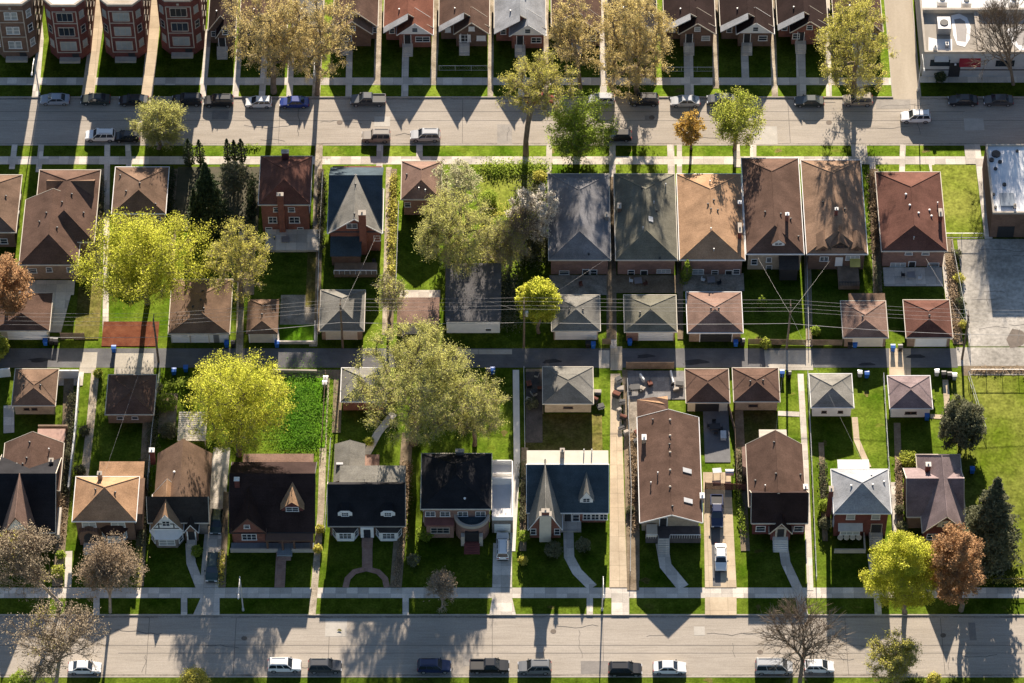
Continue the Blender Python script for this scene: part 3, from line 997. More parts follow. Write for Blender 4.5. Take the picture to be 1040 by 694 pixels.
rg = (r[0] - 0.05, r[1] + 0.05, Yn, Yr + 0.1)
b.gwall((rg[0], rg[1], rg[2] + .1, rg[3]), ze + .06, h, 'y', 0.35, BR['red'])
Rg = b.roof(rg, ze + .06, h, RF['mgrey'], 'y', 0, 0, M['wtrim'])  # same roofing in its sunlit tone
b.vents(Rg, ((361, 188), (360, 218)))
Yw = Yn + 0.45
b.win(357.5, 229.5, Yw - .004, 1.5, 0.9, cols=2)
x, z = onY(369.5, 250, Yw)
b.chimxyz(ro, x, Yw - .45, -0.1, 9.6, 1.1, 0.9, BR['red'])
b.win(383, 242, Yw - .004, 0.9, 1.1)
a, c = onY(337, 240, Yw)[0], onY(366, 240, Yw)[0]
b.wall((a, c, Yw - 3.0, Yw - .01), -0.1, 2.6, BR['brown'], 'sunroom')
q = MB()
q.shell([(a - .2, Yw - 3.3, 2.6), (c + .2, Yw - 3.3, 2.6), (c + .2, Yw, 3.5), (a - .2, Yw, 3.5)], [(0, 1, 2, 3)], 0.12)
b.part('sunroom_roof', q, RF['navy'])
b.wall((a + .4, c + 2.6, Yw - 5.4, Yw - 3.02), -0.1, 0.7, M['wood'], 'deck')
q = MB()
for xx in np.linspace(a + .4, c + 2.6, 9):
    q.box(xx - .04, xx + .04, Yw - 5.4, Yw - 5.32, 0.7, 1.6)
q.box(a + .4, c + 2.6, Yw - 5.42, Yw - 5.3, 1.6, 1.68)
b.part('deck_railing', q, M['wtrim'])
Rn = b.eave(347, 388, 178, 160, 5.0)

b = bungalow("narrow dusty brown roofed house beside the big olive tree", 407.5, 448, 202.5, 164, 4.2, 2.0, 183, 172, 'pinkb', 'pink', 219, wins=((414, 208, .8, .9),), vents=((413, 178), (441, 173)), pipes=((425.5, 193), (432, 195)), sides=2)
b = bungalow("blue grey roofed bungalow mottled by branch shadows, next to the white blossom tree", 557.5, 620, 264, 177, 4.0, 2.25, 235, 193, 'blue', 'pink', 282, wins=((573, 277, 1.4, .8), (603, 277, .9, 1.3)), doors=((595, 278),), vents=((598, 259),), chims=())
b.chimney(b.R, 616, 222, .9, .5, .9, BR['grey'])
b = bungalow("dark olive roofed bungalow with a small skylight, between blue grey and tan roofs", 625.5, 688, 264, 177, 4.0, 2.25, 234, 192, 'olive', 'pink', 282, wins=((641, 277, .9, 1.1), (674, 275.5, 2.0, .7, 'blind', 3)), doors=((654, 279),), vents=((652, 192), (667, 215), (670, 263)), pipes=((653, 233), (664, 207), (676, 189)))
b.skylight(b.R, 661, 223)
b.chimney(b.R, 629, 213, .9, .5, 1.0, BR['brown'])
b = bungalow("light tan roofed bungalow with white gutters and a clipped shrub behind it", 690.5, 756.5, 264, 177, 4.0, 2.25, 234, 192, 'tanpale', 'pink', 282, trim='wtrim', wins=((709, 276, 1.6, 1.0, 'blind', 2), (726, 277, .9, 1.0), (748, 276, .9, 1.0)), doors=((740, 279),), pipes=((725, 255), (722, 234), (721, 186)), vents=((725, 204), (722, 213), (719, 208), (729, 214)))
b.chimney(b.R, 751, 238, 1.5, .5, 1.9, BR['maroon'])
b.chimney(b.R, 751, 209, .8, .5, .6, BR['pink'], 'wtrim')
b = bungalow("long brown roofed bungalow with one white rear dormer in its dark hip", 758, 816.5, 258, 161, 4.2, 2.3, 229, 174, 'brown', 'buff', 279, trim='wtrim', wins=((781, 264, .7, .9), (781, 272, .8, .9), (766, 266, .8, 1.2)), doors=((806, 272),), vents=((777, 216), (803, 223), (793, 218), (788, 240), (811, 241)))
b.dormer(b.R, 790.5, 249.5, 1.9, .7, .9, RF['brown'], M['wtrim'], depth=3.2, win=(1.0, .45))
b.chimney(b.R, 799, 224, 1.5, .5, .5, BR['red'], 'wtrim')
b.wall((b.w[0] + 4.9, b.w[1] - .6, b.w[2] - 2.2, b.w[2] - .01), -0.1, 2.9, M['dark'], 'porch_wall')
q = MB()
q.shell([(b.w[0] + 4.7, b.w[2] - 2.5, 2.9), (b.w[1] - .4, b.w[2] - 2.5, 2.9), (b.w[1] - .4, b.w[2], 3.4), (b.w[0] + 4.7, b.w[2], 3.4)], [(0, 1, 2, 3)], .1)
b.part('porch_roof', q, RF['dgrey'])
b = bungalow("long tan brown roofed bungalow with three small rear gables", 819.5, 881, 258, 163, 4.2, 2.3, 234, 176, 'mtan', 'brown', 279, trim='wtrim', wins=((866, 262, 2.0, .9, 'blind', 3), (837, 263, 1.2, .9, 'glass', 2)), doors=((852, 266, 'wtrim'),), vents=((836, 206), (858, 213)))
b.chimney(b.R, 849, 218, 1.3, .45, .45, BR['maroon'], 'galv')
b.dormer(b.R, 853, 252, 2.4, .6, 1.0, RF['tanbr'], RF['dgrey'], 'btrim', 3.2, (1.1, .4))
for px in (836, 870):
    b.dormer(b.R, px, 254.5, 2.0, .35, .9, RF['tanbr'], RF['tanbr'], 'btrim', 3.0, (.4, .2))
b.wall((b.w[0] + 4.6, b.w[1] - .8, b.w[2] - 4.0, b.w[2] - .01), -0.1, 0.9, M['wood'], 'deck')
q = MB()
for xx in np.linspace(b.w[0] + 4.65, b.w[1] - .85, 14):
    q.box(xx - .03, xx + .03, b.w[2] - 4.0, b.w[2] - 3.94, .9, 1.75)
q.box(b.w[0] + 4.6, b.w[1] - .8, b.w[2] - 4.02, b.w[2] - 3.92, 1.75, 1.83)
b.part('deck_railing', q, M['dark'])
q = MB()
q.shell([(b.w[0] + 6.4, b.w[2] - 1.3, 2.2), (b.w[0] + 8.0, b.w[2] - 1.3, 2.2), (b.w[0] + 8.0, b.w[2], 2.7), (b.w[0] + 6.4, b.w[2], 2.7)], [(0, 1, 2, 3)], .08)
b.part('awning', q, mat("yellow_awning", (.5, .42, .12)))
b = bungalow("reddish brown hip roofed bungalow with white vents beside the green side lawn", 895.5, 962, 255, 175, 4.2, 2.35, 229, 190, 'dred', 'pink', 275, trim='cream', wins=((912, 269, 2.2, .8, 'blind', 3), (923, 257.5, 1.0, .5), (940, 257.5, 1.0, .5), (948, 269, 1.6, .8)), doors=((926, 270),))
b.vents(b.R, ((920, 198), (924, 209), (933, 217), (946, 220), (944, 214)), 'wtrim')
b.pipes(b.R, ((928, 243), (952, 208)))
b.chimney(b.R, 954.5, 222, 1.4, .5, 1.5, BR['maroon'])

# garages -----------------------------------------------------------------------------------------------------------
def garage(label, x0, x1, yn, yf, rf, br, h=1.3, an=None, af=None, doors=(), wins=(), trim='cream', ze=2.55, vents=(), mdoor=(), dm='wtrim', flat=False):
    g = H('garage', label, 'garage', (x0 + x1) / 2, yn + ze * 4, 'garages along the alley')
    r = g.eave(x0, x1, yn, yf, ze)
    xc = (x0 + x1) / 2
    w2 = (r[3] - r[2]) / 2
    m = BR[br] if br in BR else M[br]
    if flat:
        q = MB()
        q.box(r[0] + .2, r[1] - .2, r[2] + .2, r[3] - .2, -0.1, ze)
        g.part('wall', q, m)
        q = MB()
        q.box(r[0], r[1], r[2], r[3], ze, ze + .18)
        R = Roof(g.part('roof', q, RF[rf]), r, ze + .18, 0, 'y', 0, 0)
        w = (r[0] + .2, r[1] - .2, r[2] + .2, r[3] - .2)
    else:
        hn = min(w2, G(xc, an, ze + h)[1] - r[2]) if an else w2 * .95
        hf = min(2 * w2 - hn, r[3] - G(xc, af, ze + h)[1]) if af else 2 * w2 - hn
        w = g.gwall(r, ze, h, 'y', .28, m, gn=False, gf=False)
        R = g.roof(r, ze, h, RF[rf], 'y', hn, hf, M[trim] if trim else None, t=.12)
    for q in doors:                       # overhead doors facing the alley: (px centre, width, material)
        x, z = onY(q[0], yn + 6, w[2])
        d = MB()
        n = 4
        for k in range(n):
            d.box(x - q[1] / 2, x + q[1] / 2, w[2] - .06, w[2] + .01, .05 + k * .53, .05 + k * .53 + .5)
        o = g.part('garage_door', d, M[q[2]] if q[2] in M else mat(*q[2:]))
        f = MB()
        f.box(x - q[1] / 2 - .12, x - q[1] / 2, w[2] - .09, w[2] + .01, -.05, 2.3)
        f.box(x + q[1] / 2, x + q[1] / 2 + .12, w[2] - .09, w[2] + .01, -.05, 2.3)
        f.box(x - q[1] / 2, x + q[1] / 2, w[2] - .088, w[2] + .01, 2.17, 2.3)
        g.part('door_frame', f, M[trim or 'wtrim'], o)
    for q in mdoor:
        g.door(q[0], q[1], w[2] - .004, .9, 1.95, q[2], z=0.05)
    for q in wins:
        g.win(q[0], q[1], w[2] - .004, q[2], q[3], frame=q[4] if len(q) > 4 else 'wtrim', rows=1)
    g.sidewins(*w, z=1.5, n=1, w=.7, h=.6)
    g.vents(R, vents)
    g.R, g.w, g.r = R, w, r
    return g


garage("wide low brown garage with white door beside the copper tree", -8, 50, 336, 298, 'brown', 'cream', 1.2, 318, 300, doors=((28, 6.0, 'wtrim'),), vents=((20, 312),))
garage("large brown garage with long white front wall near the yellow tree", 171, 233, 339, 284, 'tanbr', 'wtrim', 2.0, 316, 300, doors=((184, 2.7, 'wtrim'), (203, 2.7, 'wtrim')), mdoor=((195, 346, 'metal'), (220, 346, 'metal')), vents=((206, 296), (196, 312), (207, 314), (204, 305)), wins=())
garage("smallest brown garage, beside the walled grass square on the alley", 250, 282, 339, 304, 'tanbr', 'cream', 1.2, 326, 310, doors=((266, 3.6, 'cream'),), vents=((266, 320),), trim=None)
g = garage("grey hip roofed garage with slumped ridge and pale door", 324.5, 369.5, 336, 295, 'grey', 'tanb', 1.5, 313, 303, doors=((347, 4.6, 'cream'),), trim='cream')
garage("dusty brown flat garage half under the big olive tree", 403, 446, 330, 303, 'pinkb', 'pink', flat=True, doors=((420, 4.0, 'cream'),), trim='cream')
g = garage("black flat roofed garage with bright white painted alley wall", 452, 509, 327, 268, 'slate', 'wtrim', flat=True, wins=((496, 335, .8, .5),), ze=3.0)
garage("olive grey garage beside the round yellow bush on the alley", 560.5, 609.5, 336, 300, 'grey', 'tanb', 1.3, 314, 312, doors=((585, 6.3, 'wtrim'),), vents=((578, 315), (592, 315)), trim='cream')
garage("greenish grey roofed brick garage with wide white door", 634.5, 687.5, 337, 300, 'olive', 'pink', 1.3, 314, 311, doors=((666, 5.2, 'wtrim'),), trim='cream', vents=((650, 318),))
garage("reddish tan garage with a dark door and two roof vents", 698.5, 754.5, 338, 297, 'pinkb', 'tanb', 1.5, 314, 312, doors=((727, 4.8, 'dark'),), vents=((722, 314), (730, 314)), trim='wtrim')
garage("brown garage with a flat lean-to at its back, by the tall rear deck", 856.5, 902, 343, 306, 'pinkb', 'tanb', 1.4, 325, 320, doors=((881, 4.4, 'cream'),), trim='cream', vents=((876, 322),))
b = H('shed', 'flat roofed brown lean-to behind the brown garage', 'shed', 880, 320)
r = b.eave(862, 899, 305, 299, 2.4)
b.part('wall', MB().box(r[0] + .1, r[1] - .1, r[2], r[3], -.1, 2.4), BR['tanb'])
b.part('roof', MB().box(r[0], r[1], r[2] - .1, r[3] + .1, 2.4, 2.55), RF['tanbr'])
garage("reddish brown garage with white door and red side panels", 920.5, 967.5, 343, 305, 'dred', 'tanb', 1.4, 324, 316, doors=((945, 4.7, 'wtrim'),), trim='cream', vents=((944, 321),))
g = garage("tan hip roofed garage with white wall beside it, below the alley", 12, 56, 412, 375, 'tanbr', 'buff', 1.4, 394, 391, wins=((27, 415.5, .7, .4, 'btrim'), (35, 415.5, .7, .4, 'btrim')), vents=((24, 392), (41, 392)), trim='cream')
garage("dark brown garage streaked by branch shadows, with two rear windows", 107, 156, 421, 381, 'brown', 'tanb', 1.4, 399, 397, wins=((122, 424.5, .8, .5), (137, 424.5, .8, .5)), trim='cream')
garage("grey garage partly covered by the big olive tree", 346, 392, 408, 374, 'grey', 'red', 1.5, 386, 384, trim='wtrim')
garage("olive grey garage with cream rear wall beside the black junk yard", 551.5, 602.5, 410, 373, 'grey', 'buff', 1.4, 388, 386, wins=((577, 414, 1.3, .35, 'btrim'),), trim='cream')
garage("brown garage open at the back to a dark paved patio", 697, 741, 409, 375, 'brown', 'cream', 1.4, 389, 387, doors=((718, 3.6, 'dark'),), trim='cream')  # open doorway: shade of the inside painted as a dark panel
garage("brown garage with beige rear wall and no side yard", 745.5, 792, 408, 374, 'brown', 'buff', 1.4, 388, 386, wins=((765, 412, 1.2, .4, 'btrim'),), vents=((762, 388), (775, 387)), trim='cream')
garage("grey green roofed garage with bright white walls", 824, 867, 414, 380, 'mgrey', 'wtrim', 1.4, 394, 392, wins=((837, 418.5, .6, .4, 'btrim'), (853.5, 418.5, .6, .4, 'btrim')), trim='wtrim')
g = garage("plum brown roofed garage with white walls and a blue bin behind", 904, 947, 415, 382, 'plum', 'wtrim', 1.3, 396, 394, wins=((922, 419.5, .7, .45, 'btrim'), (928, 419.5, .7, .45, 'btrim')), trim='wtrim')
b = H('pergola', 'white slatted pergola beside the yellow green yard tree', 'pergola', 195, 455)
r = b.eave(180, 209, 448, 418, 2.3)
q = MB()
for i in range(15):
    ya = r[2] + (r[3] - r[2]) * i / 15
    q.box(r[0], r[1], ya, ya + .22, 2.3, 2.42)
b.part('roof', q, M['cream'])
for xx in (r[0] + .1, r[1] - .2):
    for yy in (r[2] + .1, r[3] - .2):
        b.part('post', MB().box(xx, xx + .12, yy, yy + .12, -.1, 2.3), M['cream'])
# ---------------------------------------------------------------- top row: three-flats and gabled cottages facing the camera
def threeflat(label, x0, x1, base, br, roofmat, style, blinds):
    b = H('apartment_building', label, 'apartment building', (x0 + x1) / 2, base, 'brick three-flats')
    a, c = G(x0, base), G(x1, base)
    X0, X1, Y = a[0], c[0], a[1]
    HT, DEEP = 12.3, 17.0
    w = X1 - X0
    bay = 1.15
    c0, c1 = X0 + w * .2, X1 - w * .2
    foot = [(X0, Y + bay + .25), (c0, Y), (c1, Y), (X1, Y + bay + .25), (X1, Y + DEEP), (X0, Y + DEEP)]
    q = MB()
    q.prism(foot, -0.1, HT, 'z')
    b.part('wall', q, BR[br])
    q = MB()
    inner = [(x + (0.28 if x < (X0 + X1) / 2 else -.28), y + (.3 if y < Y + 3 else -.3)) for x, y in foot]
    n = len(foot)
    vs = [(x, y, HT + .0) for x, y in foot] + [(x, y, HT + .45) for x, y in foot] + [(x, y, HT + .45) for x, y in inner] + [(x, y, HT + .06) for x, y in inner]
    fs = []
    for i in range(n):
        j = (i + 1) % n
        fs += [(i, j, j + n, i + n), (i + n, j + n, j + 2 * n, i + 2 * n), (i + 2 * n, j + 2 * n, j + 3 * n, i + 3 * n)]
    q.add(vs, fs)
    b.part('parapet', q, M['stone'])
    q = MB()
    q.add([(x, y, HT + .07) for x, y in inner], [tuple(range(n))])
    R = b.part('roof', q, RF[roofmat])
    for k in range(2):
        b.part('roof_vent', MB().box(X0 + w * (.3 + .35 * k), X0 + w * (.3 + .35 * k) + .8, Y + 4 + 3 * k, Y + 4.9 + 3 * k, HT + .05, HT + .8), M['galv'], R)
    # stone bands and base
    q = MB()
    for z in (1.5, 4.95, 8.35, 11.1):
        q.box(c0 + .01, c1 - .01, Y - .07, Y + .02, z, z + .16)
    for xx in (c0, c1 - .16):
        q.box(xx, xx + .16, Y - .075, Y + .02, 1.66, 11.1)
    q.box((X0 + X1) / 2 - .18, (X0 + X1) / 2 + .18, Y - .075, Y + .02, 11.5, 11.95)
    b.part('stone_band', q, M['stone'])
    ang = math.atan2(bay + .25, c0 - X0)
    for fl in range(3):
        z = 3.15 + fl * 3.4
        if style == 'porch':
            pw = (c1 - c0) * .62
            xm = (c0 + c1) / 2
            gl = blinds[2 - fl]
            q = MB()
            q.box(xm - pw / 2, xm + pw / 2, Y - .03, Y + .02, z - .95, z + .85)
            p = b.part('sunporch', q, M[gl])
            f = MB()
            f.box(xm - pw / 2 - .12, xm - pw / 2, Y - .08, Y + .02, z - 1.05, z + 1.0)
            f.box(xm + pw / 2, xm + pw / 2 + .12, Y - .08, Y + .02, z - 1.05, z + 1.0)
            f.box(xm - pw / 2, xm + pw / 2, Y - .09, Y + .02, z - 1.1, z - .95)
            f.box(xm - pw / 2, xm + pw / 2, Y - .09, Y + .02, z + .85, z + 1.0)
            for k in (1, 2):
                xx = xm - pw / 2 + pw * k / 3
                f.box(xx - .03, xx + .03, Y - .05, Y + .02, z - .95, z + .85)
            b.part('sunporch_frame', f, M['stone'], p)
        else:
            for sx in (-.55, .55):
                b.winxyz((c0 + c1) / 2 + sx, Y - .004, z, .85, 1.55, 'wtrim', 'blind', 1, 2)
        for sx, rot in ((-1, -ang), (1, ang)):
            xx = (X0 + c0) / 2 if sx < 0 else (X1 + c1) / 2
            b.winxyz(xx + (-.004 if sx < 0 else .004), Y + (bay + .25) / 2 - .006, z, .8, 1.5, 'wtrim' if style != 'porch' else 'stone', 'blind' if (fl + sx) % 2 else 'glass', 1, 2, rot)
        for k in range(4):
            yy = Y + 3.5 + k * 3.2
            b.winxyz(X0 - .004, yy, z, .9, 1.4, 'stone', rot=-math.pi / 2)
            b.winxyz(X1 + .004, yy, z, .9, 1.4, 'stone', rot=math.pi / 2)
    b.door(0, 0, Y - .004, 1.1, 2.1, 'dark', 'stone', z=0.05) if False else None
    q = MB()
    xm = c1 - 1.0
    q.box(xm - .55, xm + .55, Y - .05, Y + .02, 0.2, 1.3)
    b.part('door', q, M['dark'])
    b.wall((c0 + .3, c1 - .3, Y - 1.0, Y - .01), -.1, .45, M['stone'], 'steps')
    return b


threeflat('brown brick three-flat with white double windows, at the frame corner', -4, 39, 59, 'brown', 'tarwhite', 'win', None)
threeflat('maroon brick three-flat with dark sunporches and white roof', 51, 92, 60, 'maroon', 'tarwhite', 'porch', ('glass', 'glass', 'blind'))
threeflat('maroon brick three-flat with the gravel brown roof', 107, 149, 59.5, 'maroon', 'gravel', 'porch', ('blind', 'blind', 'blind'))
threeflat('maroon brick three-flat with white roof beside the dark bungalow', 164, 207, 55, 'maroon', 'tarwhite', 'porch', ('dark', 'glass', 'blind'))


def cottage(label, x0, x1, base, rf, br, gable, split=.28, apex=2.9, eave=3.3, rfg=None, wins=(), dz=1.3, back=-72, blind='glass', flip=False):
    """gable-fronted cottage: a main roof along the lot and a lower projecting front gable"""
    b = H('cottage', label, 'house', (x0 + x1) / 2, base, 'cottages along the upper street')
    a, c = G(x0, base), G(x1, base)
    X0, X1, Y = a[0], c[0], a[1]
    w = X1 - X0
    D = 16.5
    r = (X0 - .3, X1 + .3, Y + 1.5, Y + D)
    b.gwall(r, eave, apex + .7, 'y', .3, BR[br])
    R = b.roof(r, eave, apex + .7, RF[rf], 'y', 0, 0, M['cream'])
    if flip:
        g = (X0 - .2, X1 - w * split, Y, Y + 7)
    else:
        g = (X0 + w * split, X1 + .2, Y, Y + 3.4)
    gw = b.gwall((g[0], g[1], g[2], g[3]), eave - .1, apex, 'y', .2, BR[br])
    R2 = b.roof((g[0] - .15, g[1] + .15, g[2] - .05, g[3]), eave - .12, apex + .15, RF[rfg if flip else rf] if rfg else RF[rf], 'y', 0, 0, M['wtrim'] if gable == 'wtrim' else M['cream'])
    xm = (g[0] + g[1]) / 2
    if rfg and not flip:                 # pale sloped canopy that runs up beside the front gable
        zt = eave + apex + .75
        q = MB()
        xr = (X0 + X1) / 2
        q.shell([(X0 - .35, Y + .15, eave + .12), (xr, Y + .15, zt), (xr, Y + 1.49, zt), (X0 - .35, Y + 1.49, eave + .12)], [(0, 1, 2, 3)], .16)
        b.part('canopy_roof', q, RF['pgrey'])
    if gable:
        q = MB()
        q.add([(g[0] + .25, gw[2] - .03, eave - .15), (g[1] - .25, gw[2] - .03, eave - .15), (xm, gw[2] - .03, eave + apex - .35),
               (g[0] + .25, gw[2] + .02, eave - .15), (g[1] - .25, gw[2] + .02, eave - .15), (xm, gw[2] + .02, eave + apex - .35)],
              [(0, 1, 2), (0, 3, 4, 1), (1, 4, 5, 2), (2, 5, 3, 0)])
        b.part('gable_siding', q, M[gable])
        yy = gw[2] - .034
    else:
        yy = gw[2] - .004
    b.winxyz(xm, yy, eave + apex * .34, .8, .85, 'wtrim', blind)
    for wx, ww, hh in wins:
        b.winxyz(g[0] + (g[1] - g[0]) * wx, gw[2] - .004, 1.95, ww, hh, 'wtrim', blind, 2 if ww > 1.3 else 1)
    # set-back entry with steps on the remaining strip
    ex = (X0 + g[0]) / 2 if not flip else (X1 + g[1]) / 2
    b.winxyz(ex, Y + 1.8 - .004, 2.2, .75, 1.0, 'wtrim', blind)
    dx = g[0] + (g[1] - g[0]) * .28
    q = MB()
    q.box(dx - .5, dx + .5, gw[2] - .05, gw[2] + .02, .9, 2.9)
    o = b.part('door', q, M['dark'])
    f = MB()
    f.box(dx - .6, dx - .5, gw[2] - .08, gw[2] + .02, .9, 3.0)
    f.box(dx + .5, dx + .6, gw[2] - .08, gw[2] + .02, .9, 3.0)
    b.part('door_frame', f, M['wtrim'], o)
    b.steps(dx, gw[2] - .02, .9, 1.7, 5)
    for i in range(4):
        b.winxyz(X0 - .004, Y + 3.5 + i * 3.2, 2.0, .8, 1.1, rot=-math.pi / 2)
        b.winxyz(X1 + .004, Y + 3.5 + i * 3.2, 2.0, .8, 1.1, rot=math.pi / 2)
    b.R, b.R2, b.g, b.gw = R, R2, g, gw
    for i, (fx, fy) in enumerate(((.3, 3.4), (.62, 6.0), (.45, 8.5))):
        x, y = X0 + w * fx, Y + fy
        z = R.z(x, y)
        q = MB()
        q.tube([(x, y, z - .1), (x, y, z + .35)], .12, 6)
        b.part('roof_vent', q, M['dark'] if i else M['galv'], R.o)
    return b


cottage('dark roofed cottage half hidden behind the large tan elm', 214, 238, 52, 'dbrown', 'brown', None, .3)
cottage('brown cottage behind the thick trunk of the tan elm', 246, 290, 50, 'brown', 'brown', None, .3, wins=((.7, 1.0, 1.1),))
cottage('grey roofed cottage wholly behind the tan elm crown', 299, 326, 50, 'mgrey', 'tanb', None, .3)
cottage('brown brick cottage with a steep tudor front gable and brown roof', 341, 382, 48, 'brown', 'brown', None, .1, 2.9, 3.3, 'tanbr', wins=((.35, 1.3, 1.2),), flip=True)
cottage('red roofed cottage with white front gable and brick below', 392, 438, 49, 'red', 'red', 'wtrim', .27, 2.6, 3.3, 'mgrey', wins=((.72, 2.2, 1.0),))
cottage('brown roofed brick cottage with white boarded windows', 448, 495, 48, 'brown', 'brown', None, .3, 2.6, 3.3, 'mgrey', wins=((.3, 1.7, 1.5), (.78, 1.3, 1.0)), blind='wtrim')
cottage('pale grey roofed cottage with white gable and red brick front', 504, 552, 50, 'pgrey', 'red', 'wtrim', .3, 2.5, 3.3, 'pgrey', wins=((.75, 1.5, 1.1),))
cottage('brown roofed cottage behind the dense tan elm by the red car', 562, 609, 48, 'brown', 'brown', None, .3, wins=((.7, 1.4, 1.1),))
cottage('grey roofed cottage hidden by the dense tan elm', 619, 665, 48, 'dgrey', 'red', 'wtrim', .3, wins=((.7, 1.4, 1.1),))
cottage('dark brown roofed brick cottage with a boarded gable window and grey awning', 676, 724, 48, 'dbrown', 'brown', None, .28, 2.4, 3.3, 'mgrey', wins=((.75, 1.2, .9),), blind='blind')
cottage('dark brown roofed cottage with bright white front gable', 733, 783, 48, 'dbrown', 'brown', 'wtrim', .3, 2.5, 3.3, 'mgrey', wins=((.72, 1.3, 1.0),))
cottage('dark brown cottage with all brick front and central door', 791, 838, 46, 'dbrown', 'red', None, .24, 2.5, 3.2, 'dbrown', wins=((.15, 1.0, 1.1), (.85, 1.2, 1.1)))
cottage('brown cottage behind the olive green elm near the side street', 848, 893, 46, 'brown', 'brown', None, .3, wins=((.7, 1.4, 1.1),))

# ---------------------------------------------------------------- flat roofed commercial buildings at the right
b = H('commercial_building', 'long low commercial building with pale front and rooftop air units', 'commercial building', 990, 78)
a = G(936, 78)
X0, X1, Y = a[0], a[0] + 34, a[1]
HT = 5.4
YB = Y + 20
b.wall((X0, X1, Y, YB), -.1, HT, mat("pale_painted_front", (.40, .41, .41), var=.1, scale=.5, fine=.08, streak=.08))
q = MB()
q.box(X0 + .01, X1, Y - .05, Y - .005, 1.55, 1.75)
b.part('painted_stripe', q, M['dark'])
q = MB()
for (u0, u1, v0, v1) in ((X0 - .05, X1, Y - .02, Y + .3), (X0 - .05, X0 + .28, Y + .3, YB), (X0 + .28, X1, YB - .3, YB + .02)):
    q.box(u0, u1, v0, v1, HT, HT + .55)
b.part('parapet', q, M['stone'])
q = MB()
q.box(X0 + .28, X1, Y + .3, YB - .3, HT, HT + .1)
R = b.part('roof', q, RF['mem'])
yw = G(960, 12, HT + .5)[1]
q = MB()
q.box(X0 + .28, X1, yw, yw + .45, HT + .1, HT + 1.0)
b.part('roof_wall', q, M['stone'], R)
q = MB()
q.add([(X0 + .3, yw + .46, HT + .115), (X1, yw + .46, HT + .115), (X1, YB - .3, HT + .115), (X0 + .3, YB - .3, HT + .115)], [(0, 1, 2, 3)])
b.part('roof_coating', q, RF['tarwhite'], R)
xd = G(993, 34, HT)[0]
q = MB()
q.box(xd - .35, xd + .35, Y + .3, yw, HT + .1, HT + .6)
b.part('roof_wall', q, M['stone'], R)
for pts, m in (([(966, 16), (974, 14), (982, 18), (986, 27), (985, 40), (980, 48), (972, 46), (968, 36)], RF['tarwhite']), ([(969, 20), (975, 19), (980, 22), (982, 30), (981, 43), (972, 42), (971, 30)], mat("roof_pond", (.22, .20, .19), var=.15, rough=.5)),
               ([(1022, 30), (1036, 26), (1048, 28), (1048, 54), (1036, 52), (1026, 42)], RF['tarwhite']), ([(1028, 32), (1040, 29), (1048, 31), (1048, 48), (1034, 46)], mat("roof_pond", (.22, .20, .19))), ([(952, 40), (967, 40), (967, 53), (943, 53), (943, 38)], RF['tarwhite'])):
    q = MB()
    _pz[0] += .001
    q.add([(*G(px, py, HT + .1), HT + .1 + (_pz[0] - .01) * .3 + .005) for px, py in pts], [tuple(range(len(pts)))])
    if q.f and (lambda v: sum(v[i][0] * v[(i + 1) % len(v)][1] - v[(i + 1) % len(v)][0] * v[i][1] for i in range(len(v))))(q.v) < 0:
        q.f = [q.f[0][::-1]]
    b.part('roof_patch', q, m, R)
for px, w, m, hh, zz in ((954, 3.2, 'dark', 1.5, 3.3), (984, 3.2, 'dark', 1.5, 3.3), (1020, 3.0, 'dark', 1.4, 3.2)):
    x = G(px, 70, 2)[0]
    q = MB()
    q.box(x - w / 2, x + w / 2, Y - .06, Y + .02, zz - hh / 2, zz + hh / 2)
    b.part('window', q, M['glass'])
    q = MB()
    if px == 984:
        q.prism([(Y - 1.0, zz + .1), (Y - .01, zz + .1), (Y - .01, zz + 1.1)], x - w / 2 - .1, x + w / 2 + .1, 'x')
        b.part('awning', q, mat("red_awning", (.25, .02, .03)), label='dark red sloped awning')
    elif px == 954:
        q.prism([(Y - .5, zz + .75), (Y - .01, zz + .75), (Y - .01, zz + 1.6)], x - w / 2 + .6, x + w / 2 - .3, 'x')
        b.part('awning', q, M['metal'], label='small grey pointed awning')
x = G(969, 74, 1)[0]
q = MB()
q.box(x - .9, x + .9, Y - .06, Y + .02, 0, 3.3)
b.part('door', q, M['dark'])
b.part('lamp', MB().box(x - .15, x + .15, Y - .3, Y - .06, 3.0, 3.25), M['lamp'])


def roofbox(px, py, z, w, d, h, label, m='galv', name='rooftop_unit'):
    x, y = G(px, py, z)
    t = thing(name, label, 'air conditioner', (x, y, z), 0, 'rooftop units')
    q = MB()
    q.box(-w / 2, w / 2, -d / 2, d / 2, .12, h)
    link('cabinet', q.mesh('cabinet', M[m]), t)
    q = MB()
    q.tube([(0, 0, h), (0, 0, h + .1)], min(w, d) * .33, 12)
    link('fan_grille', q.mesh('fan_grille', M['dark']), t)
    q = MB()
    for sx in (-1, 1):
        q.box(sx * w * .4 - .06, sx * w * .4 + .06, -d / 2, d / 2, -0.01, .12)
    link('skid', q.mesh('skid', M['dark']), t)


roofbox(956.5, 4, HT + .12, 1.6, 1.4, 1.1, 'white rooftop unit nearest the side street on the commercial building', 'wtrim')
roofbox(981, 5, HT + .12, 1.6, 1.4, 1.1, 'white rooftop unit between two others on the commercial building', 'wtrim')
roofbox(1029, 4, HT + .12, 1.6, 1.4, 1.1, 'white rooftop unit behind the bare tree on the commercial building', 'wtrim')
roofbox(958, 30, HT + .1, 2.1, 2.6, 1.6, 'large blue grey air unit in front of the curved roof stain', 'metal')
roofbox(949.5, 51, HT + .1, .6, .5, .9, 'tiny white box on the front edge of the commercial roof', 'wtrim')
roofbox(961.5, 47, HT + .1, .5, 1.0, .8, 'slim grey box beside the curved roof stain', 'metal')

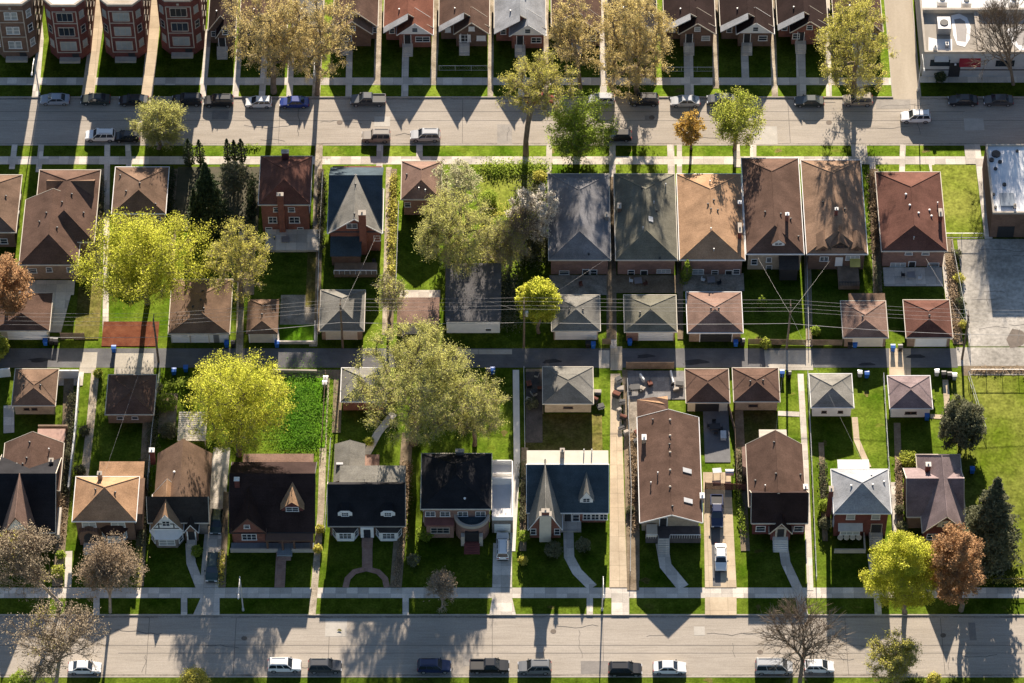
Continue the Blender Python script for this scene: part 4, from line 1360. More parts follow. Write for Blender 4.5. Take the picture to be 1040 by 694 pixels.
b = H('commercial_building', 'white roofed brick building beside the pale parking lot', 'commercial building', 1020, 241)
a = G(1004.5, 241)
X0, X1, Y = a[0], a[0] + 22, a[1]
HT = 5.6
YB = G(1004, 148, HT)[1]
b.wall((X0, X1, Y, YB), -.1, HT, BR['brown'])
q = MB()
for (u0, u1, v0, v1) in ((X0 - .03, X1, Y - .03, Y + .25), (X0 - .03, X0 + .25, Y + .25, YB), (X0 + .25, X1, YB - .25, YB + .02)):
    q.box(u0, u1, v0, v1, HT, HT + .4)
b.part('parapet', q, M['stone'])
q = MB()
q.box(X0 + .25, X1, Y + .25, YB - .25, HT, HT + .08)
R = b.part('roof', q, mat("patched_white_roof", (.58, .60, .64), rgb2=(.88, .87, .85), scale=.22, fine=.1, rough=.7))
for px, py, w in ((1011.5, 157, .9), (1007, 163, .5), (1015.5, 165, .4), (1011, 172, .35), (1033, 154, .3), (1020, 188, .4), (1009, 198, .3), (1011, 211, .3)):
    x, y = G(px, py, HT + .1)
    q = MB()
    q.tube([(x, y, HT), (x, y, HT + .35)], w * .8, 9)
    b.part('roof_vent', q, M['dark'], R)
x, y = G(1023, 204, HT + .1)
q = MB()
q.box(x - 1.1, x + 1.1, y - 1.3, y + 1.3, HT + .05, HT + .45)
b.part('skylight', q, mat("blue_grey_skylight", (.16, .20, .25), rough=.35, var=.1), R)
roofbox(1030.5, 211, HT + .08, .4, .5, .7, 'narrow brown vent box beside the square skylight on the white roof', 'stone')
q = MB()
x = G(1012, 240)[0]
q.box(x, x + 2.6, Y - .06, Y + .02, .0, 2.6)
b.part('door', q, M['dark'])
# ---------------------------------------------------------------- lower row: houses facing the camera
GD = 'houses along the lower street'


def xroof(b, x0, x1, yn, ze, yr, h, m, back=None, trim=None, wallm=None, hn=0, hf=0, ov=.35, inset=.3):
    """ridge along x: near eave at photo row yn, ridge at photo row yr"""
    a, c = G(x0, yn, ze), G(x1, yn, ze)
    Yr = G((x0 + x1) / 2, yr, ze + h)[1]
    Yn = a[1]
    Yf = 2 * Yr - Yn if back is None else Yr + back
    hb = h * (Yf - Yr) / (Yr - Yn)
    q = MB()
    zb = ze + h - h * (Yf - Yr) / (Yr - Yn)
    q.shell([(a[0], Yn, ze), (c[0], Yn, ze), (c[0], Yr, ze + h), (a[0], Yr, ze + h), (c[0], Yf, zb), (a[0], Yf, zb)], [(0, 1, 2, 3), (3, 2, 4, 5)], .15)
    o = b.part('roof', q, RF[m])
    rr = Roof(o, (a[0], c[0], Yn, 2 * Yr - Yn), ze, h, 'x', 0, 0)
    sl = h / (Yr - Yn)
    if wallm:
        q = MB()
        q.prism([(Yn + ov, -.1), (Yf - ov, -.1), (Yf - ov, zb + sl * ov - .17), (Yr, ze + h - .17), (Yn + ov, ze + sl * ov - .17)], a[0] + inset, c[0] - inset, 'x')
        b.part('wall', q, wallm)
    if trim:
        g = MB()
        g.box(a[0], c[0], Yn - .11, Yn - .005, ze - .17, ze + .03)
        for xa, sg in ((a[0], -1), (c[0], 1)):
            g.prism([(Yn, ze - .16), (Yr, ze + h - .16), (Yf, zb - .16), (Yf, zb + .03), (Yr, ze + h + .03), (Yn, ze + .03)], xa + sg * .005, xa + sg * .09, 'x')
        b.part('gutter', g, trim, o)
    return rr, Yn, Yr, Yf


# D1 ------------------------------------------------------------------------------------
b = H('brick_house', 'brown house with pointed front spire gable behind the grey branched tree', 'house', 30, 562, GD)
r = b.eave(2, 62, 482, 450, 4.4)
b.gwall((r[0], r[1], r[2] - 3, r[3]), 4.4, 2.8, 'y', .35, BR['tanb'])
R = b.roof((r[0], r[1], r[2] - 3, r[3]), 4.4, 2.8, RF['brown'], 'y', 0, 0, M['cream'])
b.vents(R, ((30, 450), (27, 466), (23, 472), (17, 472)))
b.pipes(R, ((50, 458),))
rr, Yn, Yr, Yf = xroof(b, -6, 56, 541, 3.6, 481, 4.9, 'black', None, M['cream'], BR['brown'])  # front slope's shade painted black; the rear roof stays brown
b.chimney(R, 53, 474, 1.6, .6, .6, BR['grey'])
a, c = G(0, 546, 3.6), G(38, 546, 3.6)
g = (a[0], c[0], a[1], Yr)
b.gwall(g, 3.6, 4.9, 'y', .25, BR['red'])
R2 = b.roof(g, 3.6, 4.95, RF['pinkb'], 'y', 0, 0, M['btrim'])  # spire slopes catch the sun; the lighter tone is painted in
q = MB()
xm = (g[0] + g[1]) / 2
q.prism([(xm - 1.6, 5.2), (xm + 1.6, 5.2), (xm, 8.0)], g[2] + .2, g[2] + .26)
b.part('gable_siding', q, M['wtrim'])
b.win(17, 553, g[2] + .246, 1.8, 1.1, cols=2)
b.wall((G(36, 482)[0], G(66, 482)[0], G(50, 440)[1] - .2, G(50, 440)[1] + .1), -.1, 2.0, M['wood'], 'wing_wall')
q = MB()
r = b.eave(37, 65, 452, 436, 2.4)
q.box(r[0], r[1], r[2], r[3], 2.4, 2.5)
b.part('patio_roof', q, mat("pinkish_canopy", (.42, .27, .22)))
for xx in (r[0] + .1, r[1] - .2):
    for yy in (r[2] + .1, r[3] - .2):
        b.part('post', MB().box(xx, xx + .1, yy, yy + .1, -.1, 2.4), M['wtrim'])
b.wall((G(50, 548)[0], G(61, 548)[0], G(55, 548)[1], G(55, 520)[1]), -.1, 1.2, M['conc'], 'porch')

# D2 ------------------------------------------------------------------------------------
b = H('brick_house', 'tan hip roofed two storey brown brick house with arched porch and bay', 'house', 106, 553, GD)
r = b.eave(73.5, 138, 529.5, 484.5, 5.3)
w = b.gwall(r, 5.3, 2.7, 'y', .4, BR['brown'], gn=False, gf=False)
ap = G(104.5, 495, 8.0)[1]
R = b.roof(r, 5.3, 2.7, RF['tan'], 'y', ap - r[2], max(.3, r[3] - ap), M['wtrim'])
b.vents(R, ((97, 498), (117, 501)))
b.chimney(R, 102, 487, 1.5, .6, .6, BR['grey'])
r2 = b.eave(98, 144, 505, 468, 5.0)
b.wall((r2[0] + .2, r2[1] - .2, r[3] - 1.0, r2[3] - .2), -.1, 4.6, BR['brown'])
q = MB()
q.box(r2[0], r2[1], r[3] - .6, r2[3], 4.6, 4.8)
b.part('roof', q, RF['tan'])
q = MB()
q.box(G(140, 530, 5)[0], G(144, 530, 5)[0], r[2] + 1.5, r[3], 4.9, 5.0)
b.part('roof', q, RF['tanbr'])
b.wall((w[1] + .002, G(142.5, 530, 5)[0], r[2] + 1.6, r[3] - .1), -.1, 4.9, BR['brown'])
for px in (90.5, 120):
    b.win(px, 533, w[2] - .004, 1.9, 1.0, glass='blind', cols=2)
# bay
x, _ = onY(117, 545, w[2])
q = MB()
q.prism([(x - 1.9, w[2] + .1), (x - 1.1, w[2] - 1.1), (x + 1.1, w[2] - 1.1), (x + 1.9, w[2] + .1)], -.1, 2.9, 'z')
b.part('bay', q, BR['brown'])
q = MB()
q.add([(x - 2.1, w[2] - .02, 2.9), (x - 1.2, w[2] - 1.35, 2.9), (x + 1.2, w[2] - 1.35, 2.9), (x + 2.1, w[2] - .02, 2.9), (x - 1.1, w[2] - .02, 3.7), (x + 1.1, w[2] - .02, 3.7)],
      [(0, 1, 4), (1, 2, 5, 4), (2, 3, 5), (3, 2, 1, 0)])
b.part('bay_roof', q, RF['dbrown'])
b.winxyz(x, w[2] - 1.104, 1.75, 1.7, 1.3, 'wtrim', 'blind', 2)
for sx in (-1, 1):
    b.winxyz(x + sx * 1.53, w[2] - .52, 1.75, .7, 1.3, 'wtrim', 'blind', 1, 2, sx * math.atan2(1.2, .8))
x, _ = onY(92, 545, w[2])
q = MB()
q.prism([(x - 1.5, -.1), (x + 1.5, -.1), (x + 1.5, 2.4), (x + 1.1, 3.2), (x, 3.6), (x - 1.1, 3.2), (x - 1.5, 2.4)], w[2] - .9, w[2] - .01)
b.part('porch', q, BR['brown'])
q = MB()
q.prism([(x - .8, .6), (x + .8, .6), (x + .8, 2.2), (x + .5, 2.75), (x, 2.95), (x - .5, 2.75), (x - .8, 2.2)], w[2] - .95, w[2] - .88)
b.part('door', q, M['dark'])
b.steps(x, w[2] - .9, .6, 1.8, 4, 'conc')
b.sidewins(*w, z=3.8, n=3)

# D3 ------------------------------------------------------------------------------------
b = H('tudor_house', 'tudor cottage with white timbered gable, white bay and small pointed entry', 'house', 180, 554, GD)
r = b.eave(156.5, 213, 506, 460, 3.6)
rr, Yn, Yr, Yf = xroof(b, 150, 212, 531, 3.4, 504.5, 3.7, 'dgrey', None, M['cream'], BR['grey'])  # shade of the near slope is put into this darker grey
b.gwall((r[0], r[1], Yr - .5, r[3]), 3.4, 3.6, 'y', .35, BR['grey'])
R = b.roof((r[0], r[1], Yr, r[3]), 3.4, 3.72, RF['tanbr'], 'y', 0, 0, None)
b.vents(R, ((177, 480),), 'wtrim')
b.chimney(R, 155.5, 468, 2.6, .7, .7, BR['maroon'], 'wtrim')


def fgable(b, x0, x1, yb, ze, h, back, rf, wallm, trim='wtrim', siding=None, z0=-.1, ov=.22):
    """small front gable: eave corners at photo (x0,yb),(x1,yb), running back by `back` metres"""
    a, c = G(x0, yb, ze), G(x1, yb, ze)
    g = (a[0], c[0], a[1], a[1] + back)
    w = b.gwall(g, ze, h, 'y', ov, wallm, z0=z0)
    R = b.roof(g, ze, h, rf, 'y', 0, 0, M[trim])
    return g, w, R


g, w, R2 = fgable(b, 152.5, 186, 539, 2.8, 3.9, 6.5, RF['tanpale'], M['wtrim'])
xm = (g[0] + g[1]) / 2
q = MB()
for u0, v0, u1, v1 in ((-2.2, 3.1, 2.2, 3.1), (-1.5, 4.2, 1.5, 4.2), (-1.1, 3.1, -1.1, 4.8), (1.1, 3.1, 1.1, 4.8), (-2.0, 3.1, -1.1, 4.3), (2.0, 3.1, 1.1, 4.3)):
    q.tube([(xm + u0, w[2] - .03, v0), (xm + u1, w[2] - .03, v1)], .09, 4)
b.part('timbering', q, M['dark'])
b.winxyz(xm, w[2] - .05, 4.35, 1.0, 1.1, 'wtrim', 'glass', 2)
q = MB()
q.prism([(xm - 2.4, w[2] + .1), (xm - 1.5, w[2] - 1.3), (xm + 1.5, w[2] - 1.3), (xm + 2.4, w[2] + .1)], -.1, 2.3, 'z')
b.part('bay', q, BR['grey'])
q = MB()
q.add([(xm - 2.6, w[2], 2.3), (xm - 1.6, w[2] - 1.5, 2.3), (xm + 1.6, w[2] - 1.5, 2.3), (xm + 2.6, w[2], 2.3), (xm - 1.8, w[2], 2.75), (xm + 1.8, w[2], 2.75)],
      [(0, 1, 4), (1, 2, 5, 4), (2, 3, 5), (3, 2, 1, 0)])
b.part('bay_roof', q, M['wtrim'])
b.winxyz(xm, w[2] - 1.304, 1.35, 2.2, 1.15, 'wtrim', 'blind', 2)
for sx in (-1, 1):
    b.winxyz(xm + sx * 1.98, w[2] - .62, 1.35, .8, 1.15, 'wtrim', 'glass', 1, 2, sx * math.atan2(1.4, .9))
g, w, R3 = fgable(b, 186.5, 201.5, 541, 2.4, 1.9, 3.5, RF['dgrey'], BR['brown'], ov=.15)
xm = (g[0] + g[1]) / 2
q = MB()
q.box(xm - .5, xm + .5, w[2] - .05, w[2] + .02, .4, 2.4)
b.part('door', q, M['dark'])
q = MB()
q.box(xm - .68, xm - .5, w[2] - .09, w[2] + .02, .0, 2.5)
q.box(xm + .5, xm + .68, w[2] - .09, w[2] + .02, .0, 2.5)
b.part('door_frame', q, M['wtrim'])
b.steps(xm, w[2] - .02, .4, 1.4, 3)
# D4 ------------------------------------------------------------------------------------
b = H('brick_house', 'dark brown roofed brick house with front gable, one lit dormer and paved terrace', 'house', 276, 552, GD)
rr, Yn, Yr, Yf = xroof(b, 233, 319.5, 541, 3.1, 481, 4.9, 'dbrown', 4.2, M['dark'], BR['red'])  # roof brown lowered to near black for the shaded front slope
b.chimney(rr, 241, 493, 1.5, .7, .6, BR['maroon'], 'wtrim')
q = MB()
r4 = b.eave(246, 318, 479, 467, 3.4)
q.box(r4[0], r4[1], Yf - .3, Yf + 2.6, 3.4, 3.6)
o = b.part('roof', q, RF['pinkb'])
b.wall((r4[0] + .3, r4[1] - .3, Yf - .3, Yf + 2.3), -.1, 3.4, BR['red'])
for px, py in ((250, 473), (281, 477), (302, 477)):
    x, y = G(px, py, 3.6)
    b.part('roof_vent', MB().tube([(x, y, 3.55), (x, y, 4.1)], .13, 6), M['wtrim'], o)
g, w, R2 = fgable(b, 235, 270, 541, 3.4, 3.5, 7.5, RF['dbrown'], BR['red'], 'btrim')
xm = (g[0] + g[1]) / 2
b.winxyz(xm, w[2] - .004, 2.0, 2.0, 1.3, 'wtrim', 'glass', 3)
b.winxyz(xm - .2, w[2] - .004, 4.6, .7, .7, 'wtrim', 'glass', 1)
b.dormer(rr, 297, 519, 3.1, .75, 1.6, RF['tanpale'], BR['maroon'], 'wtrim', 4.0, (1.7, .85))
Yp = w[2] - 1.6
xl, xr_ = G(271, 552)[0], G(319, 552)[0]
q = MB()
q.box(xl, xr_, Yp + .2, Yn + .2, 2.75, 3.05)
for u in (xl + .1, xl + 2.3, xl + 4.0, xr_ - .4):
    q.box(u, u + .3, Yp + .25, Yp + .55, .5, 2.75)
b.part('porch', q, M['btrim'])
xa = G(235, 556)[0]
Yt = G(250, 560)[1]
q = MB()
q.box(xa, xl + 1.6, Yt, w[2] - .01, -.1, .5)
q.box(xl + 3.8, xr_, Yt, w[2] - .01, -.1, .5)
q.box(xl + 1.6, xl + 3.8, w[2] - 2.2, w[2] - .01, -.1, .49)
b.part('terrace', q, mat("slate_terrace", (.22, .25, .27), var=.12, slab=.9, slabvar=.1))
q = MB()
for u0, u1 in ((xa, xl + 1.6), (xl + 3.8, xr_)):
    q.box(u0 - .1, u1 + .1, Yt - .25, Yt - .002, -.1, .85)
b.part('terrace_wall', q, M['stone'])
q = MB()
for i in range(9):
    q.box(xl + 1.75, xl + 3.65, Yt + 1.4 - .34 * (i + 1), Yt + 1.4 - .34 * i, -.1, .5 - .045 * i)
b.part('steps', q, M['paver'])
b.door(283, 545, Yn + .5, .95, 2.0, 'dark', 'btrim', z=.5)
# D5 ------------------------------------------------------------------------------------
b = H('frame_house', 'black roofed house with two white dormers, two white bays and white door', 'house', 373, 548, GD)
rr, Yn, Yr, Yf = xroof(b, 333, 411.5, 534.5, 2.9, 492, 4.2, 'black', 1.2, M['grey'] if 'grey' in M else M['stone'], BR['brown'])
r5 = b.eave(345, 412, 491, 477, 4.3)
q = MB()
q.box(r5[0], r5[1], Yr + .6, r5[3], 5.1, 5.3)
o = b.part('roof', q, RF['mgrey'])
b.wall((r5[0] + .2, r5[1] - .2, Yr + .6, r5[3] - .2), -.1, 5.1, BR['brown'])
r6 = b.eave(338.5, 370, 490, 451, 3.2)
b.gwall(r6, 3.2, 1.0, 'y', .3, M['cream'])
R6 = b.roof(r6, 3.2, 1.0, RF['dgrey'] if False else RF['grey'], 'y', 0, 0, None)
b.part('roof_vent', MB().box(*(lambda p: (p[0] - .5, p[0] + .5, p[1] - .2, p[1] + .2, p[2] - .1, p[2] + .3))(R6.at(345, 472))), M['metal'], R6.o)
for px in (350.5, 394):
    x, y, z = rr.at(px, 524)
    q = MB()
    q.prism([(x - 1.05, z - .3), (x + 1.05, z - .3), (x + 1.05, z + .75), (x + .6, z + 1.2), (x - .6, z + 1.2), (x - 1.05, z + .75)], y, y + 3)
    b.part('dormer', q, M['wtrim'], rr.o)
    q = MB()
    q.prism([(x - 1.15, z + .78), (x + 1.15, z + .78), (x + .62, z + 1.34), (x - .62, z + 1.34)], y + .05, y + 3.2)
    b.part('dormer_roof', q, RF['black'], rr.o)
    b.winxyz(x, y - .004, z + .42, .9, .75, 'wtrim', 'glass', 3, 2, 0, rr.o)
Yw = Yn + .35
for px in (351, 395):
    x, _ = onY(px, 541, Yw)
    q = MB()
    q.prism([(x - 1.9, Yw + .05), (x - 1.2, Yw - 1.0), (x + 1.2, Yw - 1.0), (x + 1.9, Yw + .05)], -.1, 2.3, 'z')
    b.part('bay', q, M['wtrim'])
    q = MB()
    q.add([(x - 2.0, Yw, 2.3), (x - 1.3, Yw - 1.15, 2.3), (x + 1.3, Yw - 1.15, 2.3), (x + 2.0, Yw, 2.3), (x - 1.3, Yw, 2.75), (x + 1.3, Yw, 2.75)], [(0, 1, 4), (1, 2, 5, 4), (2, 3, 5), (3, 2, 1, 0)])
    b.part('bay_roof', q, RF['dgrey'])
    b.winxyz(x, Yw - 1.004, 1.35, 1.7, 1.2, 'wtrim', 'glass', 3, 3)
    for sx in (-1, 1):
        b.winxyz(x + sx * 1.57, Yw - .5, 1.35, .75, 1.2, 'wtrim', 'glass', 1, 2, sx * math.atan2(1.05, .7))
x, _ = onY(373, 539, Yw)
q = MB()
q.box(x - .95, x + .95, Yw - .6, Yw + .01, .3, 2.75)
b.part('entry', q, M['wtrim'])
q = MB()
q.box(x - .5, x + .5, Yw - .66, Yw - .59, .35, 2.35)
b.part('door', q, M['glass'])
b.steps(x, Yw - .6, .35, 1.6, 3, 'paver', rail=False)
# D6 ------------------------------------------------------------------------------------
b = H('brick_house', 'two storey pinkish brick house with black hip roof and rounded entrance bay', 'house', 463, 553, GD)
r = b.eave(427.5, 499, 517, 461, 6.1)
w = b.gwall(r, 6.1, 2.2, 'y', .35, BR['pink'], gn=False, gf=False)
R = b.roof(r, 6.1, 2.2, RF['black'], 'y', 4.6, 3.6, M['cream'])
b.vents(R, ((472, 507),), 'wtrim')
b.chimney(R, 467, 462, 1.0, 1.2, .5, BR['grey'])
for px in (437, 452, 470, 488):
    b.win(px, 522, w[2] - .004, 1.3, 1.0, cols=2)
xl, xr_ = w[0] + .4, onY(461, 540, w[2])[0]
q = MB()
q.box(xl, xr_, w[2] - 1.2, w[2] - .01, -.1, 3.2)
b.part('sunroom', q, BR['pink'])
q = MB()
q.box(xl - .15, xr_ + .1, w[2] - 1.4, w[2] - .01, 3.2, 3.4)
b.part('sunroom_roof', q, mat("clay_tile_red", (.22, .09, .075)))
b.winxyz((xl + xr_) / 2, w[2] - 1.204, 1.9, 2.6, 1.2, 'stone', 'glass', 3)
x, _ = onY(479.5, 540, w[2])
R0 = 2.5
arc = [(x + R0 * math.cos(t), w[2] + .1 - 2.2 * math.sin(t)) for t in [math.pi * i / 14 for i in range(15)]]
q = MB()
q.prism(arc[::-1], -.1, 3.6, 'z')
b.part('bay', q, BR['pink'])
q = MB()
for (p, pp) in zip(arc, arc[1:]):
    for k in (0,):
        ax, ay, bx, by = p[0], p[1], pp[0], pp[1]
        cx, cy = x, w[2] + .1
        q.add([(ax + (ax - cx) * .05, ay + (ay - cy) * .05, 3.6), (bx + (bx - cx) * .05, by + (by - cy) * .05, 3.6), (bx - (bx - cx) * .12, by - (by - cy) * .12, 3.6), (ax - (ax - cx) * .12, ay - (ay - cy) * .12, 3.6),
               (ax + (ax - cx) * .05, ay + (ay - cy) * .05, 4.2), (bx + (bx - cx) * .05, by + (by - cy) * .05, 4.2), (bx - (bx - cx) * .12, by - (by - cy) * .12, 4.2), (ax - (ax - cx) * .12, ay - (ay - cy) * .12, 4.2)],
              [(4, 5, 6, 7), (0, 4, 7, 3), (0, 1, 5, 4), (2, 3, 7, 6)])
b.part('parapet', q, M['stone'])
q = MB()
q.prism([(x + (px - x) * .87, py) for px, py in arc][::-1], 3.6, 3.66, 'z')
b.part('balcony_floor', q, RF['navy'])
q = MB()
q.box(x - 1.0, x + 1.0, w[2] - 2.35, w[2] - 2.0, .7, 2.9)
b.part('door', q, M['dark'])
q = MB()
q.box(x - 1.6, x - 1.05, w[2] - 2.7, w[2] - 2.0, -.1, 2.4)
q.box(x + 1.05, x + 1.6, w[2] - 2.7, w[2] - 2.0, -.1, 2.4)
b.part('pillar', q, M['stone'])
q = MB()
for i in range(5):
    q.box(x - 1.15, x + 1.15, w[2] - 2.4 - .35 * (i + 1), w[2] - 2.4 - .35 * i, -.1, .7 - .14 * i)
b.part('steps', q, mat("red_steps", (.16, .05, .045)))
b.sidewins(*w, z=4.6, n=4)
b.sidewins(*w, z=1.9, n=4)
# D6 garage and deck
b = H('garage', 'flat roofed white garage and roof deck attached beside the pinkish brick house', 'garage', 510, 551)
r = b.eave(499.5, 521, 528, 471, 3.3)
b.wall((r[0] + .02, r[1], r[2], r[3]), -.1, 3.1, BR['grey'])
q = MB()
q.box(r[0] + .03, r[1], r[2], r[3], 3.1, 3.3)
ro = b.part('roof', q, RF['tarwhite'])
q = MB()
for yy, hh in ((r[2], .7), (r[2] + (r[3] - r[2]) * .62, 1.6), (r[3] - .2, 1.0), (r[2] + (r[3] - r[2]) * .78, .6)):
    q.box(r[0] + .04, r[1] - .18, yy, yy + .16, 3.3, 3.3 + hh)
q.box(r[1] - .17, r[1], r[2], r[3], 3.3, 4.0)
b.part('parapet', q, M['wtrim'], ro)
q = MB()
for k in range(4):
    q.box(r[0] + .35, r[1] - .35, r[2] - .06, r[2] + .01, .05 + .55 * k, .57 + .55 * k)
b.part('garage_door', q, M['wtrim'])
# D7 ------------------------------------------------------------------------------------
b = H('brick_house', 'slate blue roofed house with sharp lit front gable, front chimney and white dormer', 'house', 577, 534, GD)
rr, Yn, Yr, Yf = xroof(b, 535, 618, 521, 2.9, 472.5, 4.6, 'navy', .6, M['wtrim'], BR['red'])
r7 = b.eave(535, 618, 472, 458, 7.2)
Yb = G(577, 458, 7.2)[1]
q = MB()
q.box(r7[0], r7[1], Yr + .25, Yb, 7.1, 7.3)
o = b.part('roof', q, M['cream'])
b.wall((r7[0] + .2, r7[1] - .2, Yr + .3, Yb - .2), -.1, 7.1, M['wtrim'])
q = MB()
q.box(r7[0] - .05, r7[1] + .05, Yr + .1, Yr + .24, 7.28, 7.5)
b.part('parapet', q, M['wtrim'])
for px, py, hh in ((571, 464, 1.6),):
    x, y = G(px, py, 7.3)
    b.chimxyz(o, x, y, 7.0, 8.9, .6, .6, BR['grey'])
for px in (593, 601):
    x, y = G(px, 460, 7.3)
    b.part('roof_vent', MB().tube([(x, y, 7.2), (x, y, 8.2)], .08, 6), M['galv'], o)
g, w, R2 = fgable(b, 536.5, 571, 538, 2.4, 5.2, 9, RF['mgrey'], BR['red'], 'wtrim')
xm = (g[0] + g[1]) / 2
b.chimxyz(R2.o, xm, w[2] - .4, -.1, 6.6, 1.7, .75, M['cream'], 'stone')
b.chimxyz(R2.o, xm, w[2] - .4, 6.0, 7.4, 1.1, .6, BR['red'], 'stone')
for sx in (-1.75, 1.75):
    b.winxyz(xm + sx, w[2] - .004, 1.6, .7, 1.3, 'wtrim', 'glass')
b.dormer(rr, 595.5, 510.5, 1.9, 1.0, 1.9, RF['mgrey'], M['wtrim'], 'wtrim', 4.2, (.9, .8))
Yw = Yn + .35
b.door(576.5, 528, Yw - .004, 1.0, 2.0, 'dark', 'wtrim', z=.35)
b.win(585, 526, Yw - .004, .9, 1.5, cols=1)
for px in (596, 604.5, 613):
    b.win(px, 525, Yw - .004, 1.0, 1.3, cols=2)
x, _ = onY(579, 532, Yw)
b.wall((x - 1.4, x + 1.6, Yw - 1.8, Yw - .01), -.1, .3, M['conc'], 'stoop')
# D8 ------------------------------------------------------------------------------------
b = H('brick_house', 'very long brown roofed house with two skylights and a raised front porch', 'house', 682, 552, GD)
ze, h = 4.3, 2.0
r = b.eave(650, 713.5, 531, 424, ze)
w = b.gwall((r[0], r[1], r[2] + 1.2, r[3]), ze, h, 'y', .4, BR['buff'])
R = b.roof(r, ze, h, RF['brown'], 'y', 0, 0, M['wtrim'])
xm = (r[0] + r[1]) / 2
r8 = b.eave(648.5, 682, 424, 406, ze)
b.wall((r[0] + .4, xm, r[3] - .1, r8[3] - .3), -.1, ze - .2, BR['buff'])
q = MB()
q.shell([(r[0], r[3] - .2, ze), (xm, r[3] - .2, ze + h), (xm, r8[3] - 1.5, ze + h), (xm - 2.0, r8[3], ze + .7), (r[0], r8[3], ze)], [(0, 1, 2, 3, 4)], .14)
b.part('roof', q, RF['brown'])
q = MB()
q.shell([(r[0], r8[3], ze + .004), (xm, r8[3], ze + .9), (xm, r[3] + 1.0, ze + h - .1)], [(0, 1, 2)], .1)
b.part('roof', q, RF['tanpale'])
for py in (427, 443, 460, 478, 495):
    b.vents(R, ((680.5 if py < 500 else 682, py),), 'stone')
b.vents(R, ((663, 427), (680, 452), (683, 515)))
b.pipes(R, ((661, 492), (668, 482)))
b.skylight(R, 698, 478.5, 1.3, .8)
b.skylight(R, 699, 509, 1.3, .8)
b.chimney(R, 654, 448, .9, .6, .9, BR['buff'], 'wtrim')
b.chimney(R, 713, 506, .6, .6, .9, BR['buff'], 'wtrim')
q = MB()
q.prism([(r[0] + .5, ze - .1), (r[1] - .5, ze - .1), (xm, ze + h - .28)], w[2] - .08, w[2] - .01)
b.part('gable_siding', q, M['cream'])
q = MB()
q.prism([(xm - 1.0, ze + .8), (xm + 1.0, ze + .8), (xm, ze + h - .3)], w[2] - .12, w[2] - .085)
b.part('gable_vent', q, M['dark'])
b.win(698, 540, w[2] - .004, 2.6, 1.2, cols=3)
b.win(663, 541, w[2] - .004, 1.2, 1.0, cols=1, glass='blind')
b.door(673, 543, w[2] - .004, 1.0, 2.05, 'dark', 'wtrim', z=1.25)
xa, xb = G(656, 562)[0], G(712, 562)[0]
q = MB()
q.box(xa, xb, w[2] - 2.2, w[2] - .01, -.1, 1.2)
b.part('porch', q, mat("dark_porch_deck", (.10, .085, .085), var=.15, slab=.4, slabvar=.1))
q = MB()
x, _ = onY(673, 548, w[2])
for u0, u1 in ((xa, x - .9), (x + .9, xb)):
    q.box(u0, u1, w[2] - 2.25, w[2] - 2.15, 2.05, 2.12)
    for k in range(int((u1 - u0) / .35) + 1):
        q.box(u0 + k * .35, u0 + k * .35 + .04, w[2] - 2.23, w[2] - 2.18, 1.2, 2.05)
b.part('porch_railing', q, M['wtrim'])
b.steps(x, w[2] - 2.2, 1.2, 1.7, 7, 'conc', landing=.2)
q = MB()
q.box(xa + .1, x - .95, w[2] - 2.0, w[2] - .3, 1.2, 2.1)
b.part('porch_wall', q, M['cream'])
b.sidewins(*w, z=2.1, n=6)
# D9 ------------------------------------------------------------------------------------
b = H('brick_house', 'brown roofed brick house with dark front slope, small pointed entry and two windows', 'house', 793, 549, GD)
rr, Yn, Yr, Yf = xroof(b, 763, 820.5, 531.5, 3.3, 500.5, 3.5, 'dbrown', None, M['cream'], BR['maroon'])  # front slope's shade painted in; the roof behind is plain brown
r = b.eave(760, 817.5, 500, 451, 3.4)
b.gwall((r[0], r[1], Yr - .4, r[3]), 3.3, 3.4, 'y', .35, BR['maroon'])
R = b.roof((r[0], r[1], Yr - .05, r[3]), 3.3, 3.52, RF['brown'], 'y', 0, 0, M['cream'])
b.vents(R, ((786, 450), (788, 482), (767, 489), (813, 483)))
b.pipes(R, ((777, 495),))
q = MB()
bx = b.eave(755, 762, 474, 456, 3.0)
q.prism([(bx[0], bx[2]), (bx[1] + 1, bx[2] - 1.0), (bx[1] + 1, bx[3] + 1.0), (bx[0], bx[3])], -.1, 3.1, 'z')
b.part('bay', q, BR['tanb'])
q = MB()
q.prism([(bx[0] - .15, bx[2] - .1), (bx[1] + 1, bx[2] - 1.2), (bx[1] + 1, bx[3] + 1.2), (bx[0] - .15, bx[3] + .1)], 3.1, 3.25, 'z')
b.part('bay_roof', q, RF['pinkb'])
q = MB()
rb = b.eave(771, 799, 447, 438, 3.0)
q.box(rb[0], rb[1], r[3] - .3, rb[3], 3.2, 3.4)
b.part('roof', q, M['cream'])
b.wall((rb[0] + .1, rb[1] - .1, r[3] - .4, rb[3] - .1), -.1, 3.2, BR['tanb'])
b.chimney(R, 818, 497, .6, .6, .8, BR['maroon'], 'wtrim')
Yw = Yn + .35
for px in (772.5, 811):
    b.win(px, 537, Yw - .004, 1.25, 1.15, cols=1)
g, w, R2 = fgable(b, 781.5, 804.5, 542, 2.0, 2.5, 3.0, RF['dbrown'], BR['maroon'], 'cream')
xm = (g[0] + g[1]) / 2
q = MB()
q.box(xm - .5, xm + .5, w[2] - .06, w[2] + .02, .9, 2.9)
b.part('door', q, M['dark'])
q = MB()
q.box(xm - .8, xm - .5, w[2] - .1, w[2] + .02, .6, 2.95)
q.box(xm + .5, xm + .8, w[2] - .1, w[2] + .02, .6, 2.95)
q.prism([(xm - .8, 2.95), (xm + .8, 2.95), (xm, 3.6)], w[2] - .1, w[2] + .02)
b.part('door_frame', q, M['stone'])
b.steps(xm, w[2] - .02, .9, 2.2, 6, 'white', landing=.7)
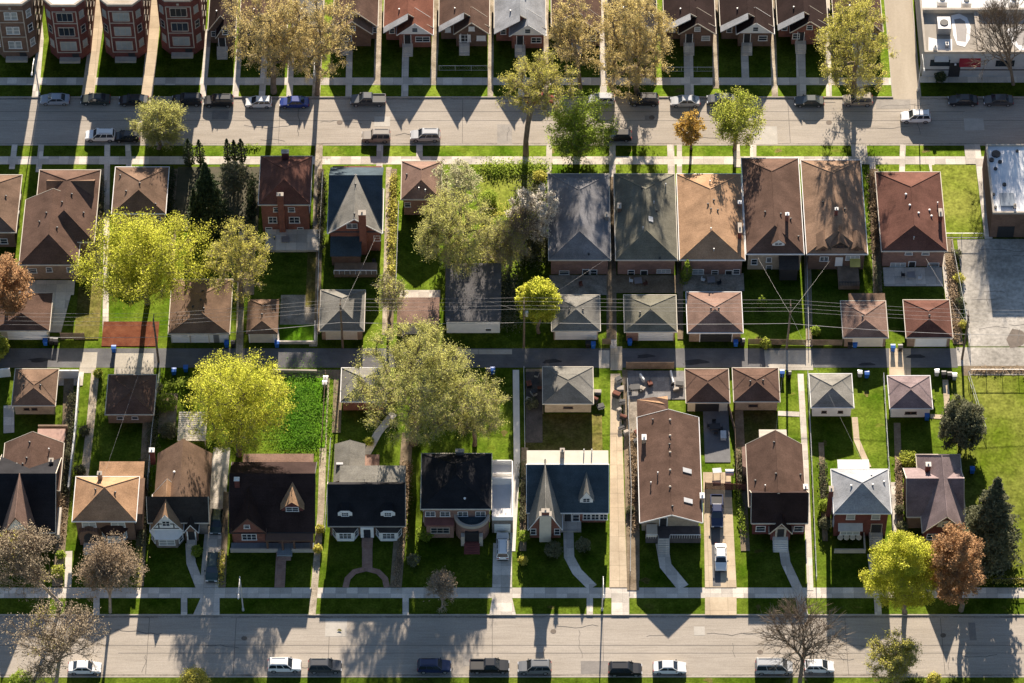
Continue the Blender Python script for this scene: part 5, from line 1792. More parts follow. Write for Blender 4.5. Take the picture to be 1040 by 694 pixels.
b.sidewins(r[0] + .35, r[1] - .35, Yr, r[3], z=2.0, n=3)
# D10 -----------------------------------------------------------------------------------
b = H('brick_house', 'two storey red brick house with white hip roof and white bay awning', 'house', 875, 553, GD)
r = b.eave(847, 905, 521.5, 477, 6.2)
w = b.gwall(r, 6.2, 2.4, 'y', .35, BR['maroon'], gn=False, gf=False)
ap = G(876, 490.5, 8.6)[1]
R = b.roof(r, 6.2, 2.4, RF['pgrey'], 'y', ap - r[2], r[3] - ap, M['wtrim'])
b.vents(R, ((864.5, 494), (886.5, 493), (885, 483), (898, 490)), 'galv')
x0, y0 = r[0] - .3, (r[2] + r[3]) / 2 - .6
b.chimxyz(R.o, x0, y0, -.1, 7.6, .6, .9, BR['maroon'])
ra = b.eave(851, 883, 477, 471, 4.5)
b.wall((ra[0] + .1, ra[1] - .1, w[3], ra[3] + .6), -.1, 4.4, M['wtrim'])
q = MB()
q.box(ra[0], ra[1], w[3] - .1, ra[3] + .7, 4.4, 4.55)
b.part('roof', q, RF['tarwhite'])
for px in (864, 889.5):
    b.win(px, 525, w[2] - .004, 1.1, 1.1, cols=1, glass='blind')
x, _ = onY(862.5, 541, w[2])
q = MB()
q.box(x - 1.6, x + 1.6, w[2] - .5, w[2] - .01, .6, 2.7)
b.part('bay', q, BR['maroon'])
b.winxyz(x, w[2] - .504, 1.8, 2.7, 1.35, 'wtrim', 'blind', 3)
q = MB()
q.shell([(x - 1.8, w[2] - 1.1, 2.75), (x + 1.8, w[2] - 1.1, 2.75), (x + 1.8, w[2], 3.25), (x - 1.8, w[2], 3.25)], [(0, 1, 2, 3)], .08)
b.part('awning', q, M['galv'])
q = MB()
for k in range(4):
    q.tube([(x - 1.35 + .9 * k, w[2] - .9, .75), (x - 1.35 + .9 * k, w[2] - .9, 1.0)], .42, 8)
b.part('flower_box', q, M['cream'])
b.door(889.5, 540, w[2] - .004, 1.5, 2.1, 'dark', 'stone', z=.9)
q = MB()
xa, xb = G(847, 562)[0], G(879, 562)[0]
Yt = G(862, 562)[1]
q.box(xa, xb, Yt, Yt + .2, -.1, .9)
q.box(xb - .2, xb, Yt + .2, w[2] - .02, -.1, .9)
b.part('terrace_wall', q, M['stone'])
x, _ = onY(888, 550, w[2])
b.steps(x, w[2] - .02, .9, 1.9, 6, 'conc', landing=.8)
b.sidewins(*w, z=4.7, n=3)
b.sidewins(*w, z=1.9, n=3)
# D11 -----------------------------------------------------------------------------------
b = H('brick_house', 'plum brown cross gabled house beside the round evergreen', 'house', 950, 546, GD)
ze, h = 3.4, 3.0
r = b.eave(921, 976, 505, 470, ze)
rr, Yn, Yr, Yf = xroof(b, 921, 979, 525, ze, 486, 3.3, 'plum', 4.0, M['cream'], BR['brown'])
g0 = b.eave(937, 982, 541, 462, ze)
w = b.gwall((g0[0], g0[1], g0[2], g0[3]), ze, 4.0, 'y', .35, BR['maroon'], gf=False)
R = b.roof(g0, ze, 4.0, RF['plum'], 'y', 0, 3.0, M['cream'])
b.chimney(R, 942, 478, 1.5, .7, .7, BR['maroon'], 'white' if 'white' in M else 'stone')
xm = (g0[0] + g0[1]) / 2
q = MB()
q.prism([(xm - 1.3, ze + 1.0), (xm + 1.3, ze + 1.0), (xm + .9, ze + 2.2), (xm, ze + 2.6), (xm - .9, ze + 2.2)], w[2] - .07, w[2] - .01)
b.part('gable_siding', q, M['cream'])
b.winxyz(xm, w[2] - .074, ze + 1.6, 1.0, .8, 'wtrim', 'glass', 2)
b.winxyz(xm - 1.6, w[2] - .004, 1.9, 1.6, 1.2, 'wtrim', 'glass', 2)
b.winxyz(xm + 1.6, w[2] - .004, 1.9, 1.6, 1.2, 'wtrim', 'glass', 2)
b.sidewins(*w, z=2.0, n=3)
# ---------------------------------------------------------------- trees
def leafm(key, rgb, rgb2, tr=.5):
    return mat(key, rgb, rgb2=rgb2, rough=.75, scale=.35, fine=.15, fscale=1.5, spec=.15, transl=tr, island=.2)


LF = dict(yellow=leafm("leaf_bright_yellow_green", (.44, .475, .055), (.58, .575, .095), .68), lime=leafm("leaf_lime", (.31, .37, .055), (.43, .45, .09), .6),
          olive=leafm("leaf_olive_bud", (.41, .425, .125), (.53, .525, .175), .66), tan=leafm("leaf_tan_bud", (.48, .395, .155), (.60, .485, .215), .66),
          green=leafm("leaf_fresh_green", (.22, .31, .04), (.33, .41, .07), .65), ivy=leafm("leaf_vivid_green", (.14, .33, .03), (.22, .42, .045), .5), copper=leafm("leaf_copper", (.38, .225, .115), (.48, .30, .165), .62),
          gold=leafm("leaf_gold_bud", (.48, .31, .07), (.56, .39, .11)), conifer=leafm("needle_dark_green", (.035, .055, .022), (.065, .085, .035), .2),
          greyleaf=leafm("leaf_grey_green", (.12, .13, .075), (.19, .19, .11), .35), blossom=leafm("blossom_white", (.62, .59, .52), (.74, .70, .62), .5),
          greybud=leafm("leaf_grey_bud", (.36, .295, .215), (.46, .385, .27), .6), brownbud=leafm("leaf_brown_bud", (.32, .245, .165), (.42, .325, .225)), pear=leafm("leaf_pale_green_blossom", (.45, .45, .24), (.58, .57, .36)),
          yolive=leafm("leaf_yellow_olive", (.42, .41, .09), (.55, .51, .13), .66), bush=leafm("leaf_bush_yellow", (.34, .33, .012), (.45, .42, .02)))
TWIG = mat("fine_twigs", (.17, .135, .10), rgb2=(.27, .22, .165), rough=1.0, scale=.8, fine=.1, spec=.05)
TWIGP = mat("pale_fine_twigs", (.30, .25, .20), rgb2=(.40, .34, .27), rough=1.0, scale=.8, fine=.1, spec=.05)


def fast_mesh(name, verts, n, mats):
    """verts: (k*n,3) array of k separate n-gons"""
    me = bpy.data.meshes.new(name)
    nv = len(verts)
    k = nv // n
    me.vertices.add(nv)
    me.vertices.foreach_set("co", np.asarray(verts, dtype=np.float32).ravel())
    me.loops.add(nv)
    me.loops.foreach_set("vertex_index", np.arange(nv, dtype=np.int32))
    me.polygons.add(k)
    me.polygons.foreach_set("loop_start", np.arange(0, nv, n, dtype=np.int32))
    me.polygons.foreach_set("loop_total", np.full(k, n, dtype=np.int32))
    me.materials.append(mats)
    me.update(calc_edges=True)
    return me


def rand_unit(rg, k):
    v = rg.normal(size=(k, 3))
    return v / np.linalg.norm(v, axis=1, keepdims=True)


def leaf_quads(rg, centers, size, sv=.35, flat=.0):
    k = len(centers)
    n = rand_unit(rg, k)
    n[:, 2] = n[:, 2] * (1 - flat) + flat
    u = np.cross(n, rand_unit(rg, k))
    u /= np.linalg.norm(u, axis=1, keepdims=True) + 1e-9
    w = np.cross(n, u)
    w /= np.linalg.norm(w, axis=1, keepdims=True) + 1e-9
    s = (size * (1 + sv * rg.uniform(-1, 1, size=(k, 1))))
    a = u * s * .62
    b = w * s * .42
    out = np.empty((k, 4, 3))
    out[:, 0] = centers - a
    out[:, 1] = centers - b + a * .15
    out[:, 2] = centers + a
    out[:, 3] = centers + b + a * .15
    return out.reshape(-1, 3)


def skeleton(rg, base, top, R, Rz, K, tr, lumps, jit=1.0, hollow=.4):
    """trunk + limbs reaching K twig clusters spread through the crown; returns nodes, parent, radius, cluster points"""
    c = np.array(top)
    dirs = rand_unit(rg, K)
    lf = np.ones(K)
    for (d, amp, wdt) in lumps:
        lf += amp * np.exp(-(1 - dirs @ d) / wdt)
    rad = (hollow + (1 - hollow) * rg.uniform(0, 1, K) ** .55) * lf
    pts = c + dirs * rad[:, None] * np.array([R, R, Rz]) * .92
    zmin = base[2] + 1.6
    pts[:, 2] = np.maximum(pts[:, 2], zmin + rg.uniform(0, .6, K))
    nodes = [np.array(base)]
    par = [-1]
    zb = max(c[2] - Rz * .75, base[2] + (c[2] - base[2]) * .32)
    fork = np.array([base[0] * .6 + c[0] * .4, base[1] * .6 + c[1] * .4, zb])
    nseg = 4
    for i in range(1, nseg + 1):
        t = i / nseg
        p = np.array(base) * (1 - t) + fork * t + rg.normal(size=3) * np.array([.12, .12, 0])
        nodes.append(p)
        par.append(len(nodes) - 2)
    f0 = len(nodes) - 1
    up = fork.copy()
    last = f0
    for i in range(1, 5):
        p = fork * (1 - i / 4) + (c + np.array([0, 0, Rz * .35])) * (i / 4) + rg.normal(size=3) * R * .06
        nodes.append(p)
        par.append(last)
        last = len(nodes) - 1
    order = np.argsort(np.linalg.norm(pts - fork, axis=1))
    leafnodes = []
    for i in order:
        p = pts[i]
        A = np.array(nodes[f0:])
        d = np.linalg.norm(A - p, axis=1) + .35 * np.linalg.norm(A - fork, axis=1) * .6
        d += np.maximum(0, A[:, 2] - p[2]) * .8
        j = f0 + int(np.argmin(d))
        q = nodes[j]
        L = np.linalg.norm(p - q)
        m1 = q + (p - q) * .5 + np.array([0, 0, L * .10 * (1.6 - .6 * jit)]) + rg.normal(size=3) * L * .07 * jit
        nodes.append(m1)
        par.append(j)
        nodes.append(p)
        par.append(len(nodes) - 2)
        leafnodes.append(len(nodes) - 1)
    n = len(nodes)
    cnt = np.zeros(n)
    for l in leafnodes:
        cnt[l] += 1
    for i in range(n - 1, 0, -1):
        cnt[par[i]] += cnt[i]
    cnt = np.maximum(cnt, 1)
    radius = tr * (cnt / cnt[0]) ** .46
    radius = np.maximum(radius, .028)
    radius[0] *= 1.25
    return np.array(nodes), par, radius, pts


def vase(rg, c, R, Rz, tr, levels=6):
    nodes, par, rad, tips = [np.zeros(3)], [-1], [tr * 1.2], []
    H0 = max(.9, (c[2] - Rz) * .9)
    nodes.append(np.array([0, 0, H0 * .5]))
    par.append(0)
    rad.append(tr)
    nodes.append(np.array([0, 0, H0]))
    par.append(1)
    rad.append(tr * .95)

    def grow(j, d, L, r, lv):
        p = nodes[j]
        for s_ in range(2):
            d2 = d + rg.normal(size=3) * .07 + np.array([0, 0, .05])
            d2 /= np.linalg.norm(d2)
            p = p + d2 * L * .5
            nodes.append(p)
            par.append(j)
            rad.append(max(.016, r * (1 - .2 * s_)))
            j = len(nodes) - 1
            d = d2
        if lv == 0:
            tips.append((p, d))
            return
        k = 3 if (lv > levels - 2 or rg.uniform() < .38) else 2
        ph = rg.uniform(0, 6.28)
        u = np.cross(d, [.3, .5, .81])
        u /= np.linalg.norm(u)
        w = np.cross(d, u)
        for i in range(k):
            a = ph + 6.283 * i / k
            sp = rg.uniform(.28, .62)
            grow(j, (d + (u * math.cos(a) + w * math.sin(a)) * sp) / math.sqrt(1 + sp * sp), L * rg.uniform(.72, .95), r * (.66 if k == 3 else .72), lv - 1)

    m = 5
    for i in range(m):
        a = 6.283 * i / m + rg.uniform(-.3, .3)
        t = rg.uniform(.35, .8) if i else .1
        d = np.array([math.cos(a) * t, math.sin(a) * t, 1.0])
        grow(2, d / np.linalg.norm(d), 1.0, tr * .6, levels - 1)
    N_ = np.array(nodes)
    rel = N_ - N_[2]
    ext = np.percentile(np.linalg.norm(rel[:, :2], axis=1), 97)
    zt = np.percentile(rel[:, 2], 99.5)
    up = rel[:, 2] >= 0
    sc = np.array([R * .93 / ext, R * .93 / ext, (c[2] + Rz * .92 - H0) / zt])
    N_[3:] = N_[2] + rel[3:] * sc
    lean = np.clip(N_[:, 2] / max(c[2], .1), 0, 1.2)[:, None] * np.array([c[0], c[1], 0])
    N_ = N_ + lean
    tp, td = [], []
    child = set(par)
    for i in range(3, len(N_)):
        if i not in child or rg.uniform() < .35:
            d = N_[i] - N_[par[i]]
            tp.append(N_[i])
            td.append(d / (np.linalg.norm(d) + 1e-9))
    return N_, par, np.array(rad), np.array(tp), np.array(td)


def limb_mesh(name, nodes, par, radius, m, extra=None):
    vs, fs = [], []
    for i in range(1, len(nodes)):
        a, b = nodes[par[i]], nodes[i]
        ra, rb = min(radius[par[i]], radius[i] * 1.45), radius[i]
        n = 7 if rb > .14 else (5 if rb > .07 else 3)
        d = b - a
        L = np.linalg.norm(d)
        if L < 1e-6:
            continue
        d = d / L
        u = np.cross(d, [0.3, 0.9, .31])
        u /= np.linalg.norm(u)
        w = np.cross(d, u)
        o = len(vs)
        for (p, r) in ((a - d * ra * .3, ra), (b, rb)):
            for k in range(n):
                t = 2 * math.pi * k / n
                vs.append(tuple(p + (u * math.cos(t) + w * math.sin(t)) * r))
        fs += [(o + k, o + (k + 1) % n, o + n + (k + 1) % n, o + n + k) for k in range(n)]
    me = bpy.data.meshes.new(name)
    me.from_pydata(vs, [], fs)
    me.materials.append(m)
    me.update()
    return me


STYLE = {
    #            leaves per m2 of crown, leaf size, twigs per cluster, twig length, leaf mat, twig mat, bark
    'yellow': dict(d=150, ls=.18, tw=8, tl=.9, leaf='yellow', twig=TWIG, bark='bark'),
    'lime': dict(d=115, ls=.2, tw=8, tl=.9, leaf='lime', twig=TWIG, bark='bark'),
    'olive': dict(d=88, ls=.14, tw=16, tl=1.5, leaf='olive', twig=TWIGP, bark='bark'),
    'tan': dict(d=96, ls=.14, tw=16, tl=1.5, leaf='tan', twig=TWIGP, bark='bark'),
    'green': dict(d=105, ls=.2, tw=8, tl=.9, leaf='green', twig=TWIG, bark='bark'),
    'copper': dict(d=85, ls=.23, tw=12, tl=.9, leaf='copper', twig=TWIG, bark='bark'),
    'gold': dict(d=60, ls=.24, tw=14, tl=.7, leaf='gold', twig=TWIG, bark='bark'),
    'yolive': dict(d=100, ls=.15, tw=14, tl=1.3, leaf='yolive', twig=TWIGP, bark='bark'),
    'greyleaf': dict(d=90, ls=.25, tw=6, tl=.7, leaf='greyleaf', twig=TWIG, bark='bark'),
    'blossom': dict(d=45, ls=.2, tw=18, tl=.9, leaf='blossom', twig=TWIGP, bark='bark'),
    'pear': dict(d=60, ls=.2, tw=12, tl=.8, leaf='pear', twig=TWIGP, bark='bark'),
    'bare': dict(d=0, ls=.2, tw=22, tl=1.5, leaf='brownbud', twig=TWIG, bark='bark', jit=.3),
    'brownbud': dict(d=45, ls=.18, tw=26, tl=1.1, leaf='brownbud', twig=TWIGP, bark='palebark'),
    'greybud': dict(d=22, ls=.17, tw=30, tl=1.2, leaf='greybud', twig=TWIG, bark='palebark'),
}
TREE_GROUP = 'trees along the streets and yards'


def tree(label, base, crown, style, seed, dens=1.0, lumpy=.35, K=None, trunk=None, ls=None, group=TREE_GROUP, tw=1.0, hollow=.15, rz=None, name='tree'):
    """base: photo position of the trunk foot; crown: photo centre and half sizes (cx, cy, rx, ry)"""
    st = STYLE[style]
    rg = np.random.default_rng(seed)
    bx, by = G(*base)
    cx, cy, rx, ry = crown
    X, Z = onY(cx, cy, by)
    s = S(X, by, Z)
    R = rx / s
    rr = max(0.0, (ry / s) ** 2 - (R * math.sin(DEP)) ** 2)
    Rz = rz or min(max(math.sqrt(rr) / math.cos(DEP), .55 * R), 1.7 * R)
    Z = max(Z, Rz * .75 + 1.2)
    t = thing(name, label, 'tree', (bx, by, 0), 0, group)
    K = int((K or int(30 + R * 16)) * 1.5)
    lumps = [(v, lumpy * rg.uniform(-.8, 1), rg.uniform(.12, .4)) for v in rand_unit(rg, 9)]
    tr = trunk or (.10 + .035 * R + .006 * Z)
    is_vase = style in ('bare', 'brownbud', 'greybud')
    wispy = style in ('olive', 'tan', 'yolive')
    if is_vase:
        nodes, par, rad, pts, tdir = vase(rg, (X - bx, 0, Z), R, Rz, trunk or (.08 + .03 * R), 6)
        K = len(pts)
    else:
        nodes, par, rad, pts = skeleton(rg, (0, 0, -.1), (X - bx, 0, Z), R, Rz, K, tr, lumps, st.get('jit', 1.0), hollow=hollow)
    link('trunk', limb_mesh('trunk', nodes, par, rad, M[st['bark']]), t)
    # twigs: slim blades fanning out of each cluster
    nt = int(st['tw'] * tw) if not is_vase else 5
    if nt:
        c = np.repeat(pts, nt, axis=0)
        k = len(c)
        out = c - np.array([X - bx, 0, Z - Rz * .5])
        out /= np.linalg.norm(out, axis=1, keepdims=True) + 1e-9
        d = out * .75 + rand_unit(rg, k) * .8 + np.array([0, 0, .15])
        if is_vase:
            d = np.repeat(tdir, nt, axis=0) + rand_unit(rg, k) * .55
        d /= np.linalg.norm(d, axis=1, keepdims=True)
        L = st['tl'] * (.5 + rg.uniform(0, .8, (k, 1))) * (.7 + R * .06)
        if is_vase:
            L = L * .8
        else:
            c = c - d * L * .25 + rg.normal(size=(k, 3)) * .12
        u = np.cross(d, rand_unit(rg, k))
        u /= np.linalg.norm(u, axis=1, keepdims=True) + 1e-9
        wd = .032 if not is_vase else .022
        v = np.empty((k, 4, 3))
        v[:, 0] = c - u * wd
        v[:, 1] = c + u * wd
        v[:, 2] = c + d * L + u * .008
        v[:, 3] = c + d * L - u * .008
        tips = c + d * L
        o = link('twig_canopy', fast_mesh('twig_canopy', v.reshape(-1, 3), 4, st['twig']), t)
    area = 3.0 * math.pi * R * (R + Rz) / 2
    n = int(st['d'] * dens * area * .62)
    n = min(int(n * 1.35), 75000)
    if n > 50:
        ci = rg.integers(0, len(pts), n)
        rc = max(.55, R * 1.55 / math.sqrt(K) * 2.0)
        off = rand_unit(rg, n) * (rg.uniform(0, 1, (n, 1)) ** .6) * rc * np.array([1, 1, .75])
        if is_vase or nt and style in ('olive', 'tan', 'yolive', 'brownbud', 'greybud', 'gold', 'blossom', 'bare'):
            ti = rg.integers(0, len(tips), n)
            lc = tips[ti] + rg.normal(size=(n, 3)) * .22 if is_vase else tips[ti] - d[ti] * (rg.uniform(-.1, .9, (n, 1)) * L[ti]) + rg.normal(size=(n, 3)) * .2
        else:
            lc = pts[ci] + off
        lc[:, 2] = np.maximum(lc[:, 2], .4)
        link('crown', fast_mesh('crown', leaf_quads(rg, lc, ls or st['ls']), 4, LF[st['leaf']]), t)
    if style == 'greybud':               # a few early yellow tufts low in the crown
        k = rg.choice(len(pts), 16, replace=False)
        lc = np.repeat(pts[k], 34, axis=0) + rg.normal(size=(16 * 34, 3)) * .42
        link('tuft_foliage', fast_mesh('tuft_foliage', leaf_quads(rg, lc, .2), 4, LF['yolive']), t)
    return t


def conifer(label, base, top_py, rpx, seed, leaf='conifer', group='evergreens between the houses', col=False, dens=1.0):
    rg = np.random.default_rng(seed)
    bx, by = G(*base)
    _, Hh = onY(base[0], top_py, by)
    s = S(bx, by, Hh / 2)
    R = rpx / s
    t = thing('conifer', label, 'tree', (bx, by, 0), 0, group)
    q = MB()
    q.tube([(0, 0, -.1), (0, 0, Hh * .5), (0, 0, Hh * .96)], [.1 + .02 * Hh, .07 + .01 * Hh, .02], 7)
    link('trunk', q.mesh('trunk', M['bark']), t)
    n = int((2200 if not col else 1500) * dens * (Hh / 8) * (R / 1.5))
    h = rg.uniform(0, 1, n) ** 1.25
    a = rg.uniform(0, 2 * math.pi, n)
    if col:
        prof = np.minimum(1, np.minimum(h * 6 + .35, (1 - h) * 2.2 + .08))
    else:
        prof = np.minimum(1, (1 - h) * 1.35 + .06)
        prof *= .78 + .22 * np.cos(h * Hh * 5.2 + 1.3 * np.sin(a * 3))
    lob = 1 + (.2 if col else .34) * np.sin(a * 5 + h * 9 + seed) * np.sin(h * 31 + a * 2) + .08 * np.sin(a * 9 - h * 17)
    r = R * prof * lob * (rg.uniform(.2, 1, n) ** .45)
    c = np.stack([np.cos(a) * r, np.sin(a) * r, .35 + h * (Hh - .4) - r * .15], axis=1)
    link('crown', fast_mesh('crown', leaf_quads(rg, c, .32 if not col else .26), 4, LF[leaf]), t)
    return t


def bush(label, px, py, rpx, hgt, leaf, seed, dens=1.0, ls=.2, group='shrubs in the yards', name='shrub', ry=None):
    rg = np.random.default_rng(seed)
    bx, by = G(px, py)
    s = S(bx, by)
    R = rpx / s
    Ry = (ry / s / math.sin(DEP)) if ry else R
    t = thing(name, label, 'shrub', (bx, by, 0), 0, group)
    q = MB()
    for i in range(6):
        a = i * 1.05 + rg.uniform(0, .5)
        q.tube([(.05 * math.cos(a), .05 * math.sin(a), -.05), (R * .3 * math.cos(a), Ry * .3 * math.sin(a), hgt * .4), (R * .55 * math.cos(a), Ry * .55 * math.sin(a), hgt * .75)], [.05, .035, .015], 4)
    link('stems', q.mesh('stems', M['bark']), t)
    n = int(260 * dens * (R * Ry + R * hgt) + 120)
    d = rand_unit(rg, n)
    lob = 1 + .16 * np.sin(d[:, 0] * 6 + seed) * np.cos(d[:, 1] * 5 + seed * 2) + .1 * np.sin(d[:, 2] * 9)
    c = d * (rg.uniform(.25, 1, (n, 1)) ** .4) * np.array([R, Ry, hgt * .52]) * lob[:, None]
    c[:, 2] = np.maximum(c[:, 2] + hgt * .5, .05)
    link('crown', fast_mesh('crown', leaf_quads(rg, c, ls), 4, LF[leaf]), t)
    return t


# top strip
tree('largest tan budding elm rising over the cottages beside the blue parked car', (278, 94), (277, 36, 52, 52), 'tan', 11, .75, K=150)
tree('second tan elm in front of the grey roofed cottage, filling its gaps', (322, 96), (325, 35, 34, 46), 'tan', 12, .65, K=100)
tree('dense tan elm behind the silver hatchback and black parked suv', (647, 94), (645, 40, 44, 55), 'tan', 13, 1.0, K=150)
tree('small tan elm leaning out beside the dense tan elm', (590, 95), (580, 35, 26, 38), 'tan', 14, .8, K=70)
tree('tall olive elm with long bare trunk standing over the red car', (534, 157), (546, 85, 44, 38), 'yolive', 15, .55, K=110, trunk=.42)
tree('fresh green tree between the long trunk and the black car on the street', (588, 156), (588, 130, 33, 32), 'green', 16, .95, lumpy=.4)
tree('little gold budding tree in a round bed beside the sidewalk', (702, 151), (701, 131, 16, 19), 'gold', 17, 1.0, K=55)
tree('round pale green tree at the kerb near the gold budding tree', (746, 152), (749, 121, 28, 30), 'lime', 18, .6, lumpy=.2)
tree('big olive green elm at the corner of the side street', (868, 95), (868, 42, 38, 50), 'yolive', 19, .85, K=150, lumpy=.2)
tree('leafless tree in front of the long commercial building', (1029, 86), (1022, 40, 36, 40), 'bare', 20, tw=.7, K=130, trunk=.26)
tree('pale olive tree overhanging the white suv on the upper street', (161, 151), (163, 127, 31, 29), 'olive', 21, 1.5)
bush('small dark shrub against the commercial building front', 955, 82, 6, 1.6, 'conifer', 22)
# middle block
for i, (px, py, tp, r, lab) in enumerate(((193, 168, 141, 6, 'slim dark cypress beside the pale olive street tree'), (204, 166, 142, 5, 'slim dark cypress with a crooked tip'), (232, 164, 141, 4, 'first slim cypress of the tight trio'), (239, 164, 142, 4, 'middle slim cypress of the tight trio'), (246, 165, 141, 5, 'last slim cypress of the tight trio'))):
    conifer(lab, (px, py), tp, r, 40 + i, col=True)
conifer('broad dark spruce between the small brown house and the slim cypresses', (214, 229), 166, 21, 50, dens=1.5)
conifer('narrow dark spruce at the foot of the broad spruce', (200, 232), 192, 9, 51)
tree('grey green bushy tree behind the broad spruce', (238, 195), (238, 178, 16, 18), 'greyleaf', 52, .7)
tree('largest bright yellow green maple over the red mulch bed', (150, 308), (143, 262, 63, 52), 'yellow', 23, .55, K=190, lumpy=.5, trunk=.4)
tree('pale olive tree between the yellow maple and the red brick house', (245, 312), (243, 260, 36, 44), 'yolive', 24, .55, K=90)
tree('copper brown tree at the frame edge beside the brown garage', (8, 330), (6, 290, 27, 33), 'copper', 25, 1.2)
bush('lime green bush poking in at the frame edge on the alley', -4, 360, 14, 3.5, 'lime', 26, 1.5, .3)
tree('wide grey olive tree behind the narrow dusty brown house', (455, 282), (458, 236, 47, 44), 'olive', 27, 1.2, K=150, lumpy=.3)
tree('creamy pale tree at the top of the vacant lot', (468, 215), (466, 188, 21, 24), 'pear', 28, 1.2)
tree('white blossom tree against the blue grey bungalow', (541, 240), (540, 218, 27, 27), 'blossom', 29, 1.6, tw=1.4)
tree('dull olive tree on the vacant lot below the blossom', (519, 268), (517, 256, 20, 28), 'olive', 30, .7)
tree('thin brownish tree at the vacant lot edge', (505, 270), (505, 248, 20, 26), 'olive', 31, .6)
tree('pale bare sapling in the vacant lot scrub', (531, 262), (531, 232, 17, 26), 'greybud', 72, .5, K=50)
tree('round vivid yellow bush tree beside the olive grey garage', (547, 338), (547, 305, 22, 23), 'yellow', 32, 1.5, lumpy=.12, ls=.25)
conifer('clipped column shrub behind the tan roofed bungalow', (697, 285), 264, 5, 53, leaf='green', col=True)
bush('sprawling green shrub at the back fence of the brown dormer bungalow', 777, 352, 6, 1.6, 'lime', 33)
bush('thin climbing shrub in the dark yard behind the dormer bungalow', 773, 312, 5, 2.4, 'green', 34, .6)
bush('round green shrub beside the tan brown bungalow yard path', 828, 339, 5, 1.5, 'green', 35)
for i, (px, py, r, l) in enumerate(((972, 260, 5, 'greyleaf'), (974, 285, 6, 'yolive'), (975, 310, 6, 'greyleaf'), (978, 332, 5, 'yolive'))):
    bush(('dry grey shrub highest on the parking lot edge', 'olive shrub second along the parking lot edge', 'grey green shrub third along the parking lot edge', 'olive shrub lowest on the parking lot edge')[i], px, py, r, 1.2, l, 60 + i, .6)
for i, (px, py, r, h) in enumerate(((497, 205, 9, 2.0), (548, 182, 7, 1.6), (510, 232, 10, 2.0), (492, 243, 8, 1.8))):
    bush(('leafy green bush in the middle of the vacant lot', 'low bush by the top of the blue grey roof', 'spreading bush in the vacant lot below the leafy one', 'small bush at the vacant lot path')[i], px, py, r, h, 'green' if i % 2 == 0 else 'yolive', 65 + i, .8)
tree('thin branching tree behind the grey gabled house', (396, 330), (399, 300, 14, 22), 'olive', 71, .8)
# lower block
tree('yellow green spreading tree in the yard above the dark brown house', (243, 462), (243, 408, 51, 50), 'yellow', 80, .65, K=150, lumpy=.35)
tree('largest olive elm of the lower block with the thick pale trunk', (420, 450), (432, 386, 70, 70), 'olive', 81, 1.2, K=230, lumpy=.35, trunk=.62)
tree('low olive tree at the edge of the lawn beside the largest olive elm', (482, 452), (481, 416, 34, 34), 'olive', 82, 1.2)
tree('round dark grey evergreen above the plum brown house', (974, 452), (977, 434, 25, 30), 'greyleaf', 83, 2.4, lumpy=.25, K=110)
conifer('large dark grey evergreen beside the open field', (1000, 566), 486, 31, 84, leaf='greyleaf', dens=2.6, group=TREE_GROUP)
tree('bright lime maple at the lower sidewalk', (919, 622), (917, 581, 38, 45), 'yellow', 85, 1.5, K=150, lumpy=.18)
tree('copper brown tree beside the bright lime maple', (976, 620), (971, 572, 34, 44), 'copper', 86, 1.2, K=150, lumpy=.12)
tree('pale gold budding tree at the very bottom kerb', (912, 704), (910, 670, 28, 30), 'yolive', 87, 1.1)
tree('brownish round tree in front of the tan hip roofed house', (112, 622), (111, 585, 31, 32), 'brownbud', 88, 1.4, K=100, lumpy=.15)
tree('grey branched tree with yellow tufts in front of the spire gabled house', (62, 614), (22, 574, 40, 38), 'greybud', 89, 1.5, K=110)
tree('grey branched tree over the white car on the lower street', (56, 702), (62, 655, 48, 40), 'greybud', 90, 1.1, K=110)
tree('leafless tree beside the silver topped van', (812, 696), (818, 648, 46, 42), 'bare', 91, tw=.7, K=170, trunk=.28)
tree('small brown twiggy tree in the dark lawn by the pinkish house', (449, 617), (450, 599, 15, 18), 'brownbud', 92, .5, K=40, tw=.5)
bush('yellow green bush peeking up at the bottom edge', 198, 694, 14, 2.2, 'yolive', 93)
bush('dark bush at the bottom edge near the grey branched tree', 22, 694, 12, 1.6, 'green', 94)
bush('olive bush at the foot of the pale gold tree', 948, 692, 8, 1.2, 'yolive', 95)
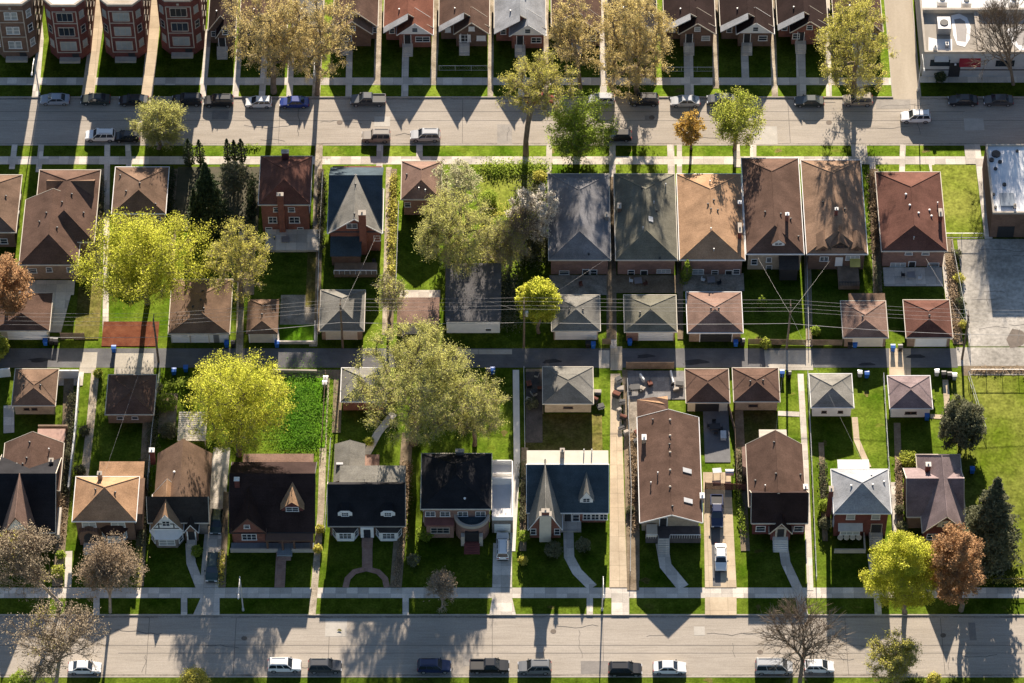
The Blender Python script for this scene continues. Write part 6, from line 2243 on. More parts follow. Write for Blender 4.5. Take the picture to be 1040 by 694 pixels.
# ground cover and shrubs of the lower block
for i, (px, py, r, h, l, lab) in enumerate((
        (300, 400, 12, .5, 'ivy', 'dense green shrub at the top of the overgrown yard'), (317, 418, 12, .5, 'ivy', 'dense green shrub along the overgrown yard fence'),
        (297, 428, 13, .45, 'ivy', 'dense green shrub in the middle of the overgrown yard'), (311, 444, 13, .45, 'ivy', 'dense green shrub lowest in the overgrown yard'),
        (168, 412, 12, 1.6, 'green', 'loose bushes beside the dark brown garage'), (172, 440, 10, 1.4, 'greyleaf', 'grey rocky shrub beside the white pergola'), (206, 452, 9, 1.6, 'green', 'leafy shrub under the pergola corner'),
        (100, 382, 5, 1.4, 'lime', 'yellow green shrub at the alley by the long gangway'), (86, 440, 6, 1.2, 'greyleaf', 'dry shrub along the gangway beside the grass patch'), (82, 480, 6, 1.3, 'greyleaf', 'dark shrub along the gangway near the tan roof'),
        (59, 583, 7, 1.5, 'lime', 'bright yellow hedge by the spire gabled house'), (62, 566, 5, 1.3, 'green', 'green hedge behind the bright yellow hedge'),
        (325, 540, 5, 1.3, 'yolive', 'yellow hedge beside the black roofed house'), (323, 560, 5, 1.3, 'yolive', 'lower yellow hedge along the sunlit gangway'),
        (420, 572, 7, 1.6, 'greyleaf', 'clipped grey oval shrub in the dark lawn'), (532, 548, 6, 1.8, 'green', 'rounded shrub beside the driveway and slate house'), (531, 572, 5, 1.3, 'yolive', 'yellowish shrub below the rounded shrub'),
        (562, 562, 9, 2.0, 'greyleaf', 'blue grey globe shrub in front of the slate blue house'), (592, 557, 8, 1.8, 'greyleaf', 'dark globe shrub beside the curved walk'),
        (837, 517, 7, 1.8, 'green', 'clipped round shrub, upper one beside the red brick house'), (838, 535, 7, 1.7, 'greyleaf', 'clipped round shrub, lower one beside the red brick house'),
        (913, 520, 5, 1.2, 'greyleaf', 'low shrub along the plum house side fence'), (916, 538, 6, 1.5, 'greyleaf', 'rounder shrub at the front of the plum house side yard'), (922, 468, 10, 1.0, 'lime', 'leafy green bed behind the plum brown house'),
        (945, 408, 5, 1.2, 'green', 'leafy bush beside the white walled garage'), (540, 412, 7, 1.2, 'greyleaf', 'scrubby brown pile bush in the black junk yard'), (640, 520, 5, 1.0, 'greyleaf', 'scrubby shrub along the strip driveway'),
        (200, 563, 6, 1.6, 'green', 'dark shrub beside the tudor walk'), (432, 545, 9, 1.5, 'green', 'low dark hedge in front of the pinkish sunroom'),
        (375, 640 - 190, 5, 1.0, 'lime', 'curved green hedge by the grey annex'))):
    bush(lab, px, py, r, h, l, 120 + i, 1.0)


def hedge(label, pts, w, h, leaf, seed, dens=1.0, ls=.2):
    """loose planting along a lot line"""
    rg = np.random.default_rng(seed)
    W_ = [np.array(G(*p)) for p in pts]
    t = thing('hedge', label, 'hedge', (*W_[0], 0), 0, 'planting along the lot lines')
    cs = []
    for a, b in zip(W_, W_[1:]):
        L = np.linalg.norm(b - a)
        n = int(L * w * (1 + h) * 60 * dens)
        u = rg.uniform(0, 1, n)
        p = a + (b - a) * u[:, None] - W_[0]
        lump = .55 + .45 * np.sin(u * L * 1.7 + seed) * np.sin(u * L * .63 + seed * 1.3)
        keep = rg.uniform(0, 1, n) < .35 + .65 * lump
        p, lump, n = p[keep], lump[keep], int(keep.sum())
        off = rg.normal(size=(n, 2)) * w * .3
        z = rg.uniform(0.03, 1, n) * h * (.45 + .55 * lump) * np.clip(1 - (np.abs(off[:, 0]) / w) ** 2, .2, 1)
        cs.append(np.column_stack([p + off, z]))
    link('foliage', fast_mesh('foliage', leaf_quads(rg, np.concatenate(cs), ls), 4, LF[leaf]), t)


for i, (pts, w, h, l, lab) in enumerate((
        ([(74, 400), (70, 455), (67, 505)], 1.3, 1.3, 'greyleaf', 'dark planting between the grass patch wall and the long gangway'),
        ([(64, 505), (61, 548)], 1.4, 1.0, 'brownbud', 'brown dry planting beside the spire gabled house'),
        ([(148, 470), (144, 555)], 1.4, 1.2, 'greyleaf', 'dark planting between the tan hip roofed and tudor houses'),
        ([(142, 555), (138, 596)], 1.0, .9, 'yolive', 'olive planting at the front corner of the tan hip roofed house lawn'),
        ([(160, 392), (154, 462)], 1.6, 1.1, 'greyleaf', 'rough planting behind the dark brown garage fence'),
        ([(226, 560), (224, 596)], 1.0, .8, 'yolive', 'thin olive planting between the dark green suv and the next lawn'),
        ([(413, 470), (408, 545)], 1.6, 1.0, 'brownbud', 'dry brown planting between the two black roofed houses'),
        ([(408, 548), (402, 596)], .9, .8, 'brownbud', 'dry brown planting lower between the two black roofed houses'),
        ([(531, 470), (531, 530)], .9, 1.3, 'greyleaf', 'dark planting between the white garage and the slate blue house'),
        ([(643, 440), (644, 540)], 1.2, .8, 'brownbud', 'dry brown planting along the very long brown house'),
        ([(752, 460), (753, 495)], 1.3, 1.2, 'greyleaf', 'dark scrub behind the red brown gate'),
        ([(750, 500), (756, 545)], 1.0, 1.0, 'green', 'green planting between the long driveway and the small entry house'),
        ([(835, 470), (838, 510)], 1.2, 1.1, 'greyleaf', 'low planting beside the red brick house path'),
        ([(912, 470), (914, 515)], 1.0, 1.0, 'brownbud', 'dry planting along the plum house side fence'),
        ([(102, 180), (98, 280)], 1.2, 1.2, 'greyleaf', 'dark planting behind the large two part brown house'),
        ([(175, 175), (172, 235)], 1.2, 1.4, 'conifer', 'dark planting right of the small brown hip roofed house'),
        ([(256, 180), (254, 240)], 1.5, 1.4, 'conifer', 'dark planting beside the two storey red brick house'),
        ([(328, 180), (325, 260)], 1.0, 1.0, 'greyleaf', 'grey planting at the foot of the grey gabled house'),
        ([(400, 180), (397, 300)], 1.3, 1.1, 'yolive', 'olive planting beside the narrow dusty brown house path'),
        ([(886, 175), (889, 260)], 1.4, 1.0, 'brownbud', 'dry planting between tan brown and reddish bungalows'),
        ([(891, 270), (894, 345)], 1.2, 1.1, 'greyleaf', 'dark planting along the reddish bungalow yard fence'),
        ([(966, 262), (972, 345)], 1.6, .9, 'brownbud', 'dry weeds along the parking lot edge'),
        ([(490, 172), (553, 172)], 3.2, 1.0, 'green', 'rough tall grass hedge along the top of the vacant lot'),
        ([(694, 262), (694, 290)], 1.0, 1.5, 'green', 'green planting beside the clipped column shrub'),
        ([(172, 392), (230, 390)], 1.6, 1.3, 'green', 'overgrown planting along the alley above the pergola'),
        ([(986, 377), (1060, 377)], 1.0, .6, 'brownbud', 'dry weeds along the alley fence of the open field'),
        ([(992, 590), (1060, 591)], 1.2, .7, 'yolive', 'weeds along the iron fence of the open field'),
        ([(307, 387), (303, 455)], 7.5, .75, 'ivy', 'vivid green ground ivy filling the overgrown yard'),
        ([(538, 192), (541, 264)], 4.5, 2.0, 'greyleaf', 'tangled grey scrub along the blue grey bungalow wall'), ([(507, 218), (503, 266)], 4.0, 1.6, 'yolive', 'tangled olive scrub in the lower vacant lot'),
        ([(514, 276), (517, 330)], 3.5, 1.2, 'greyleaf', 'rough scrub between the black garage and the round yellow bush'), ([(462, 250), (505, 262)], 2.2, 1.6, 'olive', 'scrub behind the black flat roofed garage'),
        ([(232, 150), (262, 150)], 1.0, .5, 'green', 'low planting in the parkway above the cypress trio'))):
    hedge(lab, pts, w, h, l, 300 + i, *((2.2, .14) if l == 'ivy' else (1.0, .2)))
# ---------------------------------------------------------------- vehicles
CAR_CACHE = {}
KINDS = {
    # L, W, stations (x, zlow, zshoulder, halfwidth scale), cabin (rear base, rear top, front top, front base), belt z, roof z
    'sedan': (4.7, 1.8, [(-2.35, .42, .74, .86), (-2.2, .26, .92, .95), (-1.5, .22, .99, 1), (0, .2, .96, 1), (.95, .2, .96, 1), (1.75, .22, .84, .98), (2.2, .28, .72, .92), (2.35, .4, .6, .84)], (-1.75, -1.0, .45, 1.2), .95, 1.43),
    'hatch': (4.2, 1.78, [(-2.1, .42, .85, .86), (-2.0, .26, 1.0, .95), (-1.4, .22, 1.03, 1), (0, .2, 1.0, 1), (.9, .2, .98, 1), (1.6, .22, .86, .98), (2.0, .28, .74, .92), (2.1, .4, .62, .84)], (-2.0, -1.65, .35, 1.2), .98, 1.5),
    'suv': (4.75, 1.9, [(-2.37, .5, .9, .88), (-2.28, .34, 1.08, .96), (-1.5, .28, 1.1, 1), (0, .26, 1.08, 1), (1.0, .26, 1.06, 1), (1.85, .3, .98, .98), (2.25, .36, .88, .93), (2.37, .48, .72, .86)], (-2.28, -2.0, .45, 1.15), 1.07, 1.75),
    'jeep': (4.5, 1.85, [(-2.25, .5, .95, .92), (-2.2, .36, 1.1, .97), (-1.5, .32, 1.1, 1), (0, .3, 1.1, 1), (1.0, .3, 1.08, 1), (1.9, .34, 1.04, .97), (2.2, .4, .98, .93), (2.25, .5, .85, .9)], (-2.2, -2.12, .5, .82), 1.1, 1.82),
    'pickup': (5.6, 1.95, [(-2.8, .5, .95, .94), (-2.74, .4, 1.06, .98), (-1.5, .32, 1.08, 1), (0, .3, 1.08, 1), (1.3, .3, 1.08, 1), (2.2, .34, 1.0, .98), (2.7, .4, .92, .93), (2.8, .52, .78, .88)], (-.75, -.6, .8, 1.5), 1.08, 1.82),
    'van': (5.3, 1.98, [(-2.65, .5, 1.0, .95), (-2.6, .36, 1.15, .98), (-1.5, .3, 1.15, 1), (0, .28, 1.15, 1), (1.4, .28, 1.1, 1), (2.2, .32, 1.0, .98), (2.55, .38, .9, .93), (2.65, .5, .75, .88)], (-2.58, -2.45, 1.1, 1.9), 1.13, 2.05),
}


def car_meshes(kind):
    if kind in CAR_CACHE:
        return CAR_CACHE[kind]
    L, W, st, cab, zb, zr = KINDS[kind]
    hw = W / 2
    q = MB()
    vs = []
    n = 8
    for x, zl, zs, k in st:
        w = hw * k
        zm = zl + (zs - zl) * .55
        vs += [(x, -w * .9, zl), (x, -w, zl + .12), (x, -w, zm), (x, -w * .93, zs), (x, w * .93, zs), (x, w, zm), (x, w, zl + .12), (x, w * .9, zl)]
    fs = []
    for i in range(len(st) - 1):
        for k in range(n):
            a, b = i * n + k, i * n + (k + 1) % n
            fs.append((a, a + n, b + n, b))
    fs.append(tuple(range(n)))
    fs.append(tuple(range(len(vs) - 1, len(vs) - n - 1, -1)))
    q.add(vs, fs)
    body = q.mesh('body', [M['rubber']])
    wr, wb = hw * .70, hw * .91
    xa, xb, xc, xd = cab
    g = MB()
    g.add([(xa, -wb, zb - .06), (xd, -wb, zb - .06), (xd, wb, zb - .06), (xa, wb, zb - .06), (xb, -wr, zr - .05), (xc, -wr, zr - .05), (xc, wr, zr - .05), (xb, wr, zr - .05)],
          [(0, 1, 5, 4), (1, 2, 6, 5), (2, 3, 7, 6), (3, 0, 4, 7), (4, 5, 6, 7)])
    glass = g.mesh('windows', M['glass'])
    r = MB()
    m = .1
    r.add([(xb - .06, -wr - .03, zr - .06), (xc + .08, -wr - .03, zr - .06), (xc + .08, wr + .03, zr - .06), (xb - .06, wr + .03, zr - .06),
           (xb + m, -wr + m, zr + .02), (xc - m, -wr + m, zr + .02), (xc - m, wr - m, zr + .02), (xb + m, wr - m, zr + .02)],
          [(0, 1, 5, 4), (1, 2, 6, 5), (2, 3, 7, 6), (3, 0, 4, 7), (4, 5, 6, 7), (3, 2, 1, 0)])
    for sy in (-1, 1):
        r.tube([(xa, sy * (wb + .005), zb - .04), (xb, sy * (wr + .01), zr - .05)], .055, 4)
        r.tube([(xd, sy * (wb + .005), zb - .04), (xc, sy * (wr + .01), zr - .05)], .055, 4)
        for t in ((.5,) if kind in ('sedan', 'pickup') else (.36, .68)):
            r.tube([(xa + (xd - xa) * t, sy * (wb + .005), zb - .04), (xb + (xc - xb) * t, sy * (wr + .01), zr - .05)], .05, 4)
    roof = r.mesh('roof', [M['rubber']])
    w = MB()
    wrad = .33 if kind in ('sedan', 'hatch') else .38
    w.tube([(0, -.11, 0), (0, -.085, 0), (0, .085, 0), (0, .11, 0)], [wrad * .86, wrad, wrad, wrad * .86], 18)
    tyre = w.mesh('tyre', M['rubber'])
    w = MB()
    w.tube([(0, -.118, 0), (0, .118, 0)], [wrad * .62] * 2, 12)
    rim = w.mesh('rim', M['alloy'])
    f = st[-2]
    q = MB()
    q.box(-.06, .06, -.2, .2, -.07, .07)
    hl = q.mesh('headlight', M['lamp'])
    q = MB()
    q.box(-.05, .05, -.17, .17, -.09, .09)
    tl = q.mesh('tail_light', M['red'])
    q = MB()
    q.box(-.09, .09, -.1, .1, -.07, .07)
    mi = q.mesh('mirror', M['dark'])
    q = MB()
    x0, xl = st[0], st[-1]
    q.box(xl[0] - .14, xl[0] + .05, -hw * .8, hw * .8, xl[1] - .12, xl[1] + .1)
    q.box(x0[0] - .05, x0[0] + .14, -hw * .8, hw * .8, x0[1] - .12, x0[1] + .1)
    bump = q.mesh('bumper', M['dark'])
    bed = None
    if kind == 'pickup':
        q = MB()
        q.box(-2.66, -.86, -.78, .78, 1.0, 1.095)
        bed = q.mesh('bed', M['blackbin'])
        q = MB()
        q.box(-2.76, -.8, -.94, -.79, 1.05, 1.2)
        q.box(-2.76, -.8, .79, .94, 1.05, 1.2)
        q.box(-2.80, -2.68, -.79, .79, 1.05, 1.2)
        bed = (bed, q.mesh('bed_rail', [M['rubber']]))
    rack = None
    if kind in ('suv', 'jeep', 'van'):
        q = MB()
        q.tube([(xb + .2, 0, zr + .06), (xc - .3, 0, zr + .06)], .025, 4)
        rack = q.mesh('roof_rack', M['dark'])
    CAR_CACHE[kind] = (body, glass, roof, tyre, rim, hl, tl, mi, bump, bed, rack, wrad)
    return CAR_CACHE[kind]


PAINT = {}


def paint(key, rgb):
    if key not in PAINT:
        PAINT[key] = mat('car_paint_' + key, rgb, rough=.32, var=.03, scale=1.5, fine=.0, spec=.5, coat=.6, metal=0.0)
    return PAINT[key]


for k, c in dict(white=(.78, .78, .77), silver=(.42, .43, .44), grey=(.16, .165, .17), dgrey=(.06, .063, .068), black=(.014, .014, .016), navy=(.012, .022, .075), blue=(.015, .04, .22),
                 green=(.02, .045, .04), dgreen=(.03, .04, .038), red=(.32, .05, .03), tan=(.30, .25, .19), beige=(.27, .24, .21), steel=(.30, .34, .40), brown=(.10, .07, .06)).items():
    paint(k, c)


def car(kind, col, px, py, head, label, group='cars parked along the kerb', z=-.125, name='car', wire=None):
    """head: heading in degrees, 0 = nose to +X"""
    body, glass, roof, tyre, rim, hl, tl, mi, bump, bed, rack, wr = car_meshes(kind)
    L, W, st, cab, zb, zr = KINDS[kind]
    x, y = G(px, py, z + .6)
    t = thing(name, label, 'car' if kind not in ('van', 'pickup') else kind, (x, y, z), math.radians(head), group)
    P = PAINT[col]

    def own(nm, me, loc=(0, 0, 0), parent=t):
        o = link(nm, me, parent, loc)
        o.material_slots[0].link = 'OBJECT'
        o.material_slots[0].material = P
        return o

    own('body', body)
    link('windows', glass, t)
    own('roof', roof)
    for sx in (st[0][0] + .85 if kind != 'pickup' else -1.75, st[-1][0] - .85):
        for sy in (-1, 1):
            w = link('wheel', tyre, t, (sx, sy * (W / 2 - .1), wr))
            link('rim', rim, w)
    for sy in (-1, 1):
        link('headlight', hl, t, (st[-1][0] - .03, sy * W * .34, st[-1][2] - .02))
        link('tail_light', tl, t, (st[0][0] + .03, sy * W * .36, st[0][2] - .03))
        link('mirror', mi, t, (cab[3] - .25, sy * (W / 2 + .08), zb + .05))
    link('bumper', bump, t)
    if bed:
        link('bed', bed[0], t)
        own('bed_rail', bed[1])
    if rack:
        for sy in (-1, 1):
            link('roof_rack', rack, t, (0, sy * W * .28, 0))
    return t


UP_, LO_ = 'cars parked on the upper street', 'cars parked on the lower street'
for k, c, px, py, hd, lab in (
        ('sedan', 'steel', 56, 101, 180, 'silver grey sedan parked below the maroon three-flat at the corner'), ('sedan', 'dgreen', 97, 101, 180, 'dark greenish sedan across the first sunlit walk'),
        ('sedan', 'black', 136, 102, 180, 'black sedan under the pale olive street tree'), ('suv', 'black', 190, 102, 180, 'black suv just past the pale olive street tree'),
        ('suv', 'black', 222, 103, 180, 'black and chrome suv with gap before the white hatchback'), ('hatch', 'white', 263, 104, 180, 'white hatchback under the largest tan elm'),
        ('sedan', 'blue', 299, 104, 180, 'blue sedan beside the largest tan elm'), ('pickup', 'dgrey', 374, 102, 180, 'dark grey pickup with empty bed'),
        ('sedan', 'red', 548, 100, 0, 'orange red car behind the tall olive elm'), ('hatch', 'silver', 611, 101, 180, 'silver hatchback under the dense tan elm'),
        ('suv', 'black', 654, 102, 180, 'black suv between the two silver cars'), ('sedan', 'silver', 696, 103, 180, 'silver grey sedan above the gold budding tree'),
        ('sedan', 'dgrey', 733, 101, 180, 'dark sedan hidden behind the round pale green tree'), ('sedan', 'dgreen', 822, 103, 180, 'dark green sedan with pale roof reflection by the olive green elm'),
        ('suv', 'tan', 871, 102, 180, 'tan suv in shade at the side street corner'), ('sedan', 'black', 978, 102, 180, 'black sedan in front of the commercial building door'),
        ('sedan', 'dgrey', 1014, 102, 180, 'dark sedan under the leafless commercial front tree'),
        ('suv', 'white', 102, 138, 180, 'white suv parked opposite the three-flats'), ('hatch', 'black', 129, 139, 180, 'black hatchback nose to tail with the white suv'),
        ('jeep', 'beige', 382, 139, 180, 'boxy beige suv in full sun'), ('suv', 'silver', 432, 138, 180, 'silver suv in full sun beside the boxy beige one'),
        ('hatch', 'black', 628, 138, 180, 'black hatchback behind the fresh green tree')):
    car(k, c, px, py, hd, lab, UP_)
car('suv', 'white', 930, 119, 180, 'white suv driving through the side street junction', 'moving cars')
for k, c, px, py, hd, lab in (
        ('sedan', 'white', 86, 678, 0, 'white sedan under the grey branched tree'), ('suv', 'white', 289, 676, 0, 'white suv alone beside the grey suv on the lower street'),
        ('suv', 'dgrey', 330, 677, 0, 'dark grey suv beside the white one on the lower street'), ('suv', 'navy', 441, 677, 0, 'dark blue suv on the lower street'),
        ('pickup', 'black', 497, 677, 0, 'black pickup with covered bed on the lower street'), ('suv', 'grey', 543, 678, 180, 'grey suv in front of the slate blue house'),
        ('suv', 'black', 635, 680, 0, 'black suv beside the white sedan with glass roof'), ('sedan', 'white', 680, 678, 0, 'white sedan with green tinted glass beside the black suv'),
        ('van', 'silver', 786, 678, 0, 'long silver topped van behind the leafless tree'), ('hatch', 'white', 832, 677, 0, 'white car seen through the leafless tree')):
    car(k, c, px, py, hd, lab, LO_)
DR_ = 'cars standing in driveways'
car('suv', 'green', 216, 577, -92, 'dark green suv nearest the sidewalk in the tudor driveway', DR_, 0.02)
car('hatch', 'green', 220, 530, -92, 'dark green car beside the tudor house wall', DR_, 0.02)
car('suv', 'white', 510.5, 555, 90, 'white suv in the short driveway of the pinkish house', DR_, 0.02)
car('pickup', 'navy', 728, 520, -91, 'dark blue pickup beside the very long brown house', DR_, 0.03)
car('sedan', 'white', 732, 566, -91, 'white sedan on the long tan driveway', DR_, 0.03)
# ---------------------------------------------------------------- fences, poles, wires, bins and yard things
def fence(label, pts, h=1.2, kind='chain', cat='fence', step=2.4, m=None, group='fences between the lots'):
    w = [G(*p) for p in pts]
    t = thing({'chain': 'chain_link_fence', 'board': 'board_fence', 'wall': 'garden_wall', 'iron': 'iron_fence'}[kind], label, cat, (*w[0], 0), 0, group)
    ox, oy = w[0]
    w = [(x - ox, y - oy) for x, y in w]
    rails, posts = MB(), MB()
    mesh = MB()
    mm = m or {'chain': 'galv', 'board': 'wood', 'wall': 'cream', 'iron': 'dark'}[kind]
    for a, b in zip(w, w[1:]):
        d = math.hypot(b[0] - a[0], b[1] - a[1])
        if d < .01:
            continue
        ux, uy = (b[0] - a[0]) / d, (b[1] - a[1]) / d
        n = max(1, int(d / step))
        if kind == 'wall':
            nx, ny = -uy * .12, ux * .12
            mesh.add([(a[0] - nx, a[1] - ny, -.1), (b[0] - nx, b[1] - ny, -.1), (b[0] + nx, b[1] + ny, -.1), (a[0] + nx, a[1] + ny, -.1), (a[0] - nx, a[1] - ny, h), (b[0] - nx, b[1] - ny, h), (b[0] + nx, b[1] + ny, h), (a[0] + nx, a[1] + ny, h)],
                     [(0, 3, 2, 1), (4, 5, 6, 7), (0, 1, 5, 4), (1, 2, 6, 5), (2, 3, 7, 6), (3, 0, 4, 7)])
            continue
        for i in range(n + 1):
            p = (a[0] + ux * d * i / n, a[1] + uy * d * i / n)
            posts.tube([(p[0], p[1], -.1), (p[0], p[1], h + .06)], .045 if kind != 'board' else .07, 5)
        if kind == 'board':
            k = max(2, int(d / .17))
            for i in range(k):
                p0 = (a[0] + ux * d * i / k, a[1] + uy * d * i / k)
                p1 = (a[0] + ux * (d * (i + .9) / k), a[1] + uy * (d * (i + .9) / k))
                nx, ny = -uy * .02, ux * .02
                mesh.add([(p0[0] - nx, p0[1] - ny, .04), (p1[0] - nx, p1[1] - ny, .04), (p1[0] + nx, p1[1] + ny, .04), (p0[0] + nx, p0[1] + ny, .04), (p0[0] - nx, p0[1] - ny, h), (p1[0] - nx, p1[1] - ny, h), (p1[0] + nx, p1[1] + ny, h), (p0[0] + nx, p0[1] + ny, h)],
                         [(0, 3, 2, 1), (4, 5, 6, 7), (0, 1, 5, 4), (1, 2, 6, 5), (2, 3, 7, 6), (3, 0, 4, 7)])
        else:
            rails.tube([(a[0], a[1], h), (b[0], b[1], h)], .04, 5)
            rails.tube([(a[0], a[1], .12), (b[0], b[1], .12)], .025, 4)
            k = int(d / (.22 if kind == 'chain' else .16))
            for i in range(k):
                p = (a[0] + ux * d * i / k, a[1] + uy * d * i / k)
                r = .007 if kind == 'chain' else .014
                if kind == 'chain':
                    q = (p[0] + ux * .35, p[1] + uy * .35)
                    mesh.tube([(p[0], p[1], .12), (q[0], q[1], h)], r, 3, cap=False)
                else:
                    mesh.tube([(p[0], p[1], .05), (p[0], p[1], h + .1)], r, 3, cap=False)
    if rails.v:
        link('rail', rails.mesh('rail', M[mm]), t)
    if posts.v:
        link('posts', posts.mesh('posts', M[mm]), t)
    if mesh.v:
        link({'chain': 'wire_mesh', 'board': 'boards', 'wall': 'masonry', 'iron': 'pickets'}[kind], mesh.mesh('mesh', M[mm]), t)
    return t


fence('chain link fence between grass yard and the grey green roofed garage', [(820, 382), (824, 470), (829, 590)])
fence('chain link fence between the white walled garages and along the plum house', [(897, 384), (902, 470), (908, 552)])
fence('chain link fence at the edge of the open field beside the leaning pole', [(983, 382), (1001, 440)])
fence('chain link fence across the alley side of the open field', [(985, 381), (1100, 381)], 1.4)
fence('iron fence along the lower sidewalk of the open field', [(1008, 593), (1100, 593)], 1.3, 'iron')
fence('chain link fence behind the reddish bungalow side lawn', [(955, 242), (998, 242)])
fence('chain link fence beside the parking lot weeds', [(966, 250), (985, 350)], 1.5)
fence('board fence along the alley behind the dark slab yard', [(636, 375), (684, 375)], 1.7, 'board')
fence('brown board fence between the patio and the bare lawn', [(739, 412), (746, 440), (748, 492)], 1.5, 'board')
fence('red brown board gate across the driveway behind the blue pickup', [(716, 497), (757, 499)], 1.7, 'board', m='redwood')
fence('chain link fence along the strip driveway', [(637, 390), (641, 500), (640, 585)], 1.3)
fence('chain link fence beside the black junk yard', [(532, 378), (533, 455)], 1.4)
fence('tall dark fence along the gangway by the overgrown yard', [(331, 383), (327, 450)], 1.6, 'board')
fence('chain link fence by the sunlit gangway beside the black roofed house', [(336, 450), (330, 540)], 1.2)
fence('low stone wall across the alley end of the overgrown yard', [(276, 378), (322, 379)], .7, 'wall', m='stone')
fence('white wall beside the tan garage on the alley', [(57, 384), (81, 384)], 1.9, 'wall', m='wtrim')
fence('pale fence wall along the grass patch by the patio canopy', [(81, 385), (77, 440), (70, 500)], 1.3, 'wall', m='galv')
fence('white wall on the far side of the tan garage', [(-10, 384), (11, 382)], 1.9, 'wall', m='wtrim')
fence('chain link fence beside the dark brown garage', [(163, 380), (155, 440), (150, 500)], 1.4)
fence('low concrete wall round the small grass square on the alley', [(282, 328), (283, 349), (320, 349), (320, 328)], .6, 'wall', m='conc' if 'conc' in M else 'stone')
fence('chain link fence beside the grey gabled house', [(328, 180), (324, 262), (322, 350)], 1.3)
fence('chain link fence in front of the brown roofed boarded cottage', [(446, 72), (495, 72)], 1.2)
fence('chain link fence across the front of the grey awning cottage', [(676, 73), (724, 73)], 1.1)
fence('chain link fence beside the narrow dusty brown house', [(405, 210), (402, 300)], 1.3)
fence('dark fence between the long brown and tan brown bungalows', [(819, 262), (821, 350)], 1.3)
fence('board fence at the alley end of the dark dormer yard', [(760, 350), (818, 351)], 1.4, 'board')
fence('board fence at the alley end of the tan brown bungalow yard', [(824, 351), (855, 351)], 1.4, 'board')
fence('low board wall by the red mulch bed along the alley', [(62, 345), (86, 345)], 1.6, 'board')
fence('board fence between blue grey and olive garages on the alley', [(612, 350), (620, 350)], 1.4, 'board')


def pole(label, px, py, h=10.6, arms=1, transformer=False):
    x, y = G(px, py)
    t = thing('utility_pole', label, 'utility pole', (x, y, 0), 0, 'utility poles along the alley')
    q = MB()
    q.tube([(0, 0, -.2), (.03, 0, h * .5), (0, 0, h)], [.19, .16, .12], 9)
    link('shaft', q.mesh('shaft', M['polew']), t)
    for k in range(arms):
        z = h - .35 - k * 1.1
        q = MB()
        q.box(-.06, .06, -1.25, 1.25, z - .07, z + .07)
        a = link('crossarm', q.mesh('crossarm', M['polew']), t)
        q = MB()
        for yy in (-1.1, -.4, .4, 1.1):
            q.tube([(0, yy, z + .07), (0, yy, z + .24)], [.05, .035], 6)
        link('insulators', q.mesh('insulators', M['stone']), a)
    if transformer:
        q = MB()
        q.tube([(.42, -.1, h - 2.9), (.42, -.1, h - 1.9), (.42, -.1, h - 1.75)], [.3, .3, .12], 12)
        link('transformer', q.mesh('transformer', M['galv']), t)
    return x, y, h


PX = [pole('utility pole beside the red mulch bed', 161, 368), pole('utility pole at the corner of the grey hip roofed garage', 348, 353), pole('utility pole with a drum transformer beside the round yellow bush', 532, 353, 10.9, 2, True),
      pole('utility pole in the alley behind the dark dormer yard', 799, 354, 10.6), pole('leaning shadowed utility pole at the corner of the parking lot', 977, 365, 10.8, 2)]


def wire(label, a, b, sag=.5, r=.012, group='overhead wires'):
    t = MB()
    pts = []
    for i in range(13):
        u = i / 12
        pts.append((a[0] + (b[0] - a[0]) * u, a[1] + (b[1] - a[1]) * u, a[2] + (b[2] - a[2]) * u - sag * 4 * u * (1 - u)))
    t.tube(pts, r, 4)
    o = link('overhead_wire', t.mesh('overhead_wire', mat("wire_metal", (.34, .33, .32), rough=.6)))
    tag(o, label, 'wire', group)


ends = [(PX[0][0] - 38, PX[0][1] + .5, 10.6)] + PX + [(PX[-1][0] + 38, PX[-1][1], 10.8)]
names = ['from the frame edge to the mulch bed pole', 'from the mulch bed pole to the grey garage pole', 'from the grey garage pole to the transformer pole', 'from the transformer pole to the dormer yard pole', 'from the dormer yard pole to the parking lot pole', 'from the parking lot pole out of frame']
for (a, b), nm in zip(zip(ends, ends[1:]), names):
    for yy, w in ((-1.1, 'near top wire'), (-.4, 'second top wire'), (.4, 'third top wire'), (1.1, 'far top wire')):
        wire(f'{w} {nm}', (a[0], a[1] + yy, a[2] - .1), (b[0], b[1] + yy, b[2] - .1), .22)
    wire(f'thick low cable {nm}', (a[0], a[1] - .2, 6.4), (b[0], b[1] - .2, 6.4), .3, .03)
# service drops to houses: (pole index, photo end point, height)
for i, (px, py, z, nm) in enumerate(((1, 361, 240, 'the grey gabled house'), )):
    pass
for pi, px, py, z, nm in ((0, 104, 487, 6.2, 'the tan hip roofed house'), (1, 382, 240, 5.0, 'the grey gabled house'), (1, 345, 312, 3.6, 'the grey hip roofed garage'), (2, 452, 290, 3.3, 'the black flat roofed garage'),
                          (2, 650, 240, 4.6, 'the dark olive bungalow'), (3, 845, 262, 4.4, 'the tan brown bungalow'), (3, 770, 262, 4.4, 'the dormer bungalow'), (3, 787, 446, 4.0, 'the red brown lower house'),
                          (3, 880, 478, 6.4, 'the white hip roofed house'), (4, 940, 262, 4.4, 'the reddish brown bungalow')):
    x, y = G(px, py, z)
    p = PX[pi]
    wire(f'thin service wire from the alley pole to {nm}', (p[0], p[1], 8.6), (x, y, z), .2, .010, 'service wires')


